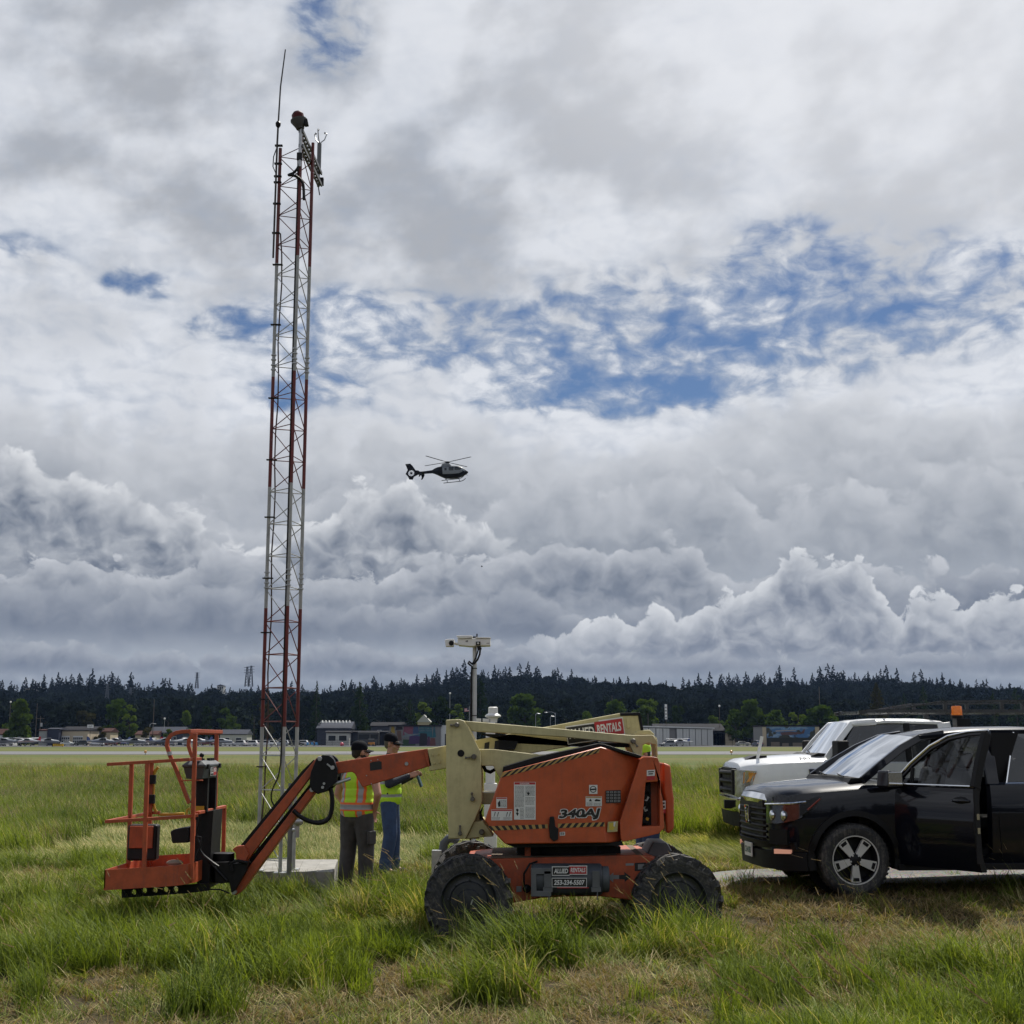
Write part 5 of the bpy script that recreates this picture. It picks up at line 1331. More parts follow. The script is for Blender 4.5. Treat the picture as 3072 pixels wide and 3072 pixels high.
# ---- link arms
mb = MB(); up_px = [(292, 127), (900, 178), (1300, 214), (1376, 214), (1440, 212), (1468, 250), (1466, 278), (1415, 262), (1380, 275), (1375, 345), (1362, 352), (1320, 318), (1300, 268), (900, 226), (338, 190)]
mb.prism(P2(up_px, 13.12), 13.12, 13.25); mb.prism(P2(up_px, 13.12), 13.77, 13.89)
lk = mb.build('upper_link', CREAM, LIFT, bevel=.009)
mb = MB(); lo_px = [(372, 300), (470, 300), (720, 330), (850, 352), (850, 420), (560, 470), (518, 490), (492, 455), (468, 402), (396, 402)]
mb.prism(P2(lo_px, 13.2), 13.2, 13.36); mb.prism(P2(lo_px, 13.2), 13.66, 13.8); mb.build('lower_link', CREAM, LIFT, bevel=.009)
MB().prism(P2([(1440, 212), (1468, 235), (1472, 345), (1460, 352), (1455, 260)], 13.3), 13.3, 13.7).build('riser_yoke', CREAM, LIFT, bevel=.008)
MB().prism(P2([(1310, 215), (1345, 185), (1420, 182), (1452, 212)], 13.4), 13.35, 13.7).build('boom_knuckle', CREAM, LIFT, bevel=.01)
MB().prism(P2([(395, 565), (480, 565), (465, 636), (398, 636)], 13.3), 13.28, 13.7).build('riser_tie', CREAM, LIFT, bevel=.006)
MB().prism(P2([(405, 650), (350, 740), (405, 738), (392, 700)], 13.3), 13.32, 13.6).build('mast_gusset', BLACK, LIFT)
bk = MB(); bk.prism(P2([(380, 205), (600, 212), (1000, 262), (1340, 262), (1330, 290), (1000, 285), (560, 262)], 13.4), 13.36, 13.66)
bk.prism(P2([(505, 245), (620, 250), (600, 300), (500, 305)], 13.4), 13.28, 13.4); bk.build('lift_cylinder', BLACK, LIFT)
MB().tube([W(*L2(405, 395), 13.4), W(*L2(420, 430), 13.42), W(*L2(450, 440), 13.45), W(*L2(475, 425), 13.5)], .018, 8).build('hose', BLACK, LIFT)
# ---- main boom, cream outside, with the rental sign
BY0, BY1 = 13.36, 13.62
boom_px = [(58, 300), (700, 180), (1240, 80), (1362, 78), (1382, 182), (1330, 212), (800, 308), (76, 436)]
bm_ = MB().prism(P2(boom_px, BY0), BY0, BY1).build('main_boom', CREAM, LIFT, bevel=.012)
MB().prism(P2([(1240, 79), (1362, 76), (1384, 182), (1366, 186), (1350, 96), (1242, 97)], BY0), BY0 - .01, BY1 + .01).build('boom_end_cap', BLACK, bm_, bevel=.004)
pl = MB(); pr0 = P2([(905, 152), (1256, 103)], BY0); ang = math.atan2(pr0[1][1] - pr0[0][1], pr0[1][0] - pr0[0][0])
ux = Vector((math.cos(ang), 0, math.sin(ang))); uz = Vector((-math.sin(ang), 0, math.cos(ang))); wS = math.hypot(pr0[1][0] - pr0[0][0], pr0[1][1] - pr0[0][1]); hS = .195
O = Vector((pr0[1][0], BY0 - .012, pr0[1][1])) - ux * wS - uz * hS
def bq(u0, u1, v0, v1, m, k):
    pl.add([O + ux * (u * wS) + uz * (v * hS) - Vector((0, .0012 * k, 0)) for u, v in ((u0, v0), (u1, v0), (u1, v1), (u0, v1))], [(0, 1, 2, 3)], m)
bq(0, .60, .0, .92, 0, 0); bq(.58, 1, .0, 1.0, 0, 0); bq(.015, .60, .05, .86, 1, 1); bq(.50, .985, .16, .93, 2, 2)
put_text(pl, 'ALLIED', O + ux * (.04 * wS) + uz * (.26 * hS) - Vector((0, .004, 0)), ux, uz, .48 * hS, .44 * wS, 0, .03, .1); put_text(pl, 'RENTALS', O + ux * (.53 * wS) + uz * (.32 * hS) - Vector((0, .004, 0)), ux, uz, .46 * hS, .42 * wS, 0, .03, .1)
pl.build('name_sign', [INKW, INKK, INKR], bm_, smooth=0)
sl = MB()
for pts in ([(415, 262), (445, 254), (440, 305), (412, 308)], [(478, 250), (508, 243), (502, 300), (472, 304)]): sl.add([(x, BY0 - .003, z) for x, z in P2(pts, BY0)], [(0, 1, 2, 3)], 0)
sl.build('slot', INKK, bm_, smooth=0)
MB().prism(P2([(1278, 110), (1296, 106), (1306, 168), (1286, 174)], BY0), BY0 - .01, BY0).build('handle_plate', CREAM, bm_, bevel=.006)
bo = MB()
for cx, cy in ((98, 336), (128, 330), (108, 388), (138, 380)): x, z = P2([(cx, cy)], BY0)[0]; bo.lathe([(0, -.014), (.010, -.014), (.012, 0)], (x, BY0, z), 'Y', 6)
bo.build('bolt', CREAM, bm_)
# ---- orange fly boom to the knuckle
EY0, EY1 = 13.39, 13.60
ex = MB().prism(P5([(738, 934), (1000, 893), (1390, 838), (1412, 965), (1160, 1050), (935, 1116), (905, 1065), (880, 1018), (860, 1004), (755, 1018)], EY0), EY0, EY1).build('fly_boom', ORANGE2, LIFT, bevel=.01)
ho = MB(); ho.add([(x, EY0 - .003, z) for x, z in P5([(988, 940), (1012, 930), (1060, 925), (1074, 930), (1076, 984), (992, 996)], EY0)], [tuple(range(6))], 0); ho.build('slot', INKK, ex, smooth=0)
fb = MB(); x, z = P5([(1255, 945)], EY0)[0]; fb.lathe([(0, -.012), (.018, -.012), (.02, 0)], (x, EY0, z), 'Y', 10)
for cx, cy in ((998, 922), (1046, 914), (965, 1030), (1000, 1090)): x, z = P5([(cx, cy)], EY0)[0]; fb.lathe([(0, -.006), (.006, -.006), (.006, 0)], (x, EY0, z), 'Y', 8)
fb.build('bolt', GALV, ex)
MB().prism(P5([(1378, 840), (1410, 836), (1440, 960), (1412, 968)], EY0), EY0 - .03, EY1 + .03).build('wear_pad', ORANGE2, ex, bevel=.004)
kn = MB(); kp = [(1690, 425), (1735, 398), (1785, 402), (1815, 430), (1842, 500), (1838, 590), (1765, 660), (1700, 682), (1655, 650), (1640, 600), (1650, 520)]
kn.prism(P1(kp, 13.34), 13.32, 13.38); kn.prism(P1(kp, 13.34), 13.61, 13.67); kn.prism(P1([(1740, 410), (1785, 402), (1842, 500), (1838, 560), (1790, 520)], 13.4), 13.38, 13.61)
kno = kn.build('knuckle', BLACK, LIFT, bevel=.006)
kb = MB()
for a, b, r_ in ((1715, 425, .022), (1745, 605, .012), (1735, 632, .014), (1806, 490, .02)): x, z = P1([(a, b)], 13.32)[0]; kb.lathe([(0, -.02), (r_, -.02), (r_, 0)], (x, 13.318, z), 'Y', 10)
p, q_ = P1([(1765, 462), (1812, 500)], 13.3); kb.bar((p[0], 13.3, p[1]), (q_[0], 13.3, q_[1]), .014)
kb.build('pivot_pin', GALV, kno)
p, q_ = P1([(1806, 612), (1932, 570)], 13.36); MB().tube([(p[0], 13.37, p[1]), (q_[0], 13.40, q_[1])], .018, 10).build('jib_cylinder_rod', GALV, LIFT)
# ---- jib: two parallel bars
jb = MB(); JU = [(1740, 430), (1715, 400), (1690, 420), (1225, 980), (1150, 1060), (1095, 1150), (1135, 1195), (1175, 1185), (1245, 1090), (1735, 470)]
jb.prism(P1([(1742, 428), (1715, 402), (1688, 420), (1160, 1062), (1130, 1160), (1150, 1190), (1180, 1180), (1235, 1100)], 13.40), 13.40, 13.50); jb.build('jib_upper_bar', ORANGE2, LIFT, bevel=.008)
jt = MB(); jt.prism(P1([(1672, 640), (1650, 636), (1625, 655), (1075, 1370), (1072, 1405), (1105, 1416), (1150, 1380), (1680, 665)], 13.42), 13.42, 13.60); jt.build('jib_lower_bar', ORANGE2, LIFT, bevel=.008)
MB().prism(P1([(1672, 432), (1590, 512), (1145, 1050), (1168, 1080), (1700, 450)], 13.46), 13.42, 13.62).build('hose_track', BLACK, LIFT)
MB().prism(P1([(1655, 590), (1690, 570), (1690, 620), (1400, 990), (1245, 1180), (1200, 1200), (1205, 1150)], 13.5), 13.51, 13.59).build('jib_cylinder', BLACK, LIFT)
MB().prism(P1([(1078, 1082), (1110, 1060), (1165, 1052), (1200, 1120), (1165, 1185), (1130, 1197), (1108, 1165), (1105, 1110)], 13.36), 13.355, 13.62).build('jib_bracket', ORANGE2, LIFT, bevel=.008)
pj = MB()
for a, b in ((1135, 1172), (1712, 424), (1655, 650), (1090, 1392)): x, z = P1([(a, b)], 13.36)[0]; pj.lathe([(0, -.035), (.02, -.035), (.024, -.02), (.024, .03)], (x, 13.385, z), 'Y', 12)
pj.build('pivot_pin', GALV, LIFT)
hs = MB(); hs.tube(smooth_path([W(*L1(*p), 13.36) for p in ((1790, 640), (1802, 700), (1800, 790), (1775, 860), (1720, 890), (1650, 882), (1580, 850), (1520, 800))]), .022, 8)
hs.tube(smooth_path([W(*L1(*p), 13.44) for p in ((1800, 650), (1806, 740), (1790, 830), (1740, 868), (1670, 878), (1560, 846))]), .010, 6)
hs.build('hose', BLACK, LIFT)
# rotator between jib and basket
rt = MB(); rt.prism(P1([(870, 1175), (1055, 1172), (1055, 1190), (1130, 1180), (1200, 1180), (1180, 1240), (1100, 1380), (1075, 1395), (1060, 1320), (1000, 1330), (955, 1320), (955, 1200), (870, 1190)], 13.35), 13.33, 13.68)
rt.lathe([(.0, .42), (.10, .42), (.11, .44), (.11, .70), (.0, .70)], (W(*L1(1010, 1250), 13.5).x, 13.5, 0), 'Z', 16)
rt.build('rotator', BLACK, LIFT, bevel=.005)
MB().tube([W(*L1(*p), 13.3) for p in ((1195, 1180), (1120, 1165), (1070, 1180), (1080, 1240))], .016, 7).tube([W(*L1(*p), 13.3) for p in ((860, 1010), (830, 1060), (860, 1110), (930, 1190), (1040, 1310))], .012, 6).tube([W(*L1(*p), 13.28) for p in ((760, 1385), (900, 1372), (990, 1372), (1060, 1400))], .007, 5).build('hose', BLACK, LIFT)
# ---- basket in its own tilted frame
BO = W(311, 2671, 12.80); tilt = R(3.4)
def bk_(u, v, w): return Vector((BO.x + u * math.cos(tilt) - w * math.sin(tilt) * .25, BO.y + v, BO.z + w + u * math.sin(tilt)))
fl = MB(); plan = [(0, 0), (.58, 0), (.68, .03), (.76, .11), (.80, .25), (.80, 1.5), (0, 1.5)]
fl.loft([[bk_(u, v, w) for u, v in plan] for w in (.0, .02)])
n = len(plan)
def wall(plan_pts, w0, w1, th=.012):
    for i in range(len(plan_pts) - 1):
        (u0, v0), (u1, v1) = plan_pts[i], plan_pts[i + 1]; du, dv = u1 - u0, v1 - v0; L = math.hypot(du, dv); nu, nv = -dv / L * th, du / L * th
        q8 = [bk_(u0, v0, w0), bk_(u1, v1, w0), bk_(u1 + nu, v1 + nv, w0), bk_(u0 + nu, v0 + nv, w0), bk_(u0, v0, w1), bk_(u1, v1, w1), bk_(u1 + nu, v1 + nv, w1), bk_(u0 + nu, v0 + nv, w1)]
        fl.add(q8, [(3, 2, 1, 0), (4, 5, 6, 7), (0, 1, 5, 4), (1, 2, 6, 5), (2, 3, 7, 6), (3, 0, 4, 7)])
wall(plan + [plan[0]], .02, .185)
bs = fl.build('basket', ORANGE2, LIFT, smooth=30)
def rail(name, pts, sq=(.036, .036), m=ORANGE2, par=None):
    return MB().tube([bk_(*p) for p in pts], 0, sq=sq, up=(0, 0, 1) if abs((bk_(*pts[0]) - bk_(*pts[-1])).normalized().z) < .9 else (0, 1, 0)).build(name, m, par or bs, bevel=.004)
rail('top_rail', [(.80, .30, 1.155), (.74, .06, 1.155), (.62, .02, 1.155), (0, .02, 1.155), (0, 1.48, 1.155), (.12, 1.48, 1.155)], (.04, .03))
rail('mid_rail', [(.80, .22, .625), (.73, .07, .625), (.60, .02, .625), (0, .02, .625), (0, 1.48, .625), (.12, 1.48, .625)], (.04, .03))
rail('mid_rail', [(.80, .25, .645), (.80, 1.48, .645)], (.04, .03))
for u, v, w1 in ((.02, .72, 1.155), (.365, .025, 1.155), (.02, 1.47, 1.155), (.78, .16, 1.40), (.80, 1.02, 1.40), (.8, 1.46, .645)): rail('post', [(u, v, .02), (u, v, w1)], (.038, .038))
def hoop(v, du=0, dw=0):
    P = [(568, 2410), (552, 2368), (530, 2312), (509, 2264), (501, 2238), (503, 2219), (514, 2205), (530, 2198), (548, 2195), (568, 2194)]
    out = []
    for px, py in P: q_ = W(px, py, BO.y + .16); out.append(Vector((q_.x + du, BO.y + v, q_.z + dw)))
    return out
h1 = hoop(.16); h1 = h1 + [Vector((h1[-1].x + .04, BO.y + .3, h1[-1].z + .003)), W(664, 2196, BO.y + 1.02)]
hb = MB(); hb.tube(h1, 0, sq=(.036, .036), up=(0, 1, 0)); hb.tube(hoop(1.02), 0, sq=(.036, .036), up=(0, 1, 0)); hb.bar(W(664, 2199, BO.y + 1.02), W(568, 2199, BO.y + 1.04), .03)
hb.build('console_hoop', ORANGE2, bs, bevel=.004)
MB().tube([W(538, 2343, 12.95), W(568, 2341, 12.93), W(609, 2341, 13.0)], .007, 6).build('guard_bar', ORANGE2, bs)
MB().tube([W(508, 2255, 12.93), W(509, 2266, 12.93)], .024, 8).build('tape_wrap', GALV, bs)
# gate on the far side
gt = MB().tube([W(p[0], p[1], 14.28) for p in ((475, 2301), (467, 2310), (462, 2322), (460, 2346), (460, 2408), (463, 2424), (470, 2436), (481, 2443), (520, 2443), (553, 2441))], .016, 8).build('gate', YELLOW, bs)
for a, b in ((2325, 2352), (2384, 2411)): MB().box(W(437, 2430, 14.2).x, W(462, 2430, 14.2).x, 14.18, 14.24, W(450, b, 14.2).z, W(450, a, 14.2).z).build('hinge', BLACK, gt, bevel=.004)
MB().tube([W(*p, 12.9) for p in ((565, 2454), (560, 2444), (561, 2430), (568, 2424), (570, 2432))], .011, 6).build('gate_hook', YELLOW, bs)
# control console
cz = W(600, 2337, 13.05).z; ct = W(600, 2300, 13.05).z; cxa, cxb = W(545, 2430, 13.05).x, W(609, 2430, 13.05).x
def ybox(x0, x1, y0, y1, z0, z1, g): return [(x0 + g, y0 + g, z0), (x1 - g, y0 + g, z0), (x1 - g, y1 - g, z0), (x0 + g, y1 - g, z0)]
cs = MB(); cs.loft([ybox(cxa, cxb, 13.05, 13.72, cz, 0, .025), ybox(cxa, cxb, 13.05, 13.72, ct - .01, 0, .0), ybox(cxa, cxb, 13.05, 13.72, ct, 0, -.012), ybox(cxa, cxb, 13.05, 13.72, ct + .018, 0, -.012), ybox(cxa, cxb, 13.05, 13.72, ct + .05, 0, .03), ybox(cxa, cxb, 13.05, 13.72, ct + .055, 0, .05)])
con = cs.build('control_console', GREYPL, bs, bevel=.006)
ky = MB(); ky.tube([(cxb - .09, 13.3, ct + .05), (cxb - .09, 13.3, ct + .10)], .012, 8).ball((cxb - .09, 13.3, ct + .105), .024, 10, 7)
for k in range(6): ky.obox((cxb - .14 + .0 * k, 13.12 + k * .09, ct + .062), (.03, .04, .02))
for k in range(3): ky.obox((cxb - .045, 13.42 + k * .08, ct + .062), (.03, .05, .03))
ky.build('control_lever', BLACK, con)
fx = cxb + .013 - .012
st = MB()
def sq_(y0, y1, z0, z1, m, k): st.add([(cxb - .004 + .0012 * k, y0, z0), (cxb - .004 + .0012 * k, y1, z0), (cxb - .004 + .0012 * k, y1, z1), (cxb - .004 + .0012 * k, y0, z1)], [(0, 1, 2, 3)], m)
h_ = ct - cz
st.add([(cxb + .003, a, b) for a, b in ((13.30, cz + h_ * .2), (13.56, cz + h_ * .2), (13.56, cz + h_ * .95), (13.30, cz + h_ * .95))], [(0, 1, 2, 3)], 0)
st.add([(cxb + .0042, a, b) for a, b in ((13.43, cz + h_ * .24), (13.555, cz + h_ * .24), (13.555, cz + h_ * .9), (13.43, cz + h_ * .9))], [(0, 1, 2, 3)], 2)
st.add([(cxb + .0042, a, b) for a, b in ((13.31, cz + h_ * .24), (13.42, cz + h_ * .24), (13.42, cz + h_ * .4), (13.31, cz + h_ * .4))], [(0, 1, 2, 3)], 1)
put_text(st, 'ALLIED', (cxb + .0052, 13.31, cz + h_ * .5), (0, 1, 0), (0, 0, 1), .04, .105, 1, .03); put_text(st, 'RENTALS', (cxb + .0052, 13.44, cz + h_ * .5), (0, 1, 0), (0, 0, 1), .04, .105, 0, .03)
st.build('name_sticker', [INKW, INKK, INKR], con, smooth=0)
for y in (13.12, 13.64): MB().obox((cxb + .018, y, ct + .0), (.022, .05, .045)).build('latch', BLACK, con, bevel=.003)
# black support post behind the basket, hanging boxes
sp = MB(); x0, x1 = W(578, 2430, 13.3).x, W(640, 2430, 13.5).x
sp.box(x0 + .02, x1 - .02, 13.30, 13.36, W(600, 2440, 13.3).z, cz - .002); sp.box(x0 + .02, x1 - .02, 13.66, 13.72, W(600, 2440, 13.3).z, cz - .002); sp.box(x0 + .02, x0 + .06, 13.36, 13.66, W(600, 2440, 13.3).z, cz - .1); sp.prism(XZ([(580, 2440), (640, 2432), (632, 2560), (627, 2665), (594, 2672), (585, 2600), (572, 2560), (572, 2480)], 13.3), 13.30, 13.72)
sp.build('support_post', BLACK, bs)
MB().box(W(585, 2430, 13.28).x, W(612, 2430, 13.28).x, 13.27, 13.29, W(0, 2434, 13.28).z, W(0, 2418, 13.28).z).build('label_plate', YELLOW, bs)
MB().box(W(576, 2430, 12.98).x, W(588, 2430, 12.98).x, 12.97, 13.0, W(0, 2508, 12.98).z, W(0, 2460, 12.98).z).build('bracket_plate', ORANGE2, bs)
bx = MB().box(W(386, 2430, 13.42).x, W(474, 2430, 13.42).x, 13.42, 13.56, W(0, 2583, 13.42).z, W(0, 2474, 13.42).z).build('storage_box', PLASTIC, bs, bevel=.025, seg=3)
MB().box(W(391, 2430, 13.40).x, W(462, 2430, 13.40).x, 13.40, 13.418, W(0, 2545, 13.40).z, W(0, 2478, 13.40).z).build('lid', ORANGE2, bx, bevel=.008)
MB().prism(XZ([(510, 2495), (522, 2488), (556, 2482), (566, 2482), (566, 2528), (516, 2530)], 13.2), 13.2, 13.45).build('foot_switch_box', PLASTIC, bs, bevel=.012)
hsx = MB(); hsx.tube([W(*p, 13.1) for p in ((600, 2440), (596, 2470), (590, 2490), (588, 2510), (598, 2530), (600, 2552), (612, 2568), (640, 2590), (655, 2600))], .014, 7); hsx.tube([W(*p, 13.06) for p in ((592, 2510), (602, 2512), (604, 2535), (592, 2560), (586, 2580))], .010, 6); hsx.build('cable', BLACK, bs)
pr_ = MB().prism(XZ([(365, 2665), (440, 2661), (560, 2655), (627, 2650), (627, 2672), (560, 2680), (440, 2689), (365, 2694)], 13.2), 13.2, 13.26).build('perforated_beam', BLACK, bs)
cu = MB()
for px, py in ((400, 2677), (432, 2672), (464, 2671), (496, 2669), (526, 2668)): q_ = W(px, py, 13.2); cu.lathe([(0, -.2), (.028, -.2), (.028, .3), (0, .3)], (q_.x, 13.2, q_.z), 'Y', 14)
cut(pr_, cu)
MB().ball(bk_(.52, .55, .17), (.085, .06, .03), 12, 8).build('rag', mat('beige_cloth', (.25, .2, .15), .9), bs)

for o in [o for o in bpy.data.objects if o.parent and o.name.split('.')[0] in ('arrow_decal', 'safety_labels', 'pivot_pin', 'bolt', 'hazard_tape', 'slot', 'hose', 'cable', 'axle', 'control_lever', 'mast', 'upper_link', 'lower_link')]:
    explode(o, {'safety_labels': 'safety_label', 'mast': 'mast_plate', 'upper_link': 'upper_link', 'control_lever': 'control_lever'}.get(o.name.split('.')[0]))
# ------------------------------------------------------------------ lattice tower with its instruments
def band_mat():
    m = bpy.data.materials.new('red_white_bands'); m.use_nodes = True; b = m.node_tree.nodes['Principled BSDF']; q = NT(m.node_tree)
    g = q.node('ShaderNodeNewGeometry'); P = E(q, g.outputs['Position']); _, _, z = q.sep(P)
    zs = [W(915, py, 15.9).z for py in (757, 1105, 1443, 1815, 2180)]
    red = q.math('GREATER_THAN', z, zs[0]); band2 = q.math('LESS_THAN', z, zs[1]) * q.math('GREATER_THAN', z, zs[2]); band3 = q.math('LESS_THAN', z, zs[3]) * q.math('GREATER_THAN', z, zs[4])
    f = (red + band2 + band3).clamp(); n = q.noise(P, 9.0, 6, .65); r = q.mixc(q.ss(n, .35, .7), (.15, .016, .012), (.10, .014, .011)); w = q.mixc(q.ss(n, .35, .7), (.40, .405, .39), (.29, .30, .295))
    w = q.mixc(q.ss(n, .66, .74), w, (.22, .14, .09))
    q.put(b.inputs['Base Color'], q.mixc(f, w, r)); b.inputs['Roughness'].default_value = .45
    return m
BAND = band_mat()
SLZ = .26
TY = 16.25; TR = .245
_xl = W(776, 2438, TY).x; TX = _xl - TR * math.cos(R(168))
TOW = thing('lattice_tower', 'tall thin red and white lattice tower on a concrete slab', 'tower', (TX, TY, SLZ))
ZT = W(843, 440, TY).z
LEG = [Vector((TX + TR * math.cos(R(a)), TY + TR * math.sin(R(a)), 0)) for a in (168, 288, 48)]
for i, p in enumerate(LEG):
    lg = MB().tube([p + Vector((0, 0, SLZ)), p + Vector((0, 0, ZT))], .022, 12).build('leg', BAND, TOW)
    MB().box(p.x - .07, p.x + .07, p.y - .07, p.y + .07, SLZ, SLZ + .015).build('base_plate', GALV, lg)
    fl = MB()
    for z in (W(843, 1085, TY).z, W(843, 1740, TY).z):
        for dz in (-.09, -.03, .04, .10): fl.lathe([(.022, dz - .007), (.034, dz - .007), (.034, dz + .007), (.022, dz + .007)], p + Vector((0, 0, z)), 'Z', 10)
    for o_ in explode(fl.build('splice_bolt', GALV, lg)): pass
npan = 22; z0 = SLZ + .14; dz = (ZT - .12 - z0) / npan
for k in range(3):
    a, b = LEG[k], LEG[(k + 1) % 3]; d = (b - a).normalized(); A = a + d * .022; B = b - d * .022; path = []
    for j in range(npan):
        z = z0 + j * dz; path += [A + Vector((0, 0, z)), B + Vector((0, 0, z)), B + d * .005 + Vector((0, 0, z + .015)), A + Vector((0, 0, z + dz - .035)), A - d * .005 + Vector((0, 0, z + dz - .012))]
    path += [A + Vector((0, 0, z0 + npan * dz)), B + Vector((0, 0, z0 + npan * dz))]
    MB().tube(path, .0062, 6).build('bracing', BAND, TOW)
def on(leg, py, dx=0, dy=0):
    p = LEG[leg]; return Vector((p.x + dx, p.y + dy, W(850, py, p.y).z))
# cables down the legs
pts = [on(0, py, .055 + .012 * math.sin(i * 1.7), .03) for i, py in enumerate(range(760, 2400, 90))]
pts = [on(0, 700, .035, .0)] + pts + [on(0, 2460, .03, 0), on(0, 2560, .0, -.03)]
MB().tube(pts, .009, 6).build('cable', mat('cable_brown', (.05, .022, .016), .6), TOW)
MB().tube([on(1, 480, -.03, -.012)] + [on(1, py, -.025, -.012) for py in range(560, 2250, 120)] + smooth_path([on(1, 2290, -.027, -.02), on(1, 2330, -.05, -.03), on(1, 2365, -.11, -.02), on(1, 2395, -.13, 0), on(1, 2420, -.09, 0), on(1, 2460, -.03, .02)]), .009, 8).build('cable', PLASTIC, TOW)
cl = MB()
for py in (795, 975, 1195, 1380, 1552, 1735, 1898, 2098, 2300):
    p = on(0, py, .015, -.01); MB().obox(p, (.13, .045, .014)).build('clamp', BLACK, TOW, bevel=.003)
# whip antenna on the left leg
an = MB(); a0 = on(0, 775, -.045, -.02); a1 = on(0, 440, -.04, -.02)
ant = thing('whip_antenna', 'long thin whip antenna clamped to the left tower leg', 'antenna', a0)
zz = W(841, 370, TY).z; top = W(855, 145, TY)
MB().tube([a0, a1, Vector((a1.x + .005, a1.y, zz))], .013, 8).build('mast', mat('antenna_dark', (.045, .04, .038), .5), ant)
MB().lathe([(.012, -.05), (.032, -.02), (.036, .015), (.02, .04), (.008, .05)], (a1.x + .005, a1.y, zz), 'Z', 12).build('coil_joint', BLACK, ant)
MB().tube([Vector((a1.x + .005, a1.y, zz)), Vector((a1.x + .02, a1.y, (zz + top.z) / 2)), Vector((top.x, a1.y, top.z))], [.011, .010, .008], 6).build('whip', mat('antenna_dark', (.045, .04, .038), .5), ant)
for py in (438, 492, 530, 548, 612, 700):
    p = on(0, py, -.02, -.01); MB().obox(p, (.10, .04, .02)).build('clamp', BLACK, ant, bevel=.003)
MB().tube([on(0, 445, -.05, 0), on(0, 470, -.085, .0), on(0, 500, -.09, 0), on(0, 520, -.05, 0)], .007, 5).build('cable', BLACK, ant)
# obstruction light on its pole, tilted
lp = W(900, 383, 15.95); lb = W(899, 500, 15.95)
ol = thing('obstruction_light', 'red obstruction lamp on a short pole at the tower top', 'beacon', lb)
MB().tube([lb, Vector((lb.x, lb.y, lp.z))], .022, 10).build('pole', GALV, ol)
M = Matrix.Rotation(R(-12), 3, 'Y'); c0 = Vector((lb.x - .005, lb.y, lp.z - .02))
def lath_rot(prof, mt, name):
    mb = MB().lathe(prof, (0, 0, 0), 'Z', 16); mb.v = [tuple(c0 + M @ Vector(v)) for v in mb.v]; return mb.build(name, mt, ol)
lath_rot([(0, .0), (.05, .0), (.06, .03), (.105, .11), (.105, .13), (.085, .135), (.0, .14)], mat('lamp_body', (.07, .07, .066), .5, spec=.3), 'lamp_body')
lath_rot([(.078, .135), (.078, .20), (.065, .215), (.0, .225)], mat('red_lens', (.07, .005, .005), .35, var=.1, spec=.2), 'red_lens')
lath_rot([(.068, .213), (.05, .235), (.0, .24)], mat('red_lens_top', (.05, .005, .005), .4, spec=.2), 'lens_cap')
o_ = MB().obox(c0 + M @ Vector((.09, -.02, .06)), (.05, .06, .09), M).build('hinge', BLACK, ol, bevel=.006)
MB().tube(smooth_path([lb + Vector((0, 0, .03)), W(898, 492, 15.95), W(892, 506, 15.95), W(880, 519, 15.94), W(866, 525, 15.93), W(878, 526, 15.92), W(892, 531, 15.92), W(903, 541, 15.95), W(910, 556, 15.97), W(912, 600, 15.98)]), .018, 8).build('flex_conduit', PLASTIC, ol)
MB().obox(W(899, 470, 15.95), (.07, .05, .10)).build('junction_box', PLASTIC, ol, bevel=.006)
# twin arms reaching back past the right leg, with the sonic wind sensor at the end
dd = (LEG[2] - LEG[1]); dd.normalize()
arm = thing('instrument_arm', 'pair of slotted steel arms at the tower top', 'bracket', LEG[1] + Vector((0, 0, ZT)))
wa = None
for py in (392, 436):
    p0 = W(903, py, 15.93); a_, b_ = ray(960, {392: 521, 436: 556}[py]); Ye = (p0.z - H) / b_; p1 = Vector((a_ * Ye, Ye, p0.z)); da = p1 - p0
    mb = MB()
    for s in (-.022, .022): mb.bar(p0 + Vector((s, 0, 0)), p1 + Vector((s, 0, 0)), .020, .042)
    for k in range(12): q_ = p0 + da * ((k + .5) / 12); mb.obox(q_, (.05, .02, .02))
    mb.build('slotted_arm', mat('arm_dark_steel', (.11, .115, .12), .5, metal=.5), arm)
    wa = p1 if wa is None else (wa + p1) / 2
ua = MB()
for j in (0, 1, 2): p = LEG[[1, 2, 2][j]]
for i, l in enumerate((1, 2)):
    MB().tube([LEG[l] + Vector((0, 0, ZT - .02)), LEG[l] + Vector((0, 0, W(903, 390, 15.93).z + .06))], .021, 10).build('mount_tube', BAND, arm)
ws = thing('wind_sensor', 'grey sonic wind sensor with three prongs at the end of the tower arms', 'sensor', wa)
xz_t = W(952, 431, wa.y); xb = W(956, 560, wa.y)
MB().tube([Vector((wa.x - .02, wa.y, xb.z)), Vector((wa.x - .02, wa.y, W(955, 510, wa.y).z))], .02, 8).build('pole', GALV, ws)
MB().tube([Vector((wa.x - .02, wa.y, W(955, 520, wa.y).z)), Vector((wa.x - .02, wa.y, xz_t.z))], .030, 12).build('body', mat('sensor_grey', (.13, .135, .14), .4), ws)
for a in (0.4, 2.5, 4.6):
    c = Vector((wa.x - .02, wa.y, xz_t.z)); u = Vector((math.cos(a), math.sin(a), 0))
    MB().tube([c, c + u * .07 + Vector((0, 0, .07)), c + u * .10 + Vector((0, 0, .16)), c + u * .075 + Vector((0, 0, .175))], .008, 6).ball(c + u * .075 + Vector((0, 0, .17)), .016, 6, 5).build('prong', GALV, ws)
MB().obox((wa.x + .02, wa.y, W(955, 545, wa.y).z), (.06, .06, .10)).tube([Vector((wa.x - .03, wa.y, W(955, 550, wa.y).z)), Vector((wa.x + .0, wa.y, W(955, 585, wa.y).z))], .008, 5).build('connector', BLACK, ws)
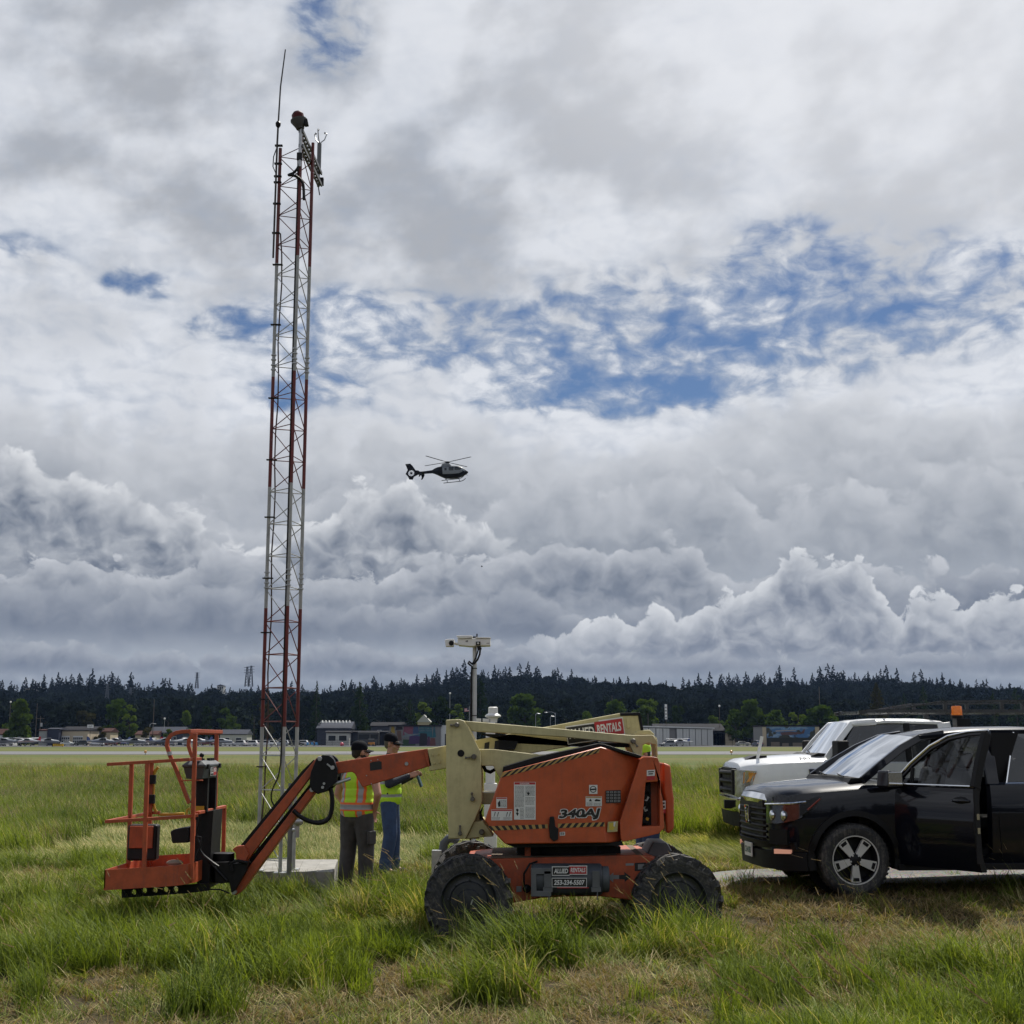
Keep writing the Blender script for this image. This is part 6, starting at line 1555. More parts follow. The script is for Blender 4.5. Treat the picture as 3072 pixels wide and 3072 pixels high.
# slab
c_ = [G(735, 2614, SLZ), G(1000, 2614, SLZ), G(1014, 2578, SLZ), G(770, 2578, SLZ)]
sl = MB().prism_z([(p.x, p.y) for p in c_], -.15, SLZ).build('concrete_slab', CONC, None, bevel=.012)
tag(sl, 'thick pale concrete slab under the lattice tower', 'slab')
s2 = MB().box(W(1292, 2610, 17).x, W(1345, 2610, 17).x, 16.2, 18.4, -.1, .14).build('concrete_slab', CONC, None, bevel=.01)
tag(s2, 'low concrete pad behind the left wheel of the boom lift', 'slab')
# conduit post with fittings beside the tower leg
px_ = W(868, 2590, 15.9)
cp = thing('conduit_post', 'grey conduit post with silver fittings beside the tower leg', 'post', (px_.x, 15.9, SLZ))
MB().tube([(px_.x, 15.9, SLZ), (px_.x, 15.9, W(868, 2445, 15.9).z)], .030, 12).build('pipe', mat('pipe_grey', (.16, .165, .17), .5, metal=.4), cp)
q_ = W(892, 2470, 15.9); MB().tube([(q_.x, 15.9, W(892, 2512, 15.9).z), (q_.x, 15.9, q_.z)], .028, 10).ball((q_.x + .01, 15.88, q_.z + .02), (.06, .05, .05), 10, 8).lathe([(.04, .05), (.042, .10), (.03, .11), (0, .11)], (q_.x + .01, 15.88, q_.z), 'Z', 12).build('fitting', GALV, cp)
MB().tube([(px_.x, 15.9, W(868, 2490, 15.9).z), (q_.x, 15.9, W(868, 2490, 15.9).z)], .02, 8).build('cross_pipe', GALV, cp)
q2 = W(874, 2350, 15.95); MB().tube([(px_.x, 15.9, W(868, 2450, 15.9).z), (q2.x - .01, 15.95, q2.z)], .026, 8).build('upper_pipe', mat('pipe_grey', (.16, .165, .17), .5), cp)
# grey pipe elbow and box left of the lift mast
eb = thing('pipe_elbow', 'grey pipe elbow and box half hidden behind the left far wheel', 'pipe', W(1335, 2560, 17.2))
MB().tube([W(1328, 2640, 17.2), W(1328, 2560, 17.2), W(1332, 2530, 17.2), W(1345, 2516, 17.2), W(1362, 2516, 17.2), W(1375, 2525, 17.2)], .055, 12).build('elbow', GREYPL, eb)
q_ = W(1310, 2565, 17.1); MB().box(q_.x - .06, q_.x + .06, 17.05, 17.15, W(0, 2620, 17.1).z, W(0, 2550, 17.1).z).build('box', GALV, eb, bevel=.006)
# ------------------------------------------------------------------ camera pole and visibility instruments behind the lift
def LC(cx, cy): return 1300 + cx * .1657, 1880 + cy * .1657
YC = 19.0
def PC(pts, Y=YC): return XZ([LC(*p) for p in pts], Y)
pb = W(1423, 2220, YC)
cpole = thing('camera_pole', 'slim galvanised pole standing behind the boom lift', 'pole', (pb.x, YC, 0))
MB().tube([(pb.x, YC, 0), (pb.x, YC, PC([(0, 360)])[0][1])], .030, 12).build('pole', mat('pole_grey', (.52, .53, .53), .45, metal=.2), cpole)
for cy in (755, 1610): z = PC([(0, cy)])[0][1]; MB().lathe([(.031, -.006), (.036, -.006), (.036, .006), (.031, .006)], (pb.x, YC, z), 'Z', 12).build('band', BLACK, cpole)
cab = MB(); lx = pb.x - .045
cab.tube([(lx, YC - .02, .4), (lx, YC - .02, PC([(0, 1000)])[0][1]), Vector(W(*LC(700, 720), YC - .03)), Vector(W(*LC(660, 690), YC - .04)), Vector(W(*LC(630, 660), YC - .04)), Vector(W(*LC(645, 630), YC - .04)), Vector(W(*LC(690, 665), YC - .04)), Vector(W(*LC(740, 670), YC - .05)), Vector(W(*LC(800, 600), YC - .05)), Vector(W(*LC(840, 500), YC - .05)), Vector(W(*LC(850, 400), YC - .04)), Vector(W(*LC(845, 350), YC - .03))], .014, 7)
cab.tube([Vector(W(*LC(700, 690), YC - .05)), Vector(W(*LC(770, 560), YC - .04)), Vector(W(*LC(810, 430), YC - .03)), Vector(W(*LC(815, 340), YC - .03))], .011, 6)
cab.build('cable', BLACK, cpole)
vc = thing('visibility_sensor', 'white box-shaped camera housing with sun shield on top of the slim pole', 'camera', (pb.x, YC, PC([(0, 360)])[0][1]))
MB().prism(PC([(440, 235), (470, 225), (1035, 222), (1035, 352), (770, 362), (690, 368), (455, 345)]), YC - .13, YC + .13).build('housing', WHITE, vc, bevel=.01)
MB().prism(PC([(422, 176), (708, 172), (720, 216), (540, 226), (460, 230)]), YC - .16, YC + .16).build('sun_shield', WHITE, vc, bevel=.006)
MB().prism(PC([(770, 200), (1040, 208), (1040, 222), (770, 222)]), YC - .15, YC + .15).build('lid', WHITE, vc, bevel=.004)
q_ = PC([(790, 200), (790, 128)]); MB().tube([(q_[0][0], YC, q_[0][1]), (q_[1][0], YC, q_[1][1])], .010, 8).build('stub_antenna', BLACK, vc)
MB().prism(PC([(715, 182), (780, 180), (790, 205), (715, 205)]), YC - .05, YC + .05).build('bracket', BLACK, vc)
MB().prism(PC([(776, 285), (856, 283), (856, 350), (776, 352)]), YC - .15, YC - .131).prism(PC([(790, 350), (850, 345), (880, 410), (850, 430), (800, 420)]), YC - .12, YC - .02).build('connector', BLACK, vc)
lg = MB(); 
for pts in ([(585, 268), (635, 255), (632, 275), (590, 285)], [(598, 285), (636, 272), (630, 292), (600, 292)]): lg.add([(x, YC - .1325, z) for x, z in PC(pts)], [(0, 1, 2, 3)], 0)
lg.add([(x, YC - .1325, z) for x, z in PC([(965, 308), (1020, 306), (1020, 316), (965, 318)])], [(0, 1, 2, 3)], 0)
lg.add([(x, YC - .1515, z) for x, z in PC([(795, 300), (830, 298), (832, 330), (800, 325)])], [(0, 1, 2, 3)], 1)
for o_ in explode(lg.build('marking', [INKG, INKW], vc, smooth=0)): pass
MB().prism(PC([(218, 248), (280, 236), (385, 236), (385, 262), (375, 374), (230, 372)]), YC - .14, YC - .02).build('small_camera', WHITE, vc, bevel=.01)
q_ = PC([(335, 310)])[0]; ln = MB().lathe([(0, -.02), (.026, -.02), (.036, -.012), (.036, .0)], (q_[0], YC - .14, q_[1]), 'Y', 16).build('lens', BLACK, vc)
q2 = PC([(385, 305), (450, 322)]); MB().tube([(q2[0][0] - .01, YC - .08, q2[0][1]), (q2[1][0], YC - .06, q2[1][1])], .02, 8).build('swivel_arm', WHITE, vc)
# ceilometer with its white dome
YK = 19.4
ce = thing('ceilometer', 'white cabinet with a domed white cap behind the lift mast', 'instrument', (W(1472, 2300, YK).x, YK, 0))
x0, x1 = W(1453, 2300, YK).x, W(1491, 2300, YK).x
MB().box(x0, x1, YK - .1, YK + .15, 0, W(0, 2350, YK).z).box(x0 + .02, x1 - .03, YK - .08, YK + .12, W(0, 2350, YK).z, W(0, 2168, YK).z).build('cabinet', WHITE, ce, bevel=.008)
c = Vector((W(1479, 2150, YK).x, YK, 0)); zc = lambda cy: PC([(0, cy)], YK)[0][1]
MB().lathe([(0, zc(1450)), (.05, zc(1452)), (.068, zc(1465)), (.070, zc(1570)), (.11, zc(1605)), (.115, zc(1612))], c, 'Z', 24).build('dome', WHITE, ce)
MB().lathe([(.115, zc(1618)), (.115, zc(1630)), (.07, zc(1655)), (.06, zc(1700)), (.06, zc(1740))], c, 'Z', 20).build('collar', WHITE, ce)
for a, b in ((775, 862), (895, 1010)): q_ = PC([(a, 1665), (b, 1725)], YK); MB().box(q_[0][0], q_[1][0], YK - .06, YK + .06, q_[1][1], q_[0][1]).build('bracket_box', WHITE, ce, bevel=.004)
# ------------------------------------------------------------------ vehicles (built nose towards -x, near side towards -y, front axle at x = 0, then moved into place)
SUVP = mat('black_paint', (.003, .004, .009), .35, var=0, coat=.75, spec=.1)
WHTP = mat('white_car_paint', (.82, .83, .84), .28, var=.03, vscale=2, coat=.8, grime=.08, grime_c=(.5, .48, .44))
TRIM = mat('black_trim', (.007, .007, .008), .6, var=.2, spec=.25)
SEAT = mat('seat_leather', (.03, .03, .032), .55, var=.15)
GLASS = glass_mat('car_glass', see=.5); TINT = glass_mat('tinted_glass', see=.08, tint=.5)
LENS = glass_mat('lamp_lens', see=.85)
AMB = mat('amber_plastic', (.55, .16, .02), .25, var=0)
def body_ring(hw, zb, zs, zm, zt, crown=.03, tuck=.06, n=9):
    """half section from the bottom edge over the shoulder to the centre line, mirrored; hw = widest half width at zm, shoulder zs, top zt"""
    half = [(hw - tuck, zb), (hw - tuck * .3, zb + (zm - zb) * .35), (hw, zm), (hw - .005, zm + (zs - zm) * .55), (hw - .03, zs - .02), (hw - .075, zs + .012), (hw * .74, zt - crown * .42), (hw * .38, zt - crown * .1), (0.0, zt)]
    return half
def shell(mb, stations, m=0):
    rings = []
    for (x, half) in stations:
        r = [(x, -y, z) for y, z in half] + [(x, y, z) for y, z in half[-2::-1]]
        rings.append(r)
    mb.loft(rings, m)
def car_wheel(par, x, y, Rt, wd, rimr, spokes, rim_m, side, hub=BLACK, steel=False):
    t = MB(); s = side                                   # side = -1: outer face looks towards -y
    t.lathe([(rimr, -wd / 2 + .005), (rimr + .012, -wd / 2 - .002), (Rt - .05, -wd / 2 - .006), (Rt - .012, -wd / 2 + .02), (Rt, -wd / 2 + .05), (Rt, wd / 2 - .05), (Rt - .012, wd / 2 - .02), (Rt - .05, wd / 2 + .006), (rimr, wd / 2 - .005)], (0, 0, 0), 'Y', 40)
    for k in range(44):
        a = 2 * math.pi * k / 44
        for d in (-1, 1): t.obox(Matrix.Rotation(a + d * .03, 3, 'Y') @ Vector((0, d * wd * .3, Rt - .002)), (.03, wd * .3, .004), Matrix.Rotation(a, 3, 'Y'))
    o = t.build('wheel', RUBBER, par, world=False, smooth=30)
    o.location = (x, y, Rt)
    r = MB(); e = s * wd / 2
    f = lambda q_: s * (wd / 2 - q_)
    prof = [(rimr + .004, f(.0)), (rimr - .004, f(.0)), (rimr - .018, f(.012)), (rimr - .03, f(.05)), (rimr - .035, f(.13)), (0, f(.14))]
    r.lathe(prof if s > 0 else prof, (0, 0, 0), 'Y', 40, 1)
    for k in range(spokes):
        a = 2 * math.pi * k / spokes + math.pi / 2 * 3 + .0
        for (r0, r1, w0, w1, d, mm) in ((.055, rimr - .008, .062, .115, .012, 0),):
            c, sn = math.cos(a), math.sin(a); px, pz = -sn, c
            V = []
            for dep in (f(.004 + d), f(.05 + d)):
                for rr, ww in ((r0, w0), (r1, w1)):
                    for sg in (-1, 1): V.append((c * rr + px * ww / 2 * sg, dep, sn * rr + pz * ww / 2 * sg))
            r.add(V, [(0, 1, 3, 2), (4, 6, 7, 5), (0, 2, 6, 4), (1, 5, 7, 3), (2, 3, 7, 6), (0, 4, 5, 1)], mm)
            rr = rimr * .80; V = [(c * (rr + a_) + px * b_, f(.001 + d), sn * (rr + a_) + pz * b_) for a_, b_ in ((-.018, -.032), (.018, -.036), (.018, .036), (-.018, .032))]
            r.add(V, [(0, 1, 2, 3)], 1)
    r.lathe([(rimr + .003, f(-.001)), (rimr - .008, f(-.001)), (rimr - .012, f(.008))], (0, 0, 0), 'Y', 40, 0)
    r.lathe([(0, f(.002)), (.045, f(.002)), (.06, f(.012)), (.075, f(.03))], (0, 0, 0), 'Y', 20, 1)
    for k in range(5):
        a = 2 * math.pi * k / 5 + .9; r.lathe([(0, f(.004)), (.010, f(.004)), (.011, f(.02))], (.055 * math.cos(a), 0, .055 * math.sin(a)), 'Y', 8, 0)
    ro = r.build('rim', [rim_m, hub], o, world=False, clean=True)
    return o
def panel_on(mb, poly, thick, m=0):
    mb.prism(poly, 0, thick, m)

# ---- black crew-cab vehicle with its front door open
SV = thing('black_pickup', 'shiny black four-door vehicle with its front door swung open', 'car')
b = MB(); HW = .985
st = []
for x, hw, zb, zm, zs, zt in ((-.85, .46, .30, .62, .99, 1.03), (-.835, .60, .28, .64, 1.04, 1.10), (-.78, .74, .26, .66, 1.075, 1.145), (-.68, .85, .25, .70, 1.095, 1.165), (-.52, .925, .25, .74, 1.11, 1.185), (-.32, .962, .26, .76, 1.125, 1.205), (.0, .98, .28, .78, 1.15, 1.232), (.30, .985, .29, .78, 1.175, 1.258), (.50, .985, .29, .78, 1.185, 1.235), (1.5, .985, .29, .78, 1.195, 1.225), (2.6, .985, .29, .78, 1.21, 1.24), (3.3, .985, .32, .80, 1.22, 1.24), (4.1, .97, .38, .80, 1.22, 1.24), (4.32, .93, .45, .80, 1.19, 1.21)):
    st.append((x, body_ring(hw, zb, zs, zm, zt, crown=.07)))
shell(b, st)
bd = b.build('body', SUVP, SV, world=False, smooth=40, clean=True)
cav = MB().box(.50, 2.95, -.86, .86, .40, 1.6); cut(bd, cav)
cut(bd, MB().prism([(.50, .42), (.62, .38), (1.48, .38), (1.55, .45), (1.58, 1.6), (.50, 1.6)], -1.2, -.80))
for ys in ((-1.2, -.62), (.62, 1.2)):
    for xw in (0.0, 3.18):
        c_ = MB().lathe([(0, ys[0]), (.455, ys[0]), (.455, ys[1]), (0, ys[1])], (xw, 0, .40), 'Y', 40); c_.box(xw - .455, xw + .455, ys[0], ys[1], -.2, .30); cut(bd, MB().lathe([(0, ys[0]), (.455, ys[0]), (.455, ys[1]), (0, ys[1])], (xw, 0, .40), 'Y', 40))
        cut(bd, MB().box(xw - .45, xw + .45, ys[0], ys[1], -.2, .36))
cut(bd, MB().box(3.0, 4.25, -.78, .78, .75, 1.6))
bd.data.shade_smooth(); bd.data.set_sharp_from_angle(angle=R(35))
for xw in (0.0, 3.18):
    for s in (-1, 1):
        ar = MB(); n_ = 26; rr_in, rr_out = .452, .515
        A_ = [math.pi * (-.08 + 1.16 * k / n_) for k in range(n_ + 1)]
        def yb(z): return HW + .012 - (.045 if z < .5 else 0) - max(0, (z - .78)) * .06
        ar.loft([[(xw + rr * math.cos(a), s * (yb(.40 + rr * math.sin(a)) + d), .40 + rr * math.sin(a)) for rr, d in ((rr_in, -.10), (rr_in, .0), (rr_out, -.004), (rr_out, -.05))] for a in A_])
        ar.build('arch_trim', TRIM, SV, world=False)
        MB().lathe([(.0, s * .60), (.46, s * .60), (.46, s * .62), (0, s * .62)], (xw, 0, .42), 'Y', 24).build('wheel_well', TRIM, SV, world=False)
        car_wheel(SV, xw, s * .865, .387, .255, .258, 5, mat('alloy_silver', (.62, .62, .60), .35, metal=.25, var=.08), s)
# glasshouse
def pillar(name, P, w, h, m, par, up=(0, -1, 0)): return MB().tube(P, 0, sq=(w, h), up=up).build(name, m, par, bevel=.012)
roof = MB(); rs_ = []
for x, hw, z in ((.84, .56, 1.69), (.96, .60, 1.735), (1.20, .63, 1.782), (1.6, .645, 1.82), (2.1, .645, 1.83), (2.6, .635, 1.815), (2.95, .61, 1.775), (3.05, .58, 1.73)):
    rs_.append([(x, -hw, z - .075), (x, -hw * .92, z - .03), (x, -hw * .6, z - .006), (x, 0, z), (x, hw * .6, z - .006), (x, hw * .92, z - .03), (x, hw, z - .075), (x, hw * .9, z - .085), (x, 0, z - .06), (x, -hw * .9, z - .085)])
roof.loft(rs_); roof.build('roof', SUVP, SV, world=False, smooth=50)
for s in (-1, 1):
    pillar('pillar', [(.14, s * .90, 1.23), (.38, s * .84, 1.40), (.66, s * .73, 1.575), (.92, s * .635, 1.695), (1.2, s * .655, 1.74)], .085, .055, SUVP, SV)
    pillar('pillar', [(1.62, s * .91, 1.17), (1.64, s * .80, 1.47), (1.67, s * .67, 1.745)], .14, .06, SUVP, SV)
    pillar('pillar', [(3.0, s * .90, 1.17), (2.98, s * .8, 1.47), (2.92, s * .64, 1.735)], .16, .06, SUVP, SV)
    pillar('roof_rail', [(.9, s * .645, 1.70), (1.6, s * .685, 1.76), (2.3, s * .68, 1.765), (2.95, s * .65, 1.725)], .05, .05, SUVP, SV, up=(0, 0, 1))
    g2 = MB(); g2.add([(1.76, s * .915, 1.195), (2.94, s * .915, 1.205), (2.88, s * .675, 1.725), (1.98, s * .70, 1.75)], [(0, 1, 2, 3)] if s > 0 else [(3, 2, 1, 0)]); g2.build('rear_door_window', TINT, SV, world=False, smooth=0)
    MB().prism([(1.66, 1.19), (1.78, 1.19), (2.0, 1.75), (1.68, 1.75)], s * .80, s * .82).build('door_post', TRIM, SV, world=False)
    MB().tube([(1.77, s * .925, 1.20), (1.99, s * .71, 1.755)], .012, 5).build('chrome_strip', CHROME, SV, world=False)
    if s > 0:
        g2 = MB(); g2.add([(.44, .905, 1.19), (1.56, .905, 1.19), (1.60, .69, 1.73), (1.02, .68, 1.705)], [(0, 1, 2, 3)]); g2.build('side_window', GLASS, SV, world=False, smooth=0)
    MB().tube([(1.76, s * .928, 1.195), (2.94, s * .928, 1.205)], .009, 6).build('chrome_strip', CHROME, SV, world=False)
MB().prism([(2.93, 1.18), (3.04, 1.18), (2.98, 1.70), (2.90, 1.70)], -.62, .62).build('rear_wall', SUVP, SV, world=False)
wsx = MB(); wr = []
for t, hwt in ((0, .86), (.33, .80), (.66, .71), (1, .60)):
    x = .20 + .70 * t; z = 1.245 + .455 * t + .03 * math.sin(math.pi * t)
    wr.append([(x - .15 * (1 - (u * u)) , u * hwt, z + .035 * (1 - u * u)) for u in (-1, -.6, -.2, .2, .6, 1)])
wsx.loft(wr, caps=False, closed=False); wsx.build('windscreen', glass_mat('windscreen_glass', see=.4, tint=.8), SV, world=False, smooth=60)
cw = MB(); cw.prism([(.02, 1.20), (.22, 1.22), (.22, 1.255), (.06, 1.255)], -.78, .78); cw.tube([(.05, -.55, 1.262), (.10, -.1, 1.295)], .008, 5).tube([(.05, .1, 1.27), (.11, .5, 1.295)], .008, 5); cw.build('wiper_cowl', TRIM, SV, world=False)
MB().box(.95, 1.0, -.06, .06, 1.55, 1.62).build('rear_view_mirror', TRIM, SV, world=False)
# interior
dsh = MB().prism([(.10, .75), (.10, 1.17), (.40, 1.20), (.55, 1.10), (.58, .80)], -.84, .84).build('dashboard', TRIM, SV, world=False, bevel=.02)
MB().tube(smooth_path([Vector((.70 - .06 * math.sin(a), -.38 + .17 * math.cos(a), 1.03 + .16 * math.sin(a))) for a in [2 * math.pi * k / 16 for k in range(17)]], 2), .014, 7).build('steering_wheel', TRIM, SV, world=False)
def seat(x, y, w=.50):
    s = MB().obox((x, y, .70), (.52, w, .16)).build('seat', SEAT, SV, world=False, bevel=.05, seg=3)
    MB().obox((x + .30, y, 1.04), (.16, w, .62), Matrix.Rotation(R(16), 3, 'Y')).build('seat_back', SEAT, s, world=False, bevel=.05, seg=3)
    MB().obox((x + .42, y, 1.44), (.09, w * .5, .18), Matrix.Rotation(R(12), 3, 'Y')).build('headrest', SEAT, s, world=False, bevel=.03, seg=3)
seat(1.12, -.40); seat(1.12, .40); seat(2.2, -.4); seat(2.2, .4)
MB().box(.5, 2.95, -.85, .85, .39, .41).build('cabin_floor', TRIM, SV, world=False)
# nose
gr = MB()
gr.loft([[(x, y, z) for y, z in ((-w, .56), (w, .56), (w + .02, 1.0), (-w - .02, 1.0))] for x, w in ((-.872, .46), (-.78, .52))])
go = gr.build('grille', BLACK, SV, world=False)
for k in range(6):
    z = .60 + .062 * k; MB().tube([(-.845, -.55, z), (-.885, -.40, z), (-.90, 0, z), (-.885, .40, z), (-.845, .55, z)], .017, 6).build('grille_bar', TRIM, go, world=False)
em = MB().tube([(-.925, -.055, .90), (-.92, -.045, .78), (-.915, -.05, .75)], .012, 5).tube([(-.925, .055, .90), (-.92, .045, .78), (-.915, .05, .75)], .012, 5).tube([(-.92, -.05, .825), (-.92, .05, .825)], .012, 5).tube([(-.925, -.085, .93), (-.925, .085, .93), (-.915, .07, .73), (-.915, -.07, .73), (-.925, -.085, .93)], .008, 5)
em.build('emblem', CHROME, go, world=False)
MB().loft([[(x, y, z), (x - .012, y, z + h * .45), (x + .03, y, z + h), (x + .10, y, z + h * .9), (x + .08, y, z)] for x, y, z, h in ((-.66, -.80, .985, .03), (-.76, -.68, .975, .045), (-.82, -.56, .965, .085), (-.86, -.45, .965, .11), (-.89, 0, .97, .115), (-.86, .45, .965, .11), (-.82, .56, .965, .085), (-.76, .68, .975, .045), (-.66, .80, .985, .03))]).build('chrome_bar', CHROME, SV, world=False, bevel=.006)
LBK = mat('lamp_black', (.02, .02, .022), .15, var=0, coat=1)
for s in (-1, 1):
    P = lambda pts, k=0: [(x - .028, s * (y + .028), z) for x, y, z in pts]
    hl = MB(); hl.loft([P([(-.835, .56, .76), (-.825, .54, .955), (-.75, .52, .955), (-.75, .54, .76)]), P([(-.765, .745, .765), (-.755, .73, .965), (-.68, .68, .965), (-.68, .70, .765)]), P([(-.63, .882, .80), (-.625, .875, .975), (-.56, .80, .975), (-.56, .80, .80)]), P([(-.54, .930, .84), (-.52, .925, .99), (-.48, .86, .99), (-.48, .86, .84)])])
    ho = hl.build('headlight', mat('headlamp_grey', (.10, .105, .11), .16, metal=.8, var=.2, vscale=14), SV, world=False)
    for y0, x0 in ((.68, -.83), (.82, -.745)): MB().ball((x0 + .008, s * y0, .85), (.03, .05, .06), 10, 8).build('lamp_reflector', CHROME, ho, world=False)
    MB().tube([(-.87, s * .59, .965), (-.795, s * .765, .975), (-.655, s * .915, .988), (-.52, s * .965, 1.005)], .013, 6).build('light_strip', CHROME, ho, world=False)
    sg = MB(); sg.loft([P([(-.565, .927, .85), (-.56, .925, 1.0), (-.50, .86, 1.0), (-.50, .86, .85)]), P([(-.40, .962, .95), (-.32, .966, 1.075), (-.30, .9, 1.075), (-.38, .9, .95)])]); so = sg.build('signal_lamp', LBK, ho, world=False)
    MB().tube([(-.51, s * .972, .92), (-.37, s * .993, 1.04)], .010, 5).build('red_reflector', mat('red_amber', (.20, .03, .014), .3, var=0), so, world=False)
    MB().loft([P([(-.80, .70, .44), (-.80, .70, .49), (-.74, .66, .49), (-.74, .66, .44)]), P([(-.665, .868, .45), (-.665, .868, .49), (-.62, .80, .49), (-.62, .80, .45)])]).build('fog_lamp', mat('fog_glow', (.7, .42, .32), .2, var=0, emit=(1, .45, .3, .25)), SV, world=False)
    MB().loft([P([(-.825, .62, .54), (-.825, .62, .70), (-.75, .58, .70), (-.75, .58, .54)]), P([(-.69, .845, .54), (-.69, .845, .70), (-.62, .78, .70), (-.62, .78, .54)])]).build('bumper_vent', TRIM, SV, world=False)
MB().loft([[(x, y, .27), (x - .015, y, .46), (x + .1, y * .97, .46), (x + .12, y * .97, .27)] for x, y in ((-.52, -.935), (-.70, -.845), (-.80, -.70), (-.875, -.45), (-.89, 0), (-.875, .45), (-.80, .70), (-.70, .845), (-.52, .935))]).build('lower_bumper', TRIM, SV, world=False)
MB().loft([[(x, y, .49), (x - .03, y, .565), (x + .1, y * .97, .59), (x + .12, y * .97, .49)] for x, y in ((-.62, -.88), (-.74, -.77), (-.83, -.60), (-.885, -.40), (-.90, 0), (-.885, .40), (-.83, .60), (-.74, .77), (-.62, .88))]).build('bumper_beam', TRIM, SV, world=False)
pl_ = MB().box(-.925, -.91, -.155, .155, .36, .515).build('number_plate', INKW, SV, world=False, bevel=.004)
t_ = MB(); put_text(t_, 'C54 082', (-.928, .125, .40), (0, -1, 0), (0, 0, 1), .07, .25, 0, .02); t_.build('plate_lettering', mat('plate_green', (.03, .10, .08), .5, var=0), pl_, world=False, smooth=0)
# seams and handle of the closed rear door, sill
for P in ([(1.66, -.945, 1.17), (1.64, -.990, .80), (1.66, -.967, .40)], [(2.70, -.93, 1.17), (2.78, -.987, .90), (2.72, -.97, .62)], [(.47, -.955, 1.12), (.47, -.99, .80), (.47, -.963, .40)], [(-.15, -.92, 1.09), (.25, -.93, 1.115), (.47, -.952, 1.125)]):
    MB().tube(P, .005, 5).build('panel_seam', TRIM, SV, world=False)
MB().tube([(2.45, -.988, 1.03), (2.65, -1.0, 1.03)], .016, 8).build('door_handle', SUVP, SV, world=False)
MB().box(.48, 2.72, -.975, -.90, .27, .34).build('sill', TRIM, SV, world=False, bevel=.01)
# open front door, hinged at its leading edge
dr = MB(); n_ = 8
for_k = []
secz = [(.33, .90), (.45, .945), (.62, .975), (.80, .985), (.98, .972), (1.12, .948), (1.19, .918)]
def door_ring(x):
    zlo = .34 + .02 * (1 if x > .9 else 0)
    out = [(x, -y + .955, z) for z, y in secz]; inn = [(x, -y + .955 + .085, z) for z, y in secz[::-1]]
    return out + inn
dr.loft([door_ring(x) for x in (0, .25, .5, .75, 1.03, 1.07)])
door = dr.build('front_door', SUVP, SV, world=False, smooth=40, bevel=.006)
door.location = (.475, -.955, 0); door.rotation_euler = (0, 0, -R(63))
MB().tube([(-.03, .04, 1.18), (.18, .10, 1.40), (.40, .17, 1.585), (.60, .235, 1.69), (.84, .27, 1.735), (1.09, .275, 1.75)], 0, sq=(.05, .045), up=(0, -1, 0)).build('window_frame', SUVP, door, world=False, bevel=.006)
MB().tube([(-.03, .012, 1.20), (.18, .072, 1.42), (.40, .142, 1.605), (.60, .207, 1.713), (.84, .24, 1.757), (1.10, .245, 1.772)], .013, 6).build('chrome_strip', CHROME, door, world=False)
MB().tube([(1.05, .04, 1.18), (1.06, .12, 1.43), (1.06, .26, 1.74)], 0, sq=(.06, .10), up=(0, -1, 0)).build('window_post', TRIM, door, world=False, bevel=.006)
MB().tube([(.20, .055, 1.19), (.20, .09, 1.37)], 0, sq=(.03, .03), up=(0, -1, 0)).build('quarter_post', TRIM, door, world=False)
g = MB(); g.add([(0, .05, 1.185), (1.05, .05, 1.185), (1.05, .265, 1.74), (.62, .24, 1.69), (.40, .175, 1.575), (.2, .11, 1.40)], [(0, 1, 2, 3, 4, 5)]); g.build('door_window', glass_mat('door_glass', see=.55, tint=.55), door, world=False, smooth=0)
MB().tube([(.0, .018, 1.195), (1.06, .018, 1.195)], .012, 6).build('chrome_strip', CHROME, door, world=False)
MB().tube([(.80, -.005, 1.045), (.84, -.035, 1.048), (.97, -.035, 1.048), (1.01, -.005, 1.045)], .016, 8).build('door_handle', SUVP, door, world=False)
MB().ball((.90, .002, 1.045), (.11, .02, .045), 10, 6).build('handle_cup', TRIM, door, world=False)
MB().box(1.064, 1.073, -.01, .07, .42, 1.17).build('door_edge', TRIM, door, world=False)
for z in (.72, .86): MB().box(1.06, 1.082, .01, .05, z, z + .06).build('latch', CHROME, door, world=False)
mi = MB().loft([[(x, y, z) for y, z in ((-.06 - k, 1.15), (-.06 - k, 1.32), (-.28, 1.35), (-.31, 1.16))] for x, k in ((.02, -.03), (.06, 0), (.19, 0))]).build('side_mirror', SUVP, door, world=False, bevel=.03, seg=3)
MB().box(.191, .198, -.29, -.08, 1.175, 1.325).build('mirror_glass', CHROME, mi, world=False, bevel=.01)
MB().tube([(.08, .04, 1.19), (.10, -.12, 1.19)], .035, 8).build('mirror_arm', TRIM, mi, world=False)
MB().obox((.022, -.20, 1.20), (.03, .10, .022)).build('signal_lamp', AMB, mi, world=False)
MB().box(.1, .98, .075, .11, .45, 1.15).build('door_card', TRIM, door, world=False, bevel=.01)
SV.rotation_euler = (0, 0, R(5)); near_face = Vector(((2571 - 1536) / 278.0, 14.8, .13)); SV.location = near_face + Matrix.Rotation(R(5), 3, 'Z') @ Vector((0, .985, 0))

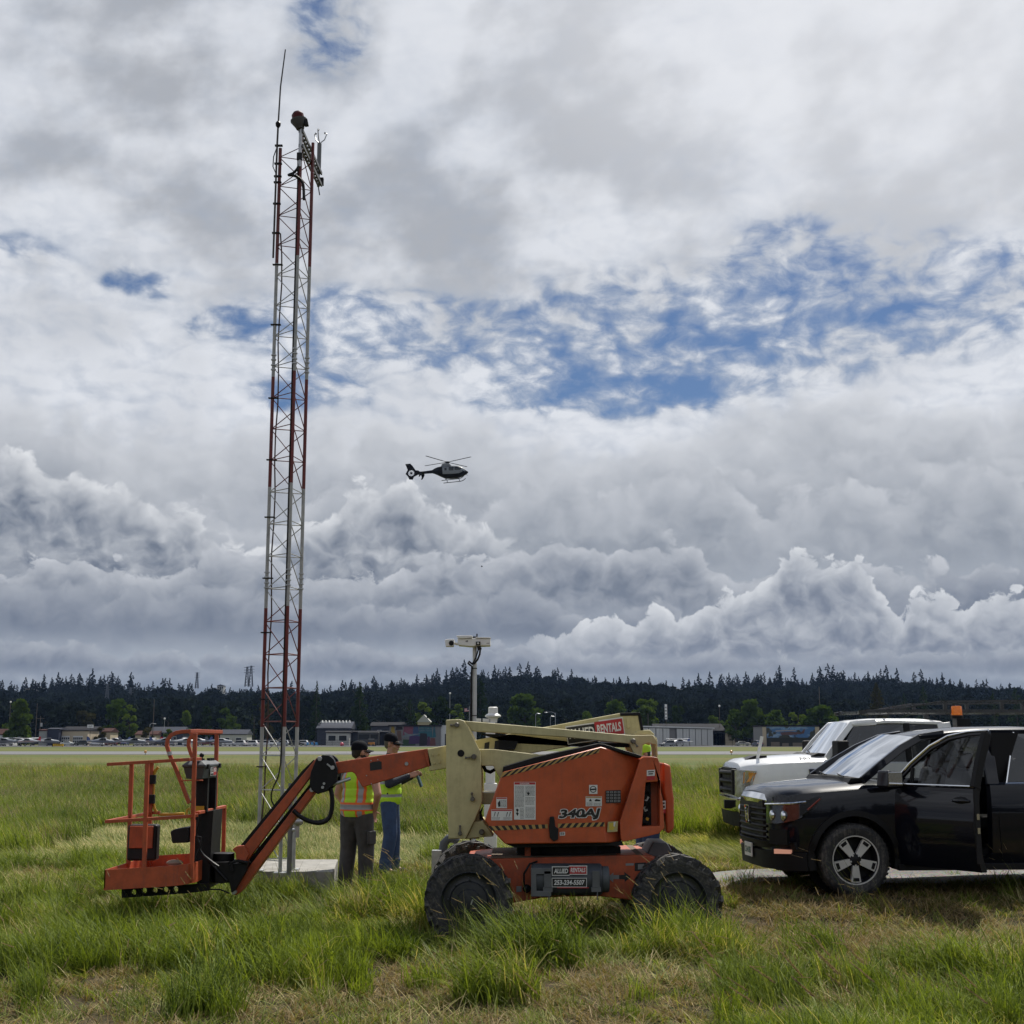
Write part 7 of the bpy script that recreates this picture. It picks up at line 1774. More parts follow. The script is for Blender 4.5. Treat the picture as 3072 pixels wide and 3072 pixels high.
# ---- white work truck behind it, with the black rack and amber beacon
WT = thing('white_truck', 'white work truck with a big black mirror and chrome bumper behind the black vehicle', 'truck')
b = MB(); st = []
for x, hw, zb, zm, zs, zt in ((-.82, .70, .66, .90, 1.21, 1.27), (-.79, .88, .64, .92, 1.26, 1.335), (-.68, .97, .64, .95, 1.29, 1.39), (-.30, 1.005, .64, .95, 1.33, 1.43), (.30, 1.015, .62, .95, 1.36, 1.465), (.62, 1.015, .55, .95, 1.37, 1.475), (.78, 1.015, .50, .95, 1.34, 1.39), (2.68, 1.015, .50, .95, 1.35, 1.39), (2.74, 1.015, .55, .95, 1.38, 1.42), (4.9, 1.01, .60, .95, 1.40, 1.42)):
    st.append((x, body_ring(hw, zb, zs, zm, zt, crown=.06, tuck=.03)))
shell(b, st); bd = b.build('body', WHTP, WT, world=False, smooth=40, clean=True)
cut(bd, MB().box(.84, 2.62, -.9, .9, .62, 1.8)); cut(bd, MB().box(2.9, 4.85, -.86, .86, .9, 1.8))
for xw in (0.0, 3.75):
    for ys in ((-1.2, -.68), (.68, 1.2)): cut(bd, MB().lathe([(0, ys[0]), (.50, ys[0]), (.50, ys[1]), (0, ys[1])], (xw, 0, .46), 'Y', 36))
    for s in (-1, 1): car_wheel(WT, xw, s * .88, .41, .27, .235, 8, mat('alloy_silver', (.62, .62, .60), .35, metal=.25), s)
bd.data.shade_smooth(); bd.data.set_sharp_from_angle(angle=R(35))
MB().box(-.7, 4.8, -.45, .45, .40, .62).build('frame', BLACK, WT, world=False)
rf = MB(); rs_ = []
for x, hw, z in ((1.06, .70, 1.99), (1.2, .74, 2.035), (1.6, .77, 2.065), (2.3, .77, 2.065), (2.62, .75, 2.03), (2.72, .72, 1.97)):
    rs_.append([(x, -hw, z - .08), (x, -hw * .9, z - .02), (x, 0, z), (x, hw * .9, z - .02), (x, hw, z - .08), (x, hw * .8, z - .09), (x, 0, z - .06), (x, -hw * .8, z - .09)])
rf.loft(rs_); rf.build('roof', WHTP, WT, world=False, smooth=50)
for s in (-1, 1):
    pillar('pillar', [(.62, s * .95, 1.40), (.86, s * .86, 1.70), (1.10, s * .755, 1.96), (1.5, s * .79, 1.99)], .10, .06, WHTP, WT)
    pillar('pillar', [(1.98, s * .95, 1.34), (2.0, s * .80, 1.98)], .10, .05, TRIM, WT)
    pillar('pillar', [(2.70, s * .97, 1.32), (2.66, s * .9, 1.62), (2.62, s * .79, 1.98)], .22, .06, WHTP, WT)
    pillar('roof_rail', [(1.1, s * .775, 1.955), (1.7, s * .80, 2.0), (2.6, s * .79, 1.975)], .06, .05, WHTP, WT, up=(0, 0, 1))
    g = MB(); g.add([(.74, s * .955, 1.345), (1.95, s * .955, 1.345), (1.97, s * .80, 1.96), (1.14, s * .785, 1.935)], [(0, 1, 2, 3)]); g.build('side_window', glass_mat('truck_glass', see=.22), WT, world=False, smooth=0)
    g = MB(); g.add([(2.04, s * .955, 1.345), (2.56, s * .955, 1.345), (2.52, s * .80, 1.96), (2.05, s * .80, 1.965)], [(0, 1, 2, 3)]); g.build('rear_window', TINT, WT, world=False, smooth=0)
    m_ = MB().obox((.80, s * 1.16, 1.50), (.20, .24, .38), Matrix.Rotation(s * R(-12), 3, 'Z')).build('tow_mirror', TRIM, WT, world=False, bevel=.03, seg=3)
    MB().obox((.78, s * 1.285, 1.43), (.14, .02, .06)).build('signal_lamp', CHROME, m_, world=False)
    MB().tube([(.84, s * .92, 1.44), (.82, s * 1.1, 1.48)], .03, 8).build('mirror_arm', TRIM, m_, world=False)
    MB().prism([(.64, 1.33), (.96, 1.33), (.96, 1.44), (.74, 1.46)], s * .945, s * .975).build('window_corner', TRIM, WT, world=False)
    MB().tube([(.60, s * 1.018, 1.31), (.58, s * 1.03, .95), (.60, s * 1.0, .55)], .006, 5).build('panel_seam', TRIM, WT, world=False)
    MB().tube([(2.0, s * 1.018, 1.31), (2.0, s * 1.03, .95), (2.0, s * 1.0, .55)], .006, 5).build('panel_seam', TRIM, WT, world=False)
    # headlamp
    h_ = MB().loft([[(-.87, s * .64, .78), (-.87, s * .64, 1.20), (-.75, s * .64, 1.20), (-.75, s * .64, .78)], [(-.855, s * .86, .78), (-.845, s * .87, 1.21), (-.72, s * .80, 1.21), (-.72, s * .80, .78)], [(-.755, s * .985, .80), (-.735, s * 1.0, 1.21), (-.62, s * .90, 1.21), (-.62, s * .90, .80)], [(-.665, s * 1.015, 1.0), (-.585, s * 1.035, 1.20), (-.52, s * .95, 1.20), (-.58, s * .95, 1.0)]]).build('headlight', mat('headlamp_chrome', (.55, .56, .57), .15, metal=.85, var=.25, vscale=9), WT, world=False)
    MB().loft([[(-.772, s * .975, 1.0), (-.76, s * .985, 1.18), (-.66, s * .9, 1.18), (-.66, s * .9, 1.0)], [(-.675, s * 1.022, 1.03), (-.595, s * 1.042, 1.17), (-.53, s * .96, 1.17), (-.58, s * .96, 1.03)]]).build('signal_lamp', mat('amber_lamp', (.60, .26, .04), .25, var=.1), h_, world=False)
bgx = MB().prism([(.30, 1.06), (.52, 1.06), (.52, 1.24), (.30, 1.24)], -1.035, -1.015).build('fender_vent', CHROME, WT, world=False, bevel=.006)
MB().prism([(.37, 1.08), (.51, 1.08), (.51, 1.20), (.37, 1.20)], -1.038, -1.034).build('vent_inset', BLACK, bgx, world=False)
t_ = MB(); put_text(t_, 'F', (.40, -1.0395, 1.10), (1, 0, 0), (0, 0, 1), .07, None, 0, .02); put_text(t_, '390', (.14, -.985, 1.365), (1, 0, 0), (0, .35, 1), .055, .20, 1, .01, .2); 
for o_ in explode(t_.build('badge', [CHROME, INKG], WT, world=False, smooth=0), gap=.03): pass
gl = MB().prism_x([(-.62, .80), (.62, .80), (.62, 1.24), (-.62, 1.24)], -.86, -.80).build('grille', BLACK, WT, world=False)
for z in (.88, 1.02, 1.16): MB().tube([(-.86, -.62, z), (-.92, -.3, z), (-.92, .3, z), (-.86, .62, z)], .035, 8).build('grille_bar', TRIM, gl, world=False)
for s in (-1, 1): MB().box(-.90, -.80, s * .62 - .06, s * .62 + .06, .80, 1.22).build('grille_frame', TRIM, gl, world=False, bevel=.02)
MB().loft([[(x, y, .54), (x - .03, y, .64), (x - .02, y, .76), (x + .1, y * .97, .77), (x + .12, y * .97, .54)] for x, y in ((-.60, -1.02), (-.80, -.94), (-.90, -.6), (-.93, 0), (-.90, .6), (-.80, .94), (-.60, 1.02))]).build('chrome_bumper', CHROME, WT, world=False, smooth=50)
MB().loft([[(x, y, .30), (x - .03, y, .54), (x + .1, y * .97, .54), (x + .12, y * .97, .32)] for x, y in ((-.58, -.98), (-.78, -.90), (-.87, -.5), (-.87, .5), (-.78, .90), (-.58, .98))]).build('air_dam', TRIM, WT, world=False)
MB().box(-1.02, -.90, -.60, -.50, .58, .72).build('tow_hook', BLACK, WT, world=False, bevel=.01)
wx = MB(); wr = []
for t, hwt in ((0, .92), (.5, .83), (1, .72)):
    x = .66 + .46 * t; z = 1.43 + .55 * t; wr.append([(x - .14 * (1 - u * u), u * hwt, z + .02 * (1 - u * u)) for u in (-1, -.5, 0, .5, 1)])
wx.loft(wr, caps=False, closed=False); wx.build('windscreen', glass_mat('truck_screen', see=.4), WT, world=False, smooth=60)
cw = MB().prism([(.40, 1.44), (.64, 1.44), (.64, 1.48), (.52, 1.49)], -.82, .82); cw.tube([(.44, -.5, 1.50), (.52, .0, 1.54)], .012, 5); cw.build('wiper_cowl', TRIM, WT, world=False)
MB().prism([(2.62, 1.36), (2.74, 1.36), (2.70, 1.98), (2.60, 1.98)], -.72, .72).build('rear_wall', WHTP, WT, world=False)
for y in (-.42, .42):
    s_ = MB().obox((1.65, y, 1.0), (.5, .5, .2)).build('seat', SEAT, WT, world=False, bevel=.05); MB().obox((1.92, y, 1.35), (.16, .5, .65), Matrix.Rotation(R(12), 3, 'Y')).build('seat_back', SEAT, s_, world=False, bevel=.05)
MB().prism([(.60, 1.0), (.60, 1.38), (.90, 1.34), (.95, 1.0)], -.88, .88).build('dashboard', TRIM, WT, world=False)
# hood-top deflector and the thin white aerial-like flag post on the bonnet
MB().prism([(-.70, 1.36), (-.30, 1.41), (-.30, 1.445), (-.50, 1.44)], -.62, -.1).build('hood_deflector', BLACK, WT, world=False)
MB().tube([(-.46, -.62, 1.38), (-.37, -.62, 1.76)], 0, sq=(.05, .03), up=(0, 1, 0)).build('marker_post', INKW, WT, world=False)
# rack
rk = MB()
for s in (-1, 1):
    rk.tube([(1.22, s * .80, 2.15), (1.36, s * .82, 2.17), (5.2, s * .85, 2.17)], 0, sq=(.06, .06), up=(0, 0, 1)); rk.tube([(1.75, s * .82, 2.19), (2.6, s * .84, 2.33), (5.2, s * .85, 2.36)], 0, sq=(.03, .03), up=(0, 0, 1))
    for x in (2.65, 3.6, 4.6): rk.box(x - .03, x + .03, s * .84 - .02, s * .84 + .02, 2.18, 2.34)
    for x in (2.86, 4.7): rk.box(x - .04, x + .04, s * .84 - .04, s * .84 + .04, 1.40, 2.16)
for x in (1.3, 1.7, 2.5, 3.3, 4.1, 5.0): rk.bar((x, -.82, 2.155), (x, .82, 2.155), .04)
rk.build('ladder_rack', mat('rack_black', (.022, .024, .028), .28, var=.2, spec=.9), WT, world=False)
bx = MB().box(2.80, 3.02, -.95, -.72, 1.72, 2.05).build('beacon_bracket', BLACK, WT, world=False, bevel=.01)
WT.rotation_euler = (0, 0, R(0.5)); WT.location = (4.54, 23.1, .10)
bc = thing('amber_beacon', 'orange warning beacon mounted on the rack behind the white cab', 'beacon')
bm = WT.location + Vector((2.84, -.84, 2.05))
bc.location = bm
MB().lathe([(.0, 0), (.10, 0), (.10, .05), (.09, .055)], (0, 0, 0), 'Z', 18).build('base', BLACK, bc, world=False)
MB().lathe([(.088, .052), (.084, .19), (.075, .205), (0, .21)], (0, 0, 0), 'Z', 20).build('lens', mat('beacon_orange', (.72, .17, .01), .25, var=.15, vscale=20, emit=(1, .25, .02, .10)), bc, world=False)
# ------------------------------------------------------------------ people: limbs as tapered capsules melted into one surface
def capsule(mb, a, b, ra, rb, n=12):
    a, b = Vector(a), Vector(b); mb.ball(a, ra, n, 8); mb.ball(b, rb, n, 8); mb.tube([a, b], [ra, rb], n)
def melt(mb, name, mats, par, vox=.012, smooth_n=6, matfn=None):
    """one continuous skin over all shapes of the builder"""
    me = mb.mesh(name, mats); o = bpy.data.objects.new(name, me); COL.objects.link(o)
    r = o.modifiers.new('r', 'REMESH'); r.mode = 'VOXEL'; r.voxel_size = vox; r.adaptivity = 0
    s = o.modifiers.new('s', 'SMOOTH'); s.iterations = smooth_n; s.factor = .5
    bpy.context.view_layer.update(); nm = baked(o); o.modifiers.clear(); o.data = nm; nm.name = name; bpy.data.meshes.remove(me)
    nm.materials.clear()
    for m in mats: nm.materials.append(m)
    if matfn: nm.polygons.foreach_set('material_index', [matfn(p.center) for p in nm.polygons])
    nm.shade_smooth(); o.parent = par
    return o
SKIN = mat('skin', (.42, .22, .15), .55, var=.08, vscale=20)
HAIR = mat('hair_dark', (.02, .014, .01), .7, var=.3)
LIME = mat('hi_vis_lime', (.42, .68, .02), .65, var=.08, vscale=12); HIOR = mat('hi_vis_orange', (.75, .14, .02), .6, var=.05); REFL = mat('reflective_tape', (.28, .29, .30), .35, var=.1)
DENIM = mat('denim', (.030, .058, .13), .85, var=.25, vscale=9, bump=.3, bscale=25); GREYP = mat('grey_trousers', (.050, .048, .048), .85, var=.25, vscale=9, bump=.3, bscale=25)
NAVYJ = mat('dark_jacket', (.014, .018, .03), .75, var=.3, vscale=9, bump=.3, bscale=25); GREYT = mat('grey_shirt', (.16, .17, .18), .85, var=.15); CAPM = mat('cap_black', (.007, .008, .012), .85, var=.3, spec=.1); BOOT = mat('boot', (.03, .024, .02), .7, var=.3)
def hand(mb, wrist, direction, side, curl=.35, thumb_dir=None):
    """palm, four unequal bent fingers and a thumb growing from the wrist"""
    w = Vector(wrist); d = Vector(direction).normalized(); s = Vector(side).normalized(); s = (s - d * s.dot(d)).normalized(); nrm = d.cross(s)
    for k in (-1, 0, 1): capsule(mb, w + d * .015 + s * .018 * k, w + d * .085 + s * .026 * k, .017, .014, 8)
    for k, L in zip((-1.5, -.5, .5, 1.5), (.062, .074, .070, .054)):
        p0 = w + d * .088 + s * .0185 * k; a = d; p = p0
        for j, f in enumerate((.42, .33, .25)):
            a = (a + nrm * curl * (j + .6) * .9).normalized(); q_ = p + a * L * f; capsule(mb, p, q_, .0092 - .0008 * j, .0086 - .0008 * j, 6); p = q_
    t = (d * .6 + s * (1 if thumb_dir is None else thumb_dir) * .8 + nrm * .3).normalized(); p = w + d * .03 + s * .03 * (1 if thumb_dir is None else thumb_dir)
    for L in (.035, .028): q_ = p + t * L; capsule(mb, p, q_, .0115, .0098, 6); p = q_; t = (t + d * .5 + nrm * .25).normalized()
def head(mb, c, f, up=Vector((0, 0, 1))):
    """skull, jaw, nose, lips, ears; f = the way the face looks"""
    f = Vector(f).normalized(); r = f.cross(up).normalized(); c = Vector(c)
    mb.ball(c + up * .035 - f * .012, (.078, .078, .098), 14, 10); mb.ball(c + f * .018 - up * .04, (.062, .062, .075), 12, 8)
    capsule(mb, c + f * .062 - up * .088, c + f * .045 - up * .085, .026, .034, 10)
    capsule(mb, c + f * .078 + up * .012, c + f * .100 - up * .028, .010, .016, 8)
    mb.ball(c + f * .094 - up * .028, .016, 8, 6)
    for s in (-1, 1):
        mb.ball(c + r * s * .080 - f * .004 - up * .005, (.014, .020, .032), 8, 6, rot=Matrix.Rotation(math.atan2(f.y, f.x), 3, 'Z') @ Matrix.Rotation(math.pi / 2, 3, 'Z'))
        mb.ball(c + r * s * .045 + f * .055 - up * .03, (.03, .03, .03), 8, 6)
        mb.ball(c + r * s * .034 + f * .070 + up * .028, (.022, .022, .012), 8, 6)
    capsule(mb, c + f * .082 - up * .058 - r * .018, c + f * .082 - up * .058 + r * .018, .010, .010, 6)
    return r
def face_bits(par, c, f, glasses=False, beard=None, up=Vector((0, 0, 1))):
    f = Vector(f).normalized(); r = f.cross(up).normalized(); c = Vector(c)
    for s in (-1, 1):
        MB().ball(c + r * s * .033 + f * .080 + up * .008, (.012, .012, .008), 8, 6).build('eye', mat('eye_dark', (.03, .025, .02), .3, var=0), par, world=False)
        MB().tube([c + r * s * .052 + f * .076 + up * .033, c + r * s * .034 + f * .088 + up * .037, c + r * s * .016 + f * .091 + up * .033], .006, 5).build('eyebrow', HAIR, par, world=False)
    MB().tube([c + f * .094 - up * .060 - r * .020, c + f * .098 - up * .058, c + f * .094 - up * .060 + r * .020], .006, 6).build('mouth', mat('lips', (.30, .11, .09), .5, var=0), par, world=False)
    if glasses:
        g = MB()
        for s in (-1, 1): g.tube([c + r * s * .060 + f * .085 + up * .012, c + r * s * .088 + f * .0 + up * .016], .004, 5); g.ball(c + r * s * .034 + f * .095 + up * .006, (.026, .012, .018), 8, 6, rot=Matrix.Rotation(math.atan2(r.y, r.x), 3, 'Z'))
        g.build('glasses', BLACK, par, world=False)
def cap(par, c, f, m, up=Vector((0, 0, 1))):
    f = Vector(f).normalized(); r = f.cross(up).normalized(); c = Vector(c); mb = MB()
    rings = []
    for t, k in ((.030, 1.0), (.07, 1.0), (.105, .90), (.13, .66), (.143, .35), (.146, .02)):
        rings.append([c + up * t - f * .012 + (f * math.cos(a) * .094 + r * math.sin(a) * .087) * k for a in [2 * math.pi * j / 20 for j in range(20)]])
    mb.loft(rings); cr = mb.build('cap', m, par, world=False, smooth=60)
    b = MB(); V = []
    for dz in (0, -.006):
        for u in (0, .5, 1.0):
            for a in [R(-62 + 124 * j / 8) for j in range(9)]:
                rad = .088 + u * (.085 * math.cos(a) ** .8 if abs(a) < 1.5 else 0); V.append(c + up * (.038 + dz - u * .018 - .02 * abs(math.sin(a)) ** 2) - f * .008 + f * math.cos(a) * rad + r * math.sin(a) * (.086 + u * .006))
    fs = []
    for i in range(2):
        for j in range(8): fs.append((i * 9 + j, i * 9 + j + 1, (i + 1) * 9 + j + 1, (i + 1) * 9 + j)); fs.append((27 + i * 9 + j, 27 + (i + 1) * 9 + j, 27 + (i + 1) * 9 + j + 1, 27 + i * 9 + j + 1))
    for j in range(8): fs.append((18 + j, 18 + j + 1, 45 + j + 1, 45 + j))
    b.add(V, fs); b.build('brim', m, cr, world=False, smooth=60)
    MB().ball(c + up * .147 - f * .012, .009, 8, 6).build('button', m, cr, world=False)
    return cr
def shoes(par, ankles, f, m=BOOT):
    f = Vector(f).normalized()
    for a, ff in ankles:
        ff = Vector(ff).normalized(); a = Vector(a); sh = MB(); capsule(sh, (a.x - ff.x * .05, a.y - ff.y * .05, .045), (a.x + ff.x * .15, a.y + ff.y * .15, .035), .046, .040, 10); capsule(sh, (a.x, a.y, .13), (a.x, a.y, .06), .05, .052, 10)
        melt(sh, 'boot', [m], par, .012, 4)
def person(name, label, loc, rz, arms, legs, head_f, torso_lean, wear, scale=1.0, group=None):
    """local frame: faces +x, left is +y. arms: [(shoulder, elbow, wrist, hand dir, hand side)], legs: [(hip, knee, ankle, toe dir)]"""
    t = thing(name, label, 'person', loc, rz, group); t.scale = (scale,) * 3
    hip = Vector((0, 0, .95)); ch = Vector((torso_lean, 0, 1.30)); nk = Vector((torso_lean * 1.35, 0, 1.50)); hd = Vector((torso_lean * 1.5 + .015, 0, 1.655))
    b = MB()
    b.ball(hip, (.115, .165, .12), 14, 10); b.ball(hip.lerp(ch, .5), (.105, .145, .20), 14, 10); b.ball(ch, (.12, .175, .19), 14, 10)
    capsule(b, ch + Vector((0, -.13, .12)), ch + Vector((0, .13, .12)), .075, .075); capsule(b, ch + Vector((0, 0, .12)), nk, .07, .055); capsule(b, nk, hd - Vector((0, 0, .02)), .055, .055)
    head(b, hd, head_f)
    for (s, e, w, hdv, hs) in arms:
        capsule(b, s, e, .056, .042); capsule(b, e, w, .043, .028)
        if hdv is not None: hand(b, w, hdv, hs)
    for (h, k, a, ff) in legs: capsule(b, h, k, .085, .058); capsule(b, k, a, .060, .038); capsule(b, a, Vector(a) + Vector(ff).normalized() * .12 - Vector((0, 0, .05)), .035, .028)
    body = melt(b, 'body', [SKIN], t, .0085, 5)
    face_bits(t, hd, head_f, wear.get('glasses'))
    hr = MB(); f = Vector(head_f).normalized(); r = f.cross(Vector((0, 0, 1)))
    hr.ball(hd + Vector((0, 0, .035)) - f * .020, (.083, .083, .085), 14, 10); hr.ball(hd - f * .05 - Vector((0, 0, .015)), (.055, .055, .06), 10, 8)
    if wear.get('beard'): hr.ball(hd + f * .045 - Vector((0, 0, .085)), (.052, .052, .042), 10, 8); hr.ball(hd - Vector((0, 0, .05)) + f * .02, (.072, .072, .045), 10, 8)
    melt(hr, 'hair', [wear.get('hair', HAIR)], t, .012, 2)
    cap(t, hd, head_f, wear['cap'])
    # trousers
    p = MB(); p.ball(hip + Vector((0, 0, .0)), (.135, .18, .12), 14, 10); p.ball(hip - Vector((0, 0, .07)), (.125, .17, .10), 12, 8)
    for (h, k, a, ff) in legs: capsule(p, h, k, .112, .092); capsule(p, k, Vector(a) + Vector((0, 0, .03)), .092, .080); capsule(p, Vector(a) + Vector((0, 0, .05)), Vector(a) - Vector((0, 0, .03)), .080, .084); p.ball(Vector(a) + Vector((.01, 0, .09)), (.088, .088, .045), 10, 6)
    melt(p, 'trousers', [wear['trousers']], t, .012, 9)
    shoes(t, [(a, ff) for (h, k, a, ff) in legs], (1, 0, 0))
    # shirt or jacket
    if wear.get('top'):
        j = MB(); j.ball(hip + Vector((0, 0, .03)), (.137, .178, .12), 14, 10); j.ball(hip.lerp(ch, .5), (.13, .17, .20), 14, 10); j.ball(ch, (.14, .195, .20), 14, 10); capsule(j, ch + Vector((0, -.14, .12)), ch + Vector((0, .14, .12)), .085, .085); capsule(j, ch + Vector((0, 0, .13)), nk, .08, .066)
        for (s, e, w, hdv, hs) in arms:
            s, e, w = Vector(s), Vector(e), Vector(w)
            if wear.get('sleeves') == 'long': capsule(j, s, e, .072, .058); capsule(j, e, e.lerp(w, .93), .058, .044)
            else: capsule(j, s, s.lerp(e, .38), .072, .066)
        melt(j, 'jacket' if wear.get('sleeves') == 'long' else 'shirt', [wear['top']], t, .012, 4)
    v = MB(); z0 = 1.02; v.ball(hip.lerp(ch, .22), (.160, .204, .17), 16, 10); v.ball((0, 0, .965), (.158, .203, .15), 16, 10); v.ball(hip.lerp(ch, .55), (.150, .190, .20), 16, 10); v.ball(ch, (.158, .205, .19), 16, 10); capsule(v, ch + Vector((0, -.12, .125)), ch + Vector((0, .12, .125)), .088, .088)
    sty = wear.get('vest', 0)
    def vm(c):
        x, y, z = c.x - torso_lean * max(0, (c.z - .95) / .35), c.y, c.z
        if sty == 1:
            if .955 < z < 1.055: return 1 if abs(z - 1.005) > .029 else 2
            if abs(abs(y) - .115) < .046: return 1 if abs(abs(y) - .115) > .024 else 2
            return 0
        if .98 < z < 1.02 or 1.14 < z < 1.18: return 2
        if abs(abs(y) - .11) < .02 and z > 1.18: return 2
        return 0
    vo = melt(v, 'hi_vis_vest', [LIME, HIOR, REFL], t, .0085, 4, vm)
    bm = bmesh.new(); bm.from_mesh(vo.data)
    bmesh.ops.bisect_plane(bm, geom=bm.verts[:] + bm.edges[:] + bm.faces[:], plane_co=(0, 0, .885), plane_no=(0, 0, -1), clear_outer=True)
    for s in (-1, 1):                                   # open arm holes
        bmesh.ops.bisect_plane(bm, geom=bm.verts[:] + bm.edges[:] + bm.faces[:], plane_co=(0, s * .20, 1.3), plane_no=(0, s, .0), clear_outer=True)
    bm.to_mesh(vo.data); bm.free(); vo.data.shade_smooth()
    so = vo.modifiers.new('t', 'SOLIDIFY'); so.thickness = .008
    return t
V3 = lambda *a: Vector(a)
# first man: seen from behind, turned to the right, right hand in his pocket
g1 = G(1066, 2672)
m1 = person('person', 'person seen from behind in a black cap, lime vest with orange stripes and grey trousers', (g1.x, g1.y, bump_h(g1.x, g1.y)), R(62),
    [(V3(.03, .20, 1.43), V3(.02, .27, 1.15), V3(.14, .20, .93), V3(.45, -.35, -.8), V3(1, .3, 0)), (V3(.0, -.20, 1.43), V3(-.06, -.31, 1.16), V3(.05, -.20, .96), V3(.3, .25, -.9), V3(1, 0, 0))],
    [(V3(0, .09, .90), V3(.02, .115, .50), V3(-.02, .125, .09), V3(1, .25, 0)), (V3(0, -.09, .90), V3(.03, -.11, .50), V3(0, -.13, .09), V3(1, -.3, 0))],
    (.86, -.50, 0), .02, dict(cap=CAPM, trousers=GREYP, top=GREYT, vest=1, beard=True, glasses=True), 1.0)
m1.scale = (1.12, 1.12, 1.0)
# cargo pocket
MB().obox((.0, -.198, .64), (.14, .035, .16)).build('cargo_pocket', GREYP, m1, bevel=.012, world=False)
g2 = G(1166, 2624)
m2 = person('person', 'person in side view with a black cap, dark jacket, lime vest and blue jeans', (g2.x, g2.y, 0), R(-4),
    [(V3(.0, .20, 1.43), V3(.05, .25, 1.15), V3(.27, .13, 1.24), V3(1, -.2, .3), V3(0, -.2, 1)), (V3(.0, -.20, 1.43), V3(.03, -.26, 1.15), V3(.26, -.12, 1.25), V3(1, .2, .3), V3(0, .2, 1))],
    [(V3(0, .09, .90), V3(.04, .10, .50), V3(.04, .12, .09), V3(1, .2, 0)), (V3(0, -.09, .90), V3(.03, -.10, .50), V3(-.03, -.12, .09), V3(1, -.3, 0))],
    (.98, -.15, -.12), .0, dict(cap=CAPM, trousers=DENIM, top=NAVYJ, sleeves='long', vest=0, glasses=True, hair=mat('hair_grey', (.10, .085, .07), .7)), 1.055)
# small teal folder held in his hands
fo = MB().obox((0, 0, 0), (.03, .26, .20), Matrix.Rotation(R(-20), 3, 'Y')).build('folder', mat('teal_folder', (.010, .045, .052), .5), None, bevel=.006)
fo.location = Vector((g2.x + .40, g2.y - .01, 1.26)); tag(fo, 'dark teal folder held in front of the person in blue jeans', 'folder')
g3 = W(1946, 2240, 15.7)
m3 = person('person', 'person almost hidden behind the lift in a lime cap and dark jacket', (g3.x - .02, 15.7, .0), R(-160),
    [(V3(.03, .20, 1.43), V3(.02, .26, 1.15), V3(.22, .15, 1.05), V3(1, -.2, .1), V3(0, 0, 1)), (V3(.03, -.20, 1.43), V3(.0, -.27, 1.15), V3(.2, -.2, 1.0), V3(1, .2, 0), V3(0, 0, 1))],
    [(V3(0, .09, .90), V3(.03, .10, .50), V3(.0, .12, .09), V3(1, .2, 0)), (V3(0, -.09, .90), V3(.02, -.10, .50), V3(-.03, -.11, .09), V3(1, -.2, 0))],
    (.98, .1, -.15), .03, dict(cap=LIME, trousers=DENIM, top=NAVYJ, sleeves='long', vest=0), .985)
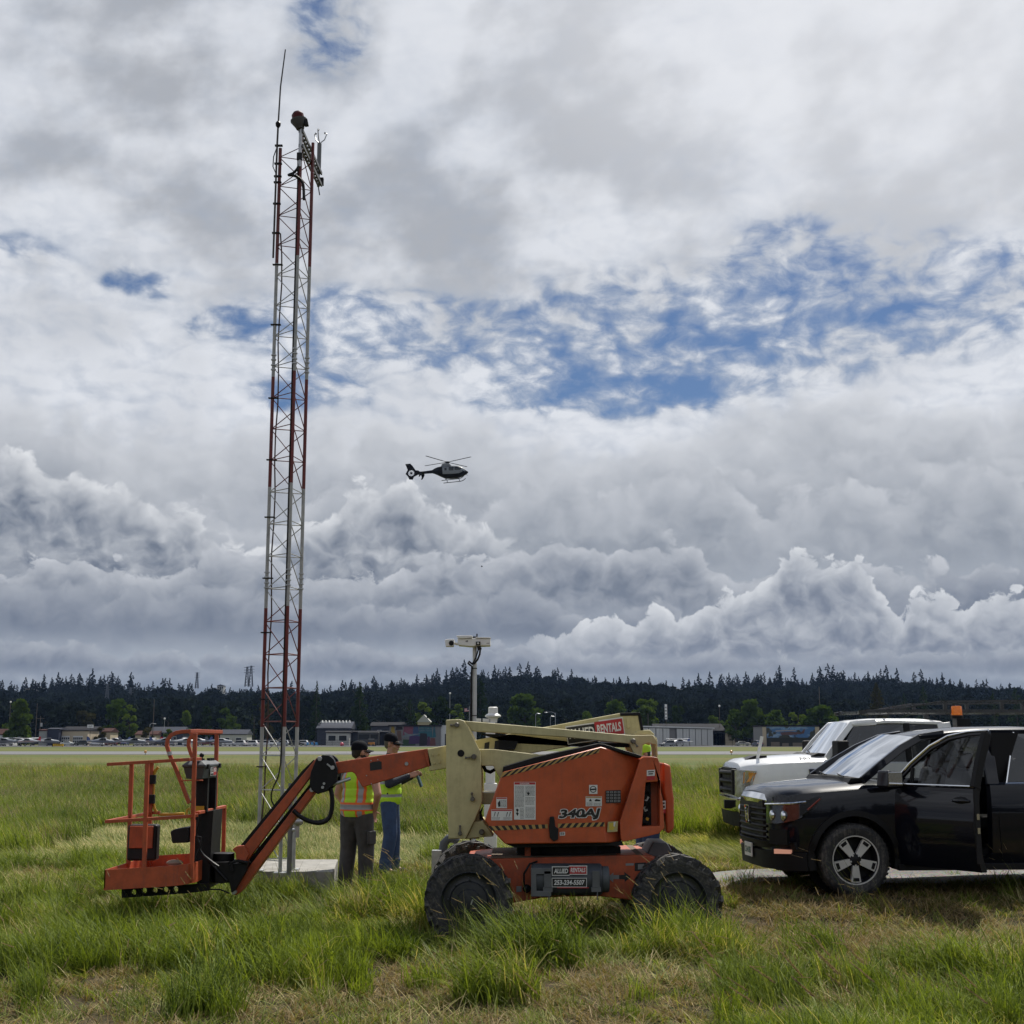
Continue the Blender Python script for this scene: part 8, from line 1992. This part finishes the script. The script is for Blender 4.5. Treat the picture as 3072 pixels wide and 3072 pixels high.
# ------------------------------------------------------------------ helicopter
def helicopter():
    D = 204.0; hub = W(1342, 1386.5, D); k = D / 3980.0 * 1.01      # metres per photo pixel at that distance
    t = thing('helicopter', 'dark helicopter with enclosed tail rotor flying in front of the clouds', 'helicopter', hub, R(-5))
    f = lambda cx: (1180 + cx * .13975 - 1342.1) * k
    g = lambda cy: -(1340 + cy * .1398 - 1386.1) * k
    DK = mat('heli_dark', (.003, .0035, .006), .4, var=.1, spec=.2); SV_ = mat('heli_silver', (.20, .215, .24), .4, metal=.1, var=.1, spec=.3)
    st = [(830, 500, 570, .17), (880, 468, 585, .36), (950, 440, 615, .60), (1030, 424, 655, .74), (1110, 415, 690, .80), (1240, 414, 702, .82), (1380, 420, 690, .80), (1450, 436, 668, .74), (1520, 475, 636, .60), (1575, 520, 605, .40), (1610, 545, 575, .18), (1618, 552, 562, .04)]
    rings = []
    for cx, ct, cb, hw in st:
        zt, zb = g(ct), g(cb); zc, h = (zt + zb) / 2, (zt - zb) / 2
        rings.append([(f(cx), hw * math.copysign(abs(math.cos(a)) ** .75, math.cos(a)), zc + h * math.copysign(abs(math.sin(a)) ** .8, math.sin(a))) for a in [2 * math.pi * j / 20 for j in range(20)]])
    def hm(c): return 0
    fu = MB().loft(rings).build('fuselage', DK, t, world=False, smooth=50)
    # silver flank panels and windows just proud of the cabin side
    def flank(name, pts, m, off=.012, par=None):
        for s in (-1, 1):
            mb = MB(); n = len(pts)
            def hw(cx, cy):
                for i in range(len(st) - 1):
                    a, b = st[i], st[i + 1]
                    if a[0] <= cx <= b[0]:
                        u = (cx - a[0]) / (b[0] - a[0]); ct, cb, w = (a[j] + (b[j] - a[j]) * u for j in (1, 2, 3))
                        v = max(-.98, min(.98, ((ct + cb) / 2 - cy) / ((cb - ct) / 2))); sv = abs(v) ** (1 / .8); return w * max(0, 1 - sv * sv) ** .375
                return .1
            V = []; ns = 6
            # fine grid between top and bottom polylines
            top, bot = pts
            for r_ in range(ns + 1):
                for (a, b) in zip(top, bot): cx, cy = a[0] + (b[0] - a[0]) * r_ / ns, a[1] + (b[1] - a[1]) * r_ / ns; V.append((f(cx), s * (hw(cx, cy) + off), g(cy)))
            m_ = len(top); mb.add(V, [(r_ * m_ + i, r_ * m_ + i + 1, (r_ + 1) * m_ + i + 1, (r_ + 1) * m_ + i) for r_ in range(ns) for i in range(m_ - 1)])
            mb.build(name, m, par or fu, world=False, smooth=60)
    flank('side_panel', ([(1060, 440), (1110, 432), (1180, 430), (1260, 432), (1380, 438), (1430, 450), (1490, 500)], [(1075, 610), (1110, 614), (1180, 612), (1260, 612), (1380, 604), (1430, 596), (1500, 560)]), SV_)
    flank('cabin_window', ([(1110, 475), (1160, 470)], [(1112, 535), (1162, 532)]), WIN, .022); flank('cabin_window', ([(1205, 458), (1260, 455), (1312, 455)], [(1205, 535), (1260, 537), (1312, 537)]), WIN, .022); flank('cabin_window', ([(1330, 455), (1380, 455), (1425, 470)], [(1330, 530), (1380, 530), (1455, 525)]), WIN, .022)
    flank('windscreen', ([(1462, 462), (1500, 480), (1540, 510)], [(1490, 530), (1520, 540), (1560, 550)]), mat('heli_glass', (.25, .28, .32), .08, var=0, metal=.5), .018)
    MB().loft([[(f(cx), y, z) for y, z in ((-w, g(cb)), (-w * .8, g(ct)), (w * .8, g(ct)), (w, g(cb)))] for cx, ct, cb, w in ((1030, 420, 440, .35), (1050, 375, 430, .42), (1110, 360, 425, .45), (1200, 362, 420, .42), (1240, 400, 425, .30))]).build('engine_cowling', SV_, t, world=False)
    bm_ = MB().loft([[(f(cx), .5 * w * math.cos(a), (g(ct) + g(cb)) / 2 + (g(ct) - g(cb)) / 2 * math.sin(a)) for a in [2 * math.pi * j / 12 for j in range(12)]] for cx, ct, cb, w in ((860, 495, 572, .36), (700, 515, 578, .28), (560, 530, 590, .22), (470, 520, 600, .2))]).build('tail_boom', DK, t, world=False)
    fin = MB().prism([(f(a), g(b)) for a, b in ((240, 360), (350, 350), (400, 400), (470, 500), (530, 505), (575, 545), (560, 590), (520, 595), (430, 640), (405, 700), (330, 697), (305, 640), (250, 580), (295, 490))], -.14, .14).build('tail_fin', DK, t, world=False)
    cutc = MB().lathe([(0, -1), ((68 * .13975) * k, -1), ((68 * .13975) * k, 1), (0, 1)], (f(372), 0, g(560)), 'Y', 28)
    fin.parent = None; cut(fin, cutc); fin.parent = t; fin.matrix_parent_inverse = Matrix()
    fb = MB().lathe([(0, -.12), (.16, -.12), (.16, .12), (0, .12)], (f(372), 0, g(560)), 'Y', 12)
    for j in range(10):
        a = 2 * math.pi * j / 10; c, s_ = math.cos(a), math.sin(a); rr = 68 * .13975 * k; fb.obox((f(372) + c * rr * .5, 0, g(560) + s_ * rr * .5), (rr * .98, .02, .05), Matrix.Rotation(-a, 3, 'Y'))
    fb.build('tail_rotor', BLACK, fin, world=False)
    MB().prism([(f(a), g(b)) for a, b in ((555, 560), (640, 575), (620, 625), (590, 670), (560, 676), (578, 620))], -1.25, -1.20).prism([(f(a), g(b)) for a, b in ((555, 560), (640, 575), (620, 625), (590, 670), (560, 676), (578, 620))], 1.20, 1.25).build('end_plate', DK, bm_, world=False)
    MB().box(f(570), f(640), -1.22, 1.22, g(572), g(560)).build('stabiliser', DK, bm_, world=False)
    sk = []
    for s in (-1, 1):
        m = MB().tube([(f(1060), s * 1.05, g(762)), (f(1440), s * 1.05, g(728)), (f(1490), s * 1.05, g(710)), (f(1545), s * 1.05, g(665))], .055, 8).build('skid', BLACK, t, world=False)
        for cx in (1140, 1410): MB().tube([(f(cx), 0, g(685)), (f(cx), s * .65, g(695)), (f(cx + 6), s * 1.05, g(748 - (cx - 1140) * .09))], .05, 7).build('skid_strut', BLACK, m, world=False)
    mh = MB().lathe([(.0, -.30), (.22, -.28), (.26, -.12), (.40, -.06), (.40, .05), (.2, .1), (0, .12)], (0, 0, 0), 'Z', 14).build('rotor_hub', BLACK, t, world=False)
    for px, py in ((-385, 602), (-565, -438), (575, 425), (360, -617)):
        a = math.atan2(-py, px); a = math.atan2(-py, px); d = Vector((math.cos(a), math.sin(a), 0)); n = Vector((-d.y, d.x, 0)); mb = MB(); L = 5.05
        rings = [[d * r_ + n * (w * e) + Vector((0, 0, r_ * .025 + z)) for e, z in ((-1, 0), (.2, .045), (1, 0), (.2, -.045))] for r_, w in ((.3, .08), (.9, .10), (1.2, .17), (L, .17))]
        mb.loft(rings); mb.build('rotor_blade', BLACK, t, world=False)
    MB().tube([(f(1560), 0, g(596)), (f(1605), 0, g(632))], .03, 6).build('probe', BLACK, t, world=False)
helicopter()
br = MB().loft([[(.0, y, z) for y, z in ((-.22, .1), (0, 0), (.22, .1))], [(-.12, y, z) for y, z in ((-.2, .1), (0, -.0), (.2, .1))]], closed=False, caps=False).ball((-.05, 0, 0), (.12, .035, .035), 8, 6).build('bird', BLACK, None)
br.location = W(1447, 1700, 150); tag(br, 'tiny dark bird in the clouds below the helicopter', 'bird')
# ------------------------------------------------------------------ grass: tufts of bent blades, scattered over the field
from mathutils import noise as mnoise
def grass_mat(name, c_lo, c_hi, dry, dry_amt, trans=.32):
    m = bpy.data.materials.new(name); m.use_nodes = True; t = m.node_tree; q = NT(t); t.nodes.clear()
    out = q.node('ShaderNodeOutputMaterial'); d = q.node('ShaderNodeBsdfDiffuse'); tr = q.node('ShaderNodeBsdfTranslucent'); gl = q.node('ShaderNodeBsdfGlossy'); mx = q.node('ShaderNodeMixShader'); m2 = q.node('ShaderNodeMixShader')
    g = q.node('ShaderNodeNewGeometry'); oi = q.node('ShaderNodeObjectInfo'); isl = E(q, g.outputs['Random Per Island']); r = E(q, oi.outputs['Random'])
    n = q.noise(E(q, g.outputs['Position']), .5, 3, .6)
    c = q.mixc((isl * .62 + r * .26 + q.ss(n, .35, .65) * .22).clamp() ** 1.4, c_lo, c_hi)
    c = q.mixc(q.ss(isl * .6 + r * .25 + q.ss(n, .4, .7) * .35, 1.0 - dry_amt, 1.06 - dry_amt), c, dry)
    q.put(d.inputs[0], c); q.put(tr.inputs[0], q.mixc(1.0, c, (1.6, 1.6, .6), 'MULTIPLY')); mx.inputs[0].default_value = trans
    gl.inputs['Roughness'].default_value = .5; gl.inputs['Color'].default_value = (.8, .85, .8, 1); m2.inputs[0].default_value = .012
    q.l.new(d.outputs[0], mx.inputs[1]); q.l.new(tr.outputs[0], mx.inputs[2]); q.l.new(mx.outputs[0], m2.inputs[1]); q.l.new(gl.outputs[0], m2.inputs[2]); q.l.new(m2.outputs[0], out.inputs[0])
    return m
GRASS = grass_mat('grass_green', (.026, .054, .007), (.265, .325, .050), (.44, .37, .17), .12)
GRASSP = grass_mat('grass_pale', (.065, .09, .020), (.38, .40, .12), (.50, .42, .21), .28)
STRAW = grass_mat('grass_dry', (.10, .068, .032), (.50, .38, .20), (.10, .13, .02), .30, .2)
SEED = grass_mat('grass_seed', (.24, .17, .125), (.38, .30, .22), (.20, .17, .10), .3, .25)
def tuft(name, n, rad, hmin, hmax, width, lean, flop, m, rng, common=0.0, segs=4, heads=0, mh=None, hl0=.10, hn=16, hw=.022):
    mb = MB(); cd = rng.uniform(0, 6.28)
    for i in range(n):
        a0 = rng.uniform(0, 6.28); rr = rad * math.sqrt(rng.uniform()); x, y = rr * math.cos(a0), rr * math.sin(a0)
        L = rng.uniform(hmin, hmax); az = rng.uniform(0, 6.28)
        dx = math.cos(az) * (1 - common) + common; dy = math.sin(az) * (1 - common)
        l0 = lean * rng.uniform(.5, 1.4); bend = flop * rng.uniform(.4, 1.5)
        p = Vector((x, y, -.02)); th = l0; w = width * rng.uniform(.7, 1.3); sd = Vector((-dy, dx, 0)); sd = sd.normalized() if sd.length > .01 else Vector((1, 0, 0)); tw = rng.uniform(-.8, .8)
        sd = (sd * math.cos(tw) + Vector((dx, dy, 0)).normalized() * math.sin(tw)) if (dx or dy) else sd
        hz = Vector((dx, dy, 0)); hz = hz.normalized() if hz.length > .01 else Vector((1, 0, 0))
        V = []
        for k in range(segs + 1):
            u = k / segs; ww = w * (1 - u ** 1.6) * .5 + .0004
            V += [p - sd * ww, p + sd * ww]
            d = hz * math.sin(th) + Vector((0, 0, math.cos(th))); p = p + d * (L / segs); th = min(th + bend / segs * (1 + u), 1.72)
            if p.z < .005: p.z = .005 + .01 * rng.uniform()
        mb.add(V, [(2 * k, 2 * k + 1, 2 * k + 3, 2 * k + 2) for k in range(segs)], 0)
        if heads and i < heads:
            h0 = p; hl = hl0 * rng.uniform(.7, 1.3)
            for k in range(hn):
                u = k / hn; c = h0 + d * (u * hl); ax = Vector((rng.normal(), rng.normal(), rng.normal() * .4)).normalized(); e = (d * .8 + ax * .5).normalized() * hw * (1.1 - u * .7); s_ = d.cross(ax).normalized() * .0028
                mb.add([c - s_, c + s_, c + e + s_ * .4, c + e - s_ * .4], [(0, 1, 2, 3)], 1)
    me = mb.mesh(name, [m, mh] if mh else [m])
    return bpy.data.objects.new(name, me)
def build_grass():
    rng = np.random.default_rng(23); prng = random.Random(9)
    tall = [tuft('tall_%d' % i, 46, .16, .20, .50, .010, .22, .9 + .3 * (i % 3), GRASS, rng, common=.35) for i in range(6)]
    wave = [tuft('wave_%d' % i, 44, .17, .28, .55, .0095, .75, .9, GRASS, rng, common=.7) for i in range(4)]
    flat = [tuft('flat_%d' % i, 32, .22, .16, .42, .0095, 1.32, .4, GRASSP, rng, common=.55) for i in range(5)]
    short = [tuft('short_%d' % i, 40, .15, .06, .20, .009, .45, .9, GRASS, rng, common=.1) for i in range(5)]
    straw = [tuft('straw_%d' % i, 44, .18, .08, .28, .0075, 1.25, .5, STRAW, rng, common=.25) for i in range(5)]
    stub = [tuft('stub_%d' % i, 55, .15, .03, .10, .006, .6, .7, STRAW, rng, common=.1) for i in range(3)]
    seed = [tuft('seed_%d' % i, 9, .16, .45, .75, .0045, .18, .65, GRASSP, rng, common=.65, segs=6, heads=6, mh=SEED, hn=30, hw=.012) for i in range(4)]
    plume = [tuft('plume_%d' % i, 2, .03, .50, .66, .005, .25, .75, GRASSP, rng, common=.9, segs=8, heads=2, mh=SEED, hl0=.16, hn=90, hw=.016) for i in range(3)]
    far = [tuft('far_%d' % i, 80, .45, .32, .68, .017, .25, .8, GRASS, rng, common=.5, segs=3) for i in range(5)]
    farp = [tuft('farp_%d' % i, 60, .5, .28, .62, .017, .8, .7, GRASSP, rng, common=.7, segs=3) for i in range(3)]
    fars = [tuft('fars_%d' % i, 26, .5, .5, .80, .010, .2, .6, SEED, rng, common=.5, segs=3, heads=14, mh=SEED, hw=.014) for i in range(3)]
    names = {'tall_grass': tall + wave + far, 'flattened_grass': flat + farp, 'short_grass': short, 'dry_grass': straw + stub, 'seed_grass': seed + fars + plume}
    idx = {}
    for k, vs in names.items():
        # instance index follows the alphabetical order of the collection's members
        for j, v in enumerate(sorted(vs, key=lambda o: o.name)): idx[v.name] = (k, j)
    data = {k: [[], [], [], []] for k in names}
    def put(obj, x, y, s, sz=None, az=None, tilt=0.0):
        k, j = idx[obj.name]; d = data[k]
        d[0].append((x, y, bump_h(x, y) if y < 60 else 0)); d[1].append((tilt * prng.uniform(-1, 1), tilt * prng.uniform(-1, 1), az if az is not None else prng.uniform(0, 6.28))); d[2].append((s, s, sz or s)); d[3].append(j)
    N = lambda x, y, sc, o=0: mnoise.noise(Vector((x * sc, y * sc, o)))
    wheels = [(-.405, 12.79), (1.535, 12.79), (-.43, 14.41), (1.5, 14.41)]
    sv = SV.location; M = Matrix.Rotation(R(5), 3, 'Z')
    for xw in (0, 3.18):
        for yw in (-.87, .87): p = sv + M @ Vector((xw, yw, 0)); wheels.append((p.x, p.y))
    wt = WT.location
    for xw in (0, 3.75):
        for yw in (-.9, .9): wheels.append((wt.x + xw, wt.y + yw))
    slab = [(v.co.x, v.co.y) for v in bpy.data.objects['concrete_slab'].data.vertices][:4]
    sx0, sx1 = min(p[0] for p in slab), max(p[0] for p in slab); sy0, sy1 = min(p[1] for p in slab), max(p[1] for p in slab)
    def blocked(x, y, r=0.0):
        if any(abs(x - a) < .42 + r and abs(y - b) < .24 + r * .6 for a, b in wheels): return True
        if sx0 - .02 - r * .4 < x < sx1 + .02 and sy0 - r * .5 < y < sy1: return True
        if -1.1 < x < -.7 and 16.2 < y < 18.4: return True
        return False
    def lushness(x, y):
        v = .5 + .62 * N(x, y, .62, 1.3) + .35 * N(x, y, 1.7, 4.2)
        # a drier mown belt on the right in front of the vehicles, trampled places round the slab and people
        v -= .85 * sstep(1.7, 2.4, x) * sstep(11.4, 12.3, y) * (1 - sstep(15.9, 16.4, y) * .3)
        v -= .55 * sstep(2.0, 2.8, x) * sstep(16, 16.5, y) * (1 - sstep(18.6, 19.2, y))
        v -= .30 * (1 - sstep(8.9, 9.6, y)) * (1 - sstep(-.2, .8, abs(x - .2) - .5))
        v -= .7 * math.exp(-((x + 1.3) / 1.1) ** 2 - ((y - 17.6) / 1.2) ** 2)
        v -= .55 * math.exp(-((x - .2) / 1.3) ** 2 - ((y - 10.4) / .7) ** 2)
        v -= .5 * math.exp(-((x - .6) / .8) ** 2 - ((y - 13.6) / .7) ** 2)
        v -= 1.3 * math.exp(-((x + 1.85) / .75) ** 2 - ((y - 16.0) / .9) ** 2) + .9 * math.exp(-((x + 1.6) / .8) ** 2 - ((y - 18.0) / 1.0) ** 2)
        v += .55 * math.exp(-((x + 1.5) / .8) ** 2 - ((y - 13.6) / .8) ** 2) + .5 * math.exp(-((x + 1.0) / .5) ** 2 - ((y - 12.5) / .6) ** 2)
        v += .35 * math.exp(-((x + 1.9) / 1.2) ** 2 - ((y - 11.6) / .7) ** 2) + .35 * math.exp(-((x + 3.6) / 1.4) ** 2 - ((y - 12.6) / 1.2) ** 2)
        return v
    wind = lambda x, y: 2.6 + 3.2 * N(x, y, .45, 7.7) + 1.2 * N(x, y, 1.3, 3.1)
    cl = {}
    for _ in range(1100):
        y = prng.uniform(7.4, 21); hw = y * .40 + 1.4; x = prng.uniform(-hw, hw)
        if lushness(x, y) < .40 + .42 * prng.random(): continue
        rr = prng.uniform(.14, .50) * (.8 + .02 * y)
        if any((x - a) ** 2 + (y - b) ** 2 < (.55 * (rr + c)) ** 2 for gx in (-1, 0, 1) for gy in (-1, 0, 1) for a, b, c, _h, _z in cl.get((int(x // 1.2) + gx, int(y // 1.2) + gy), ())): continue
        cl.setdefault((int(x // 1.2), int(y // 1.2)), []).append((x, y, rr, prng.uniform(.6, 1.25), wind(x, y) + prng.uniform(-.9, .9)))
    def clump(x, y):
        best = None
        for gx in (-1, 0, 1):
            for gy in (-1, 0, 1):
                for a, b, c, hh, z in cl.get((int(x // 1.2) + gx, int(y // 1.2) + gy), ()):
                    d = math.hypot(x - a, y - b) / c
                    if d < 1 and (best is None or d < best[0]): best = (d, hh, z + .5 * math.sin(math.atan2(y - b, x - a) - z))
        return best
    def zone(y0, y1, dens, sc, near):
        n = int((y1 - y0) * ((y0 + y1) * .5 * .82 + 3.4) * dens)
        for _ in range(n):
            y = prng.uniform(y0, y1); hw = y * .41 + 1.7; x = prng.uniform(-hw, hw)
            v = lushness(x, y); gravel = x > 2.1 and 16.15 < y < 17.85
            if gravel and prng.random() > .10 * (1.6 if abs(y - 17) > .6 else .4): continue
            if blocked(x, y, .12): continue
            a = wind(x, y) + prng.uniform(-.7, .7)
            dry = sstep(1.6, 2.4, x) * sstep(11.0, 12.2, y) * (1 - sstep(15.4, 16.0, y)) + math.exp(-((x + .1) / 1.4) ** 2 - ((y - 10.0) / .9) ** 2) + .8 * math.exp(-((x - .7) / .9) ** 2 - ((y - 13.4) / .8) ** 2) + math.exp(-((x + 1.85) / .75) ** 2 - ((y - 16.0) / .9) ** 2)
            if prng.random() < .72 * dry and lushness(x, y) < .75:
                put(prng.choice(straw if prng.random() < .6 else stub), x, y, sc * prng.uniform(.6, 1.2)); continue
            cb = clump(x, y)
            if cb:
                d, hh, z = cb; s = sc * prng.uniform(.8, 1.15) * (1 - .35 * d * d)
                put(prng.choice(tall if prng.random() < .7 else wave), x, y, s, s * hh * prng.uniform(.9, 1.2), z + prng.uniform(-.5, .5), .12)
            elif prng.random() < .18: continue
            elif v > .50:
                r = prng.random()
                if r < .46: put(prng.choice(flat), x, y, sc * prng.uniform(.6, 1.05), None, a, .12)
                elif r < .72: put(prng.choice(short), x, y, sc * prng.uniform(.7, 1.1), None, a)
                elif r < .77: put(prng.choice(tall), x, y, sc * prng.uniform(.4, .75), None, a, .2)
                else: put(prng.choice(straw), x, y, sc * prng.uniform(.7, 1.2), None, a)
            else:
                r = prng.random()
                if r < .36: put(prng.choice(straw), x, y, sc * prng.uniform(.7, 1.25), None, None)
                elif r < .50: put(prng.choice(stub), x, y, sc * prng.uniform(.8, 1.4), None, None)
                elif r < .72: put(prng.choice(short), x, y, sc * prng.uniform(.5, 1.1), None, a)
                elif r < .94: put(prng.choice(flat), x, y, sc * prng.uniform(.5, 1.0), None, a, .1)
                else: put(prng.choice(tall), x, y, sc * prng.uniform(.4, .8), None, a, .25)
            if near and prng.random() < .006: put(prng.choice(seed), x, y, prng.uniform(.7, 1.1), None, a, .1)
    zone(7.6, 11.5, 66, .80, True); zone(11.5, 15.5, 58, .90, True); zone(15.5, 20.5, 44, 1.0, False)
    # the standing hay field behind
    def field(y0, y1, dens, sc):
        n = int((y1 - y0) * ((y0 + y1) * .5 * .80 + 2.0) * dens)
        for _ in range(n):
            y = prng.uniform(y0, y1); hw = y * .40 + 1.0; x = prng.uniform(-hw, hw)
            v = .5 + .7 * N(x, y * .6, .16, 2.2) + .3 * N(x, y, .6, 5.1)
            v -= .75 * math.exp(-((x - 1.5) / 5.5) ** 2 - ((y - 21.5) / 3.0) ** 2)
            v -= .6 * math.exp(-((x + 6.5) / 2.5) ** 2 - ((y - 19.5) / 2.0) ** 2)
            edge = 1 - sstep(62, 78, y + 8 * N(x, y, .08, 3))
            if prng.random() > edge + .02: continue
            if blocked(x, y, .3): continue
            a = 2.7 + 1.6 * N(x, y, .12, 9) + prng.uniform(-.5, .5); r = prng.random()
            if v < .28: put(prng.choice(farp), x, y, sc * prng.uniform(.5, .85), sc * prng.uniform(.35, .6), a, .1)
            elif r < .60: put(prng.choice(far), x, y, sc * prng.uniform(.7, 1.1), None, a, .12)
            elif r < .86 - .1 * (v > .6): put(prng.choice(farp), x, y, sc * prng.uniform(.7, 1.1), None, a, .12)
            else: put(prng.choice(fars), x, y, sc * prng.uniform(.7, 1.0), None, a, .08)
    field(19.5, 30, 15, .85); field(30, 48, 8, 1.0); field(48, 82, 4.2, 1.25)
    # hand-placed big clumps that stand out in the picture
    for px, py, n, spread, s in ((1175, 2745, 26, .55, 1.15), (1050, 2760, 16, .5, 1.1), (1420, 2830, 10, .35, 1.0), (1560, 2905, 26, .32, 1.35), (1480, 3000, 16, .22, 1.15), (2060, 2845, 16, .25, 1.25), (2130, 2880, 10, .3, 1.0), (1735, 2800, 14, .28, .95), (780, 2690, 12, .4, 1.1), (700, 2740, 12, .5, 1.0), (620, 2900, 18, .55, 1.25), (760, 2890, 18, .5, 1.3), (860, 2950, 16, .5, 1.1), (120, 2900, 22, .6, 1.15), (60, 2720, 18, .5, 1.2), (240, 2760, 14, .5, 1.0), (2940, 2930, 16, .35, 1.15), (2600, 2960, 12, .4, .95), (2500, 2860, 8, .35, .9), (3000, 3010, 12, .4, 1.0), (1190, 2700, 12, .4, 1.0), (1330, 2760, 8, .25, .9), (800, 2695, 26, .3, .85), (870, 2700, 26, .3, .8), (930, 2698, 20, .22, .7)):
        c = G(px, py)
        for _ in range(n):
            x = c.x + prng.gauss(0, spread * .55); y = c.y + prng.gauss(0, spread * .4)
            if blocked(x, y, .05): continue
            o = prng.choice(tall + wave[:2]); put(o, x, y, s * prng.uniform(.6, 1.0), s * prng.uniform(.75, 1.15), 2.6 + prng.uniform(-.8, .8), .12)
    for px, py in ((1560, 2890), (1500, 2900), (2110, 2830), (2090, 2850), (2080, 2980), (2260, 3040), (2330, 3060), (2440, 3050), (2520, 3055), (2560, 3060), (2620, 3060), (2700, 3055), (1800, 3065), (1870, 3060), (2300, 3060), (2480, 3062), (430, 2800), (640, 2850), (1240, 2700), (250, 2700), (150, 2720), (1950, 2900), (2380, 2860)):
        c = G(px, py); put(prng.choice(seed), c.x, c.y, prng.uniform(.8, 1.05), None, 2.8 + prng.uniform(-.6, .6), .1)
    for px, py, Y in ((2215, 2970, 6.9), (2300, 2965, 7.3), (2425, 2945, 7.0), (2480, 2985, 6.7), (2565, 2960, 7.2), (2705, 2975, 7.0), (1700, 3020, 6.9), (1835, 3010, 7.1), (2350, 3010, 6.8), (3030, 3020, 6.9), (330, 3040, 7.0), (2640, 3000, 6.8)):
        p = W(px, py, Y); put(prng.choice(plume), p.x + .22, Y, p.z / .50, p.z / .50, math.pi + prng.uniform(-.7, .7), .05)
    for k, vs in names.items():
        if data[k][0]:
            o = scatter(k, data[k][0], data[k][1], data[k][2], data[k][3], sorted(vs, key=lambda o: o.name))
            o['label'] = {'tall_grass': 'tall lush green grass standing in clumps', 'flattened_grass': 'long pale grass lying flattened in swaths', 'short_grass': 'short green grass between the clumps', 'dry_grass': 'dry straw-coloured cut grass on the ground', 'seed_grass': 'tall grass stalks with reddish seed heads'}[k]
    print('tufts', {k: len(v[0]) for k, v in data.items()})
build_grass()
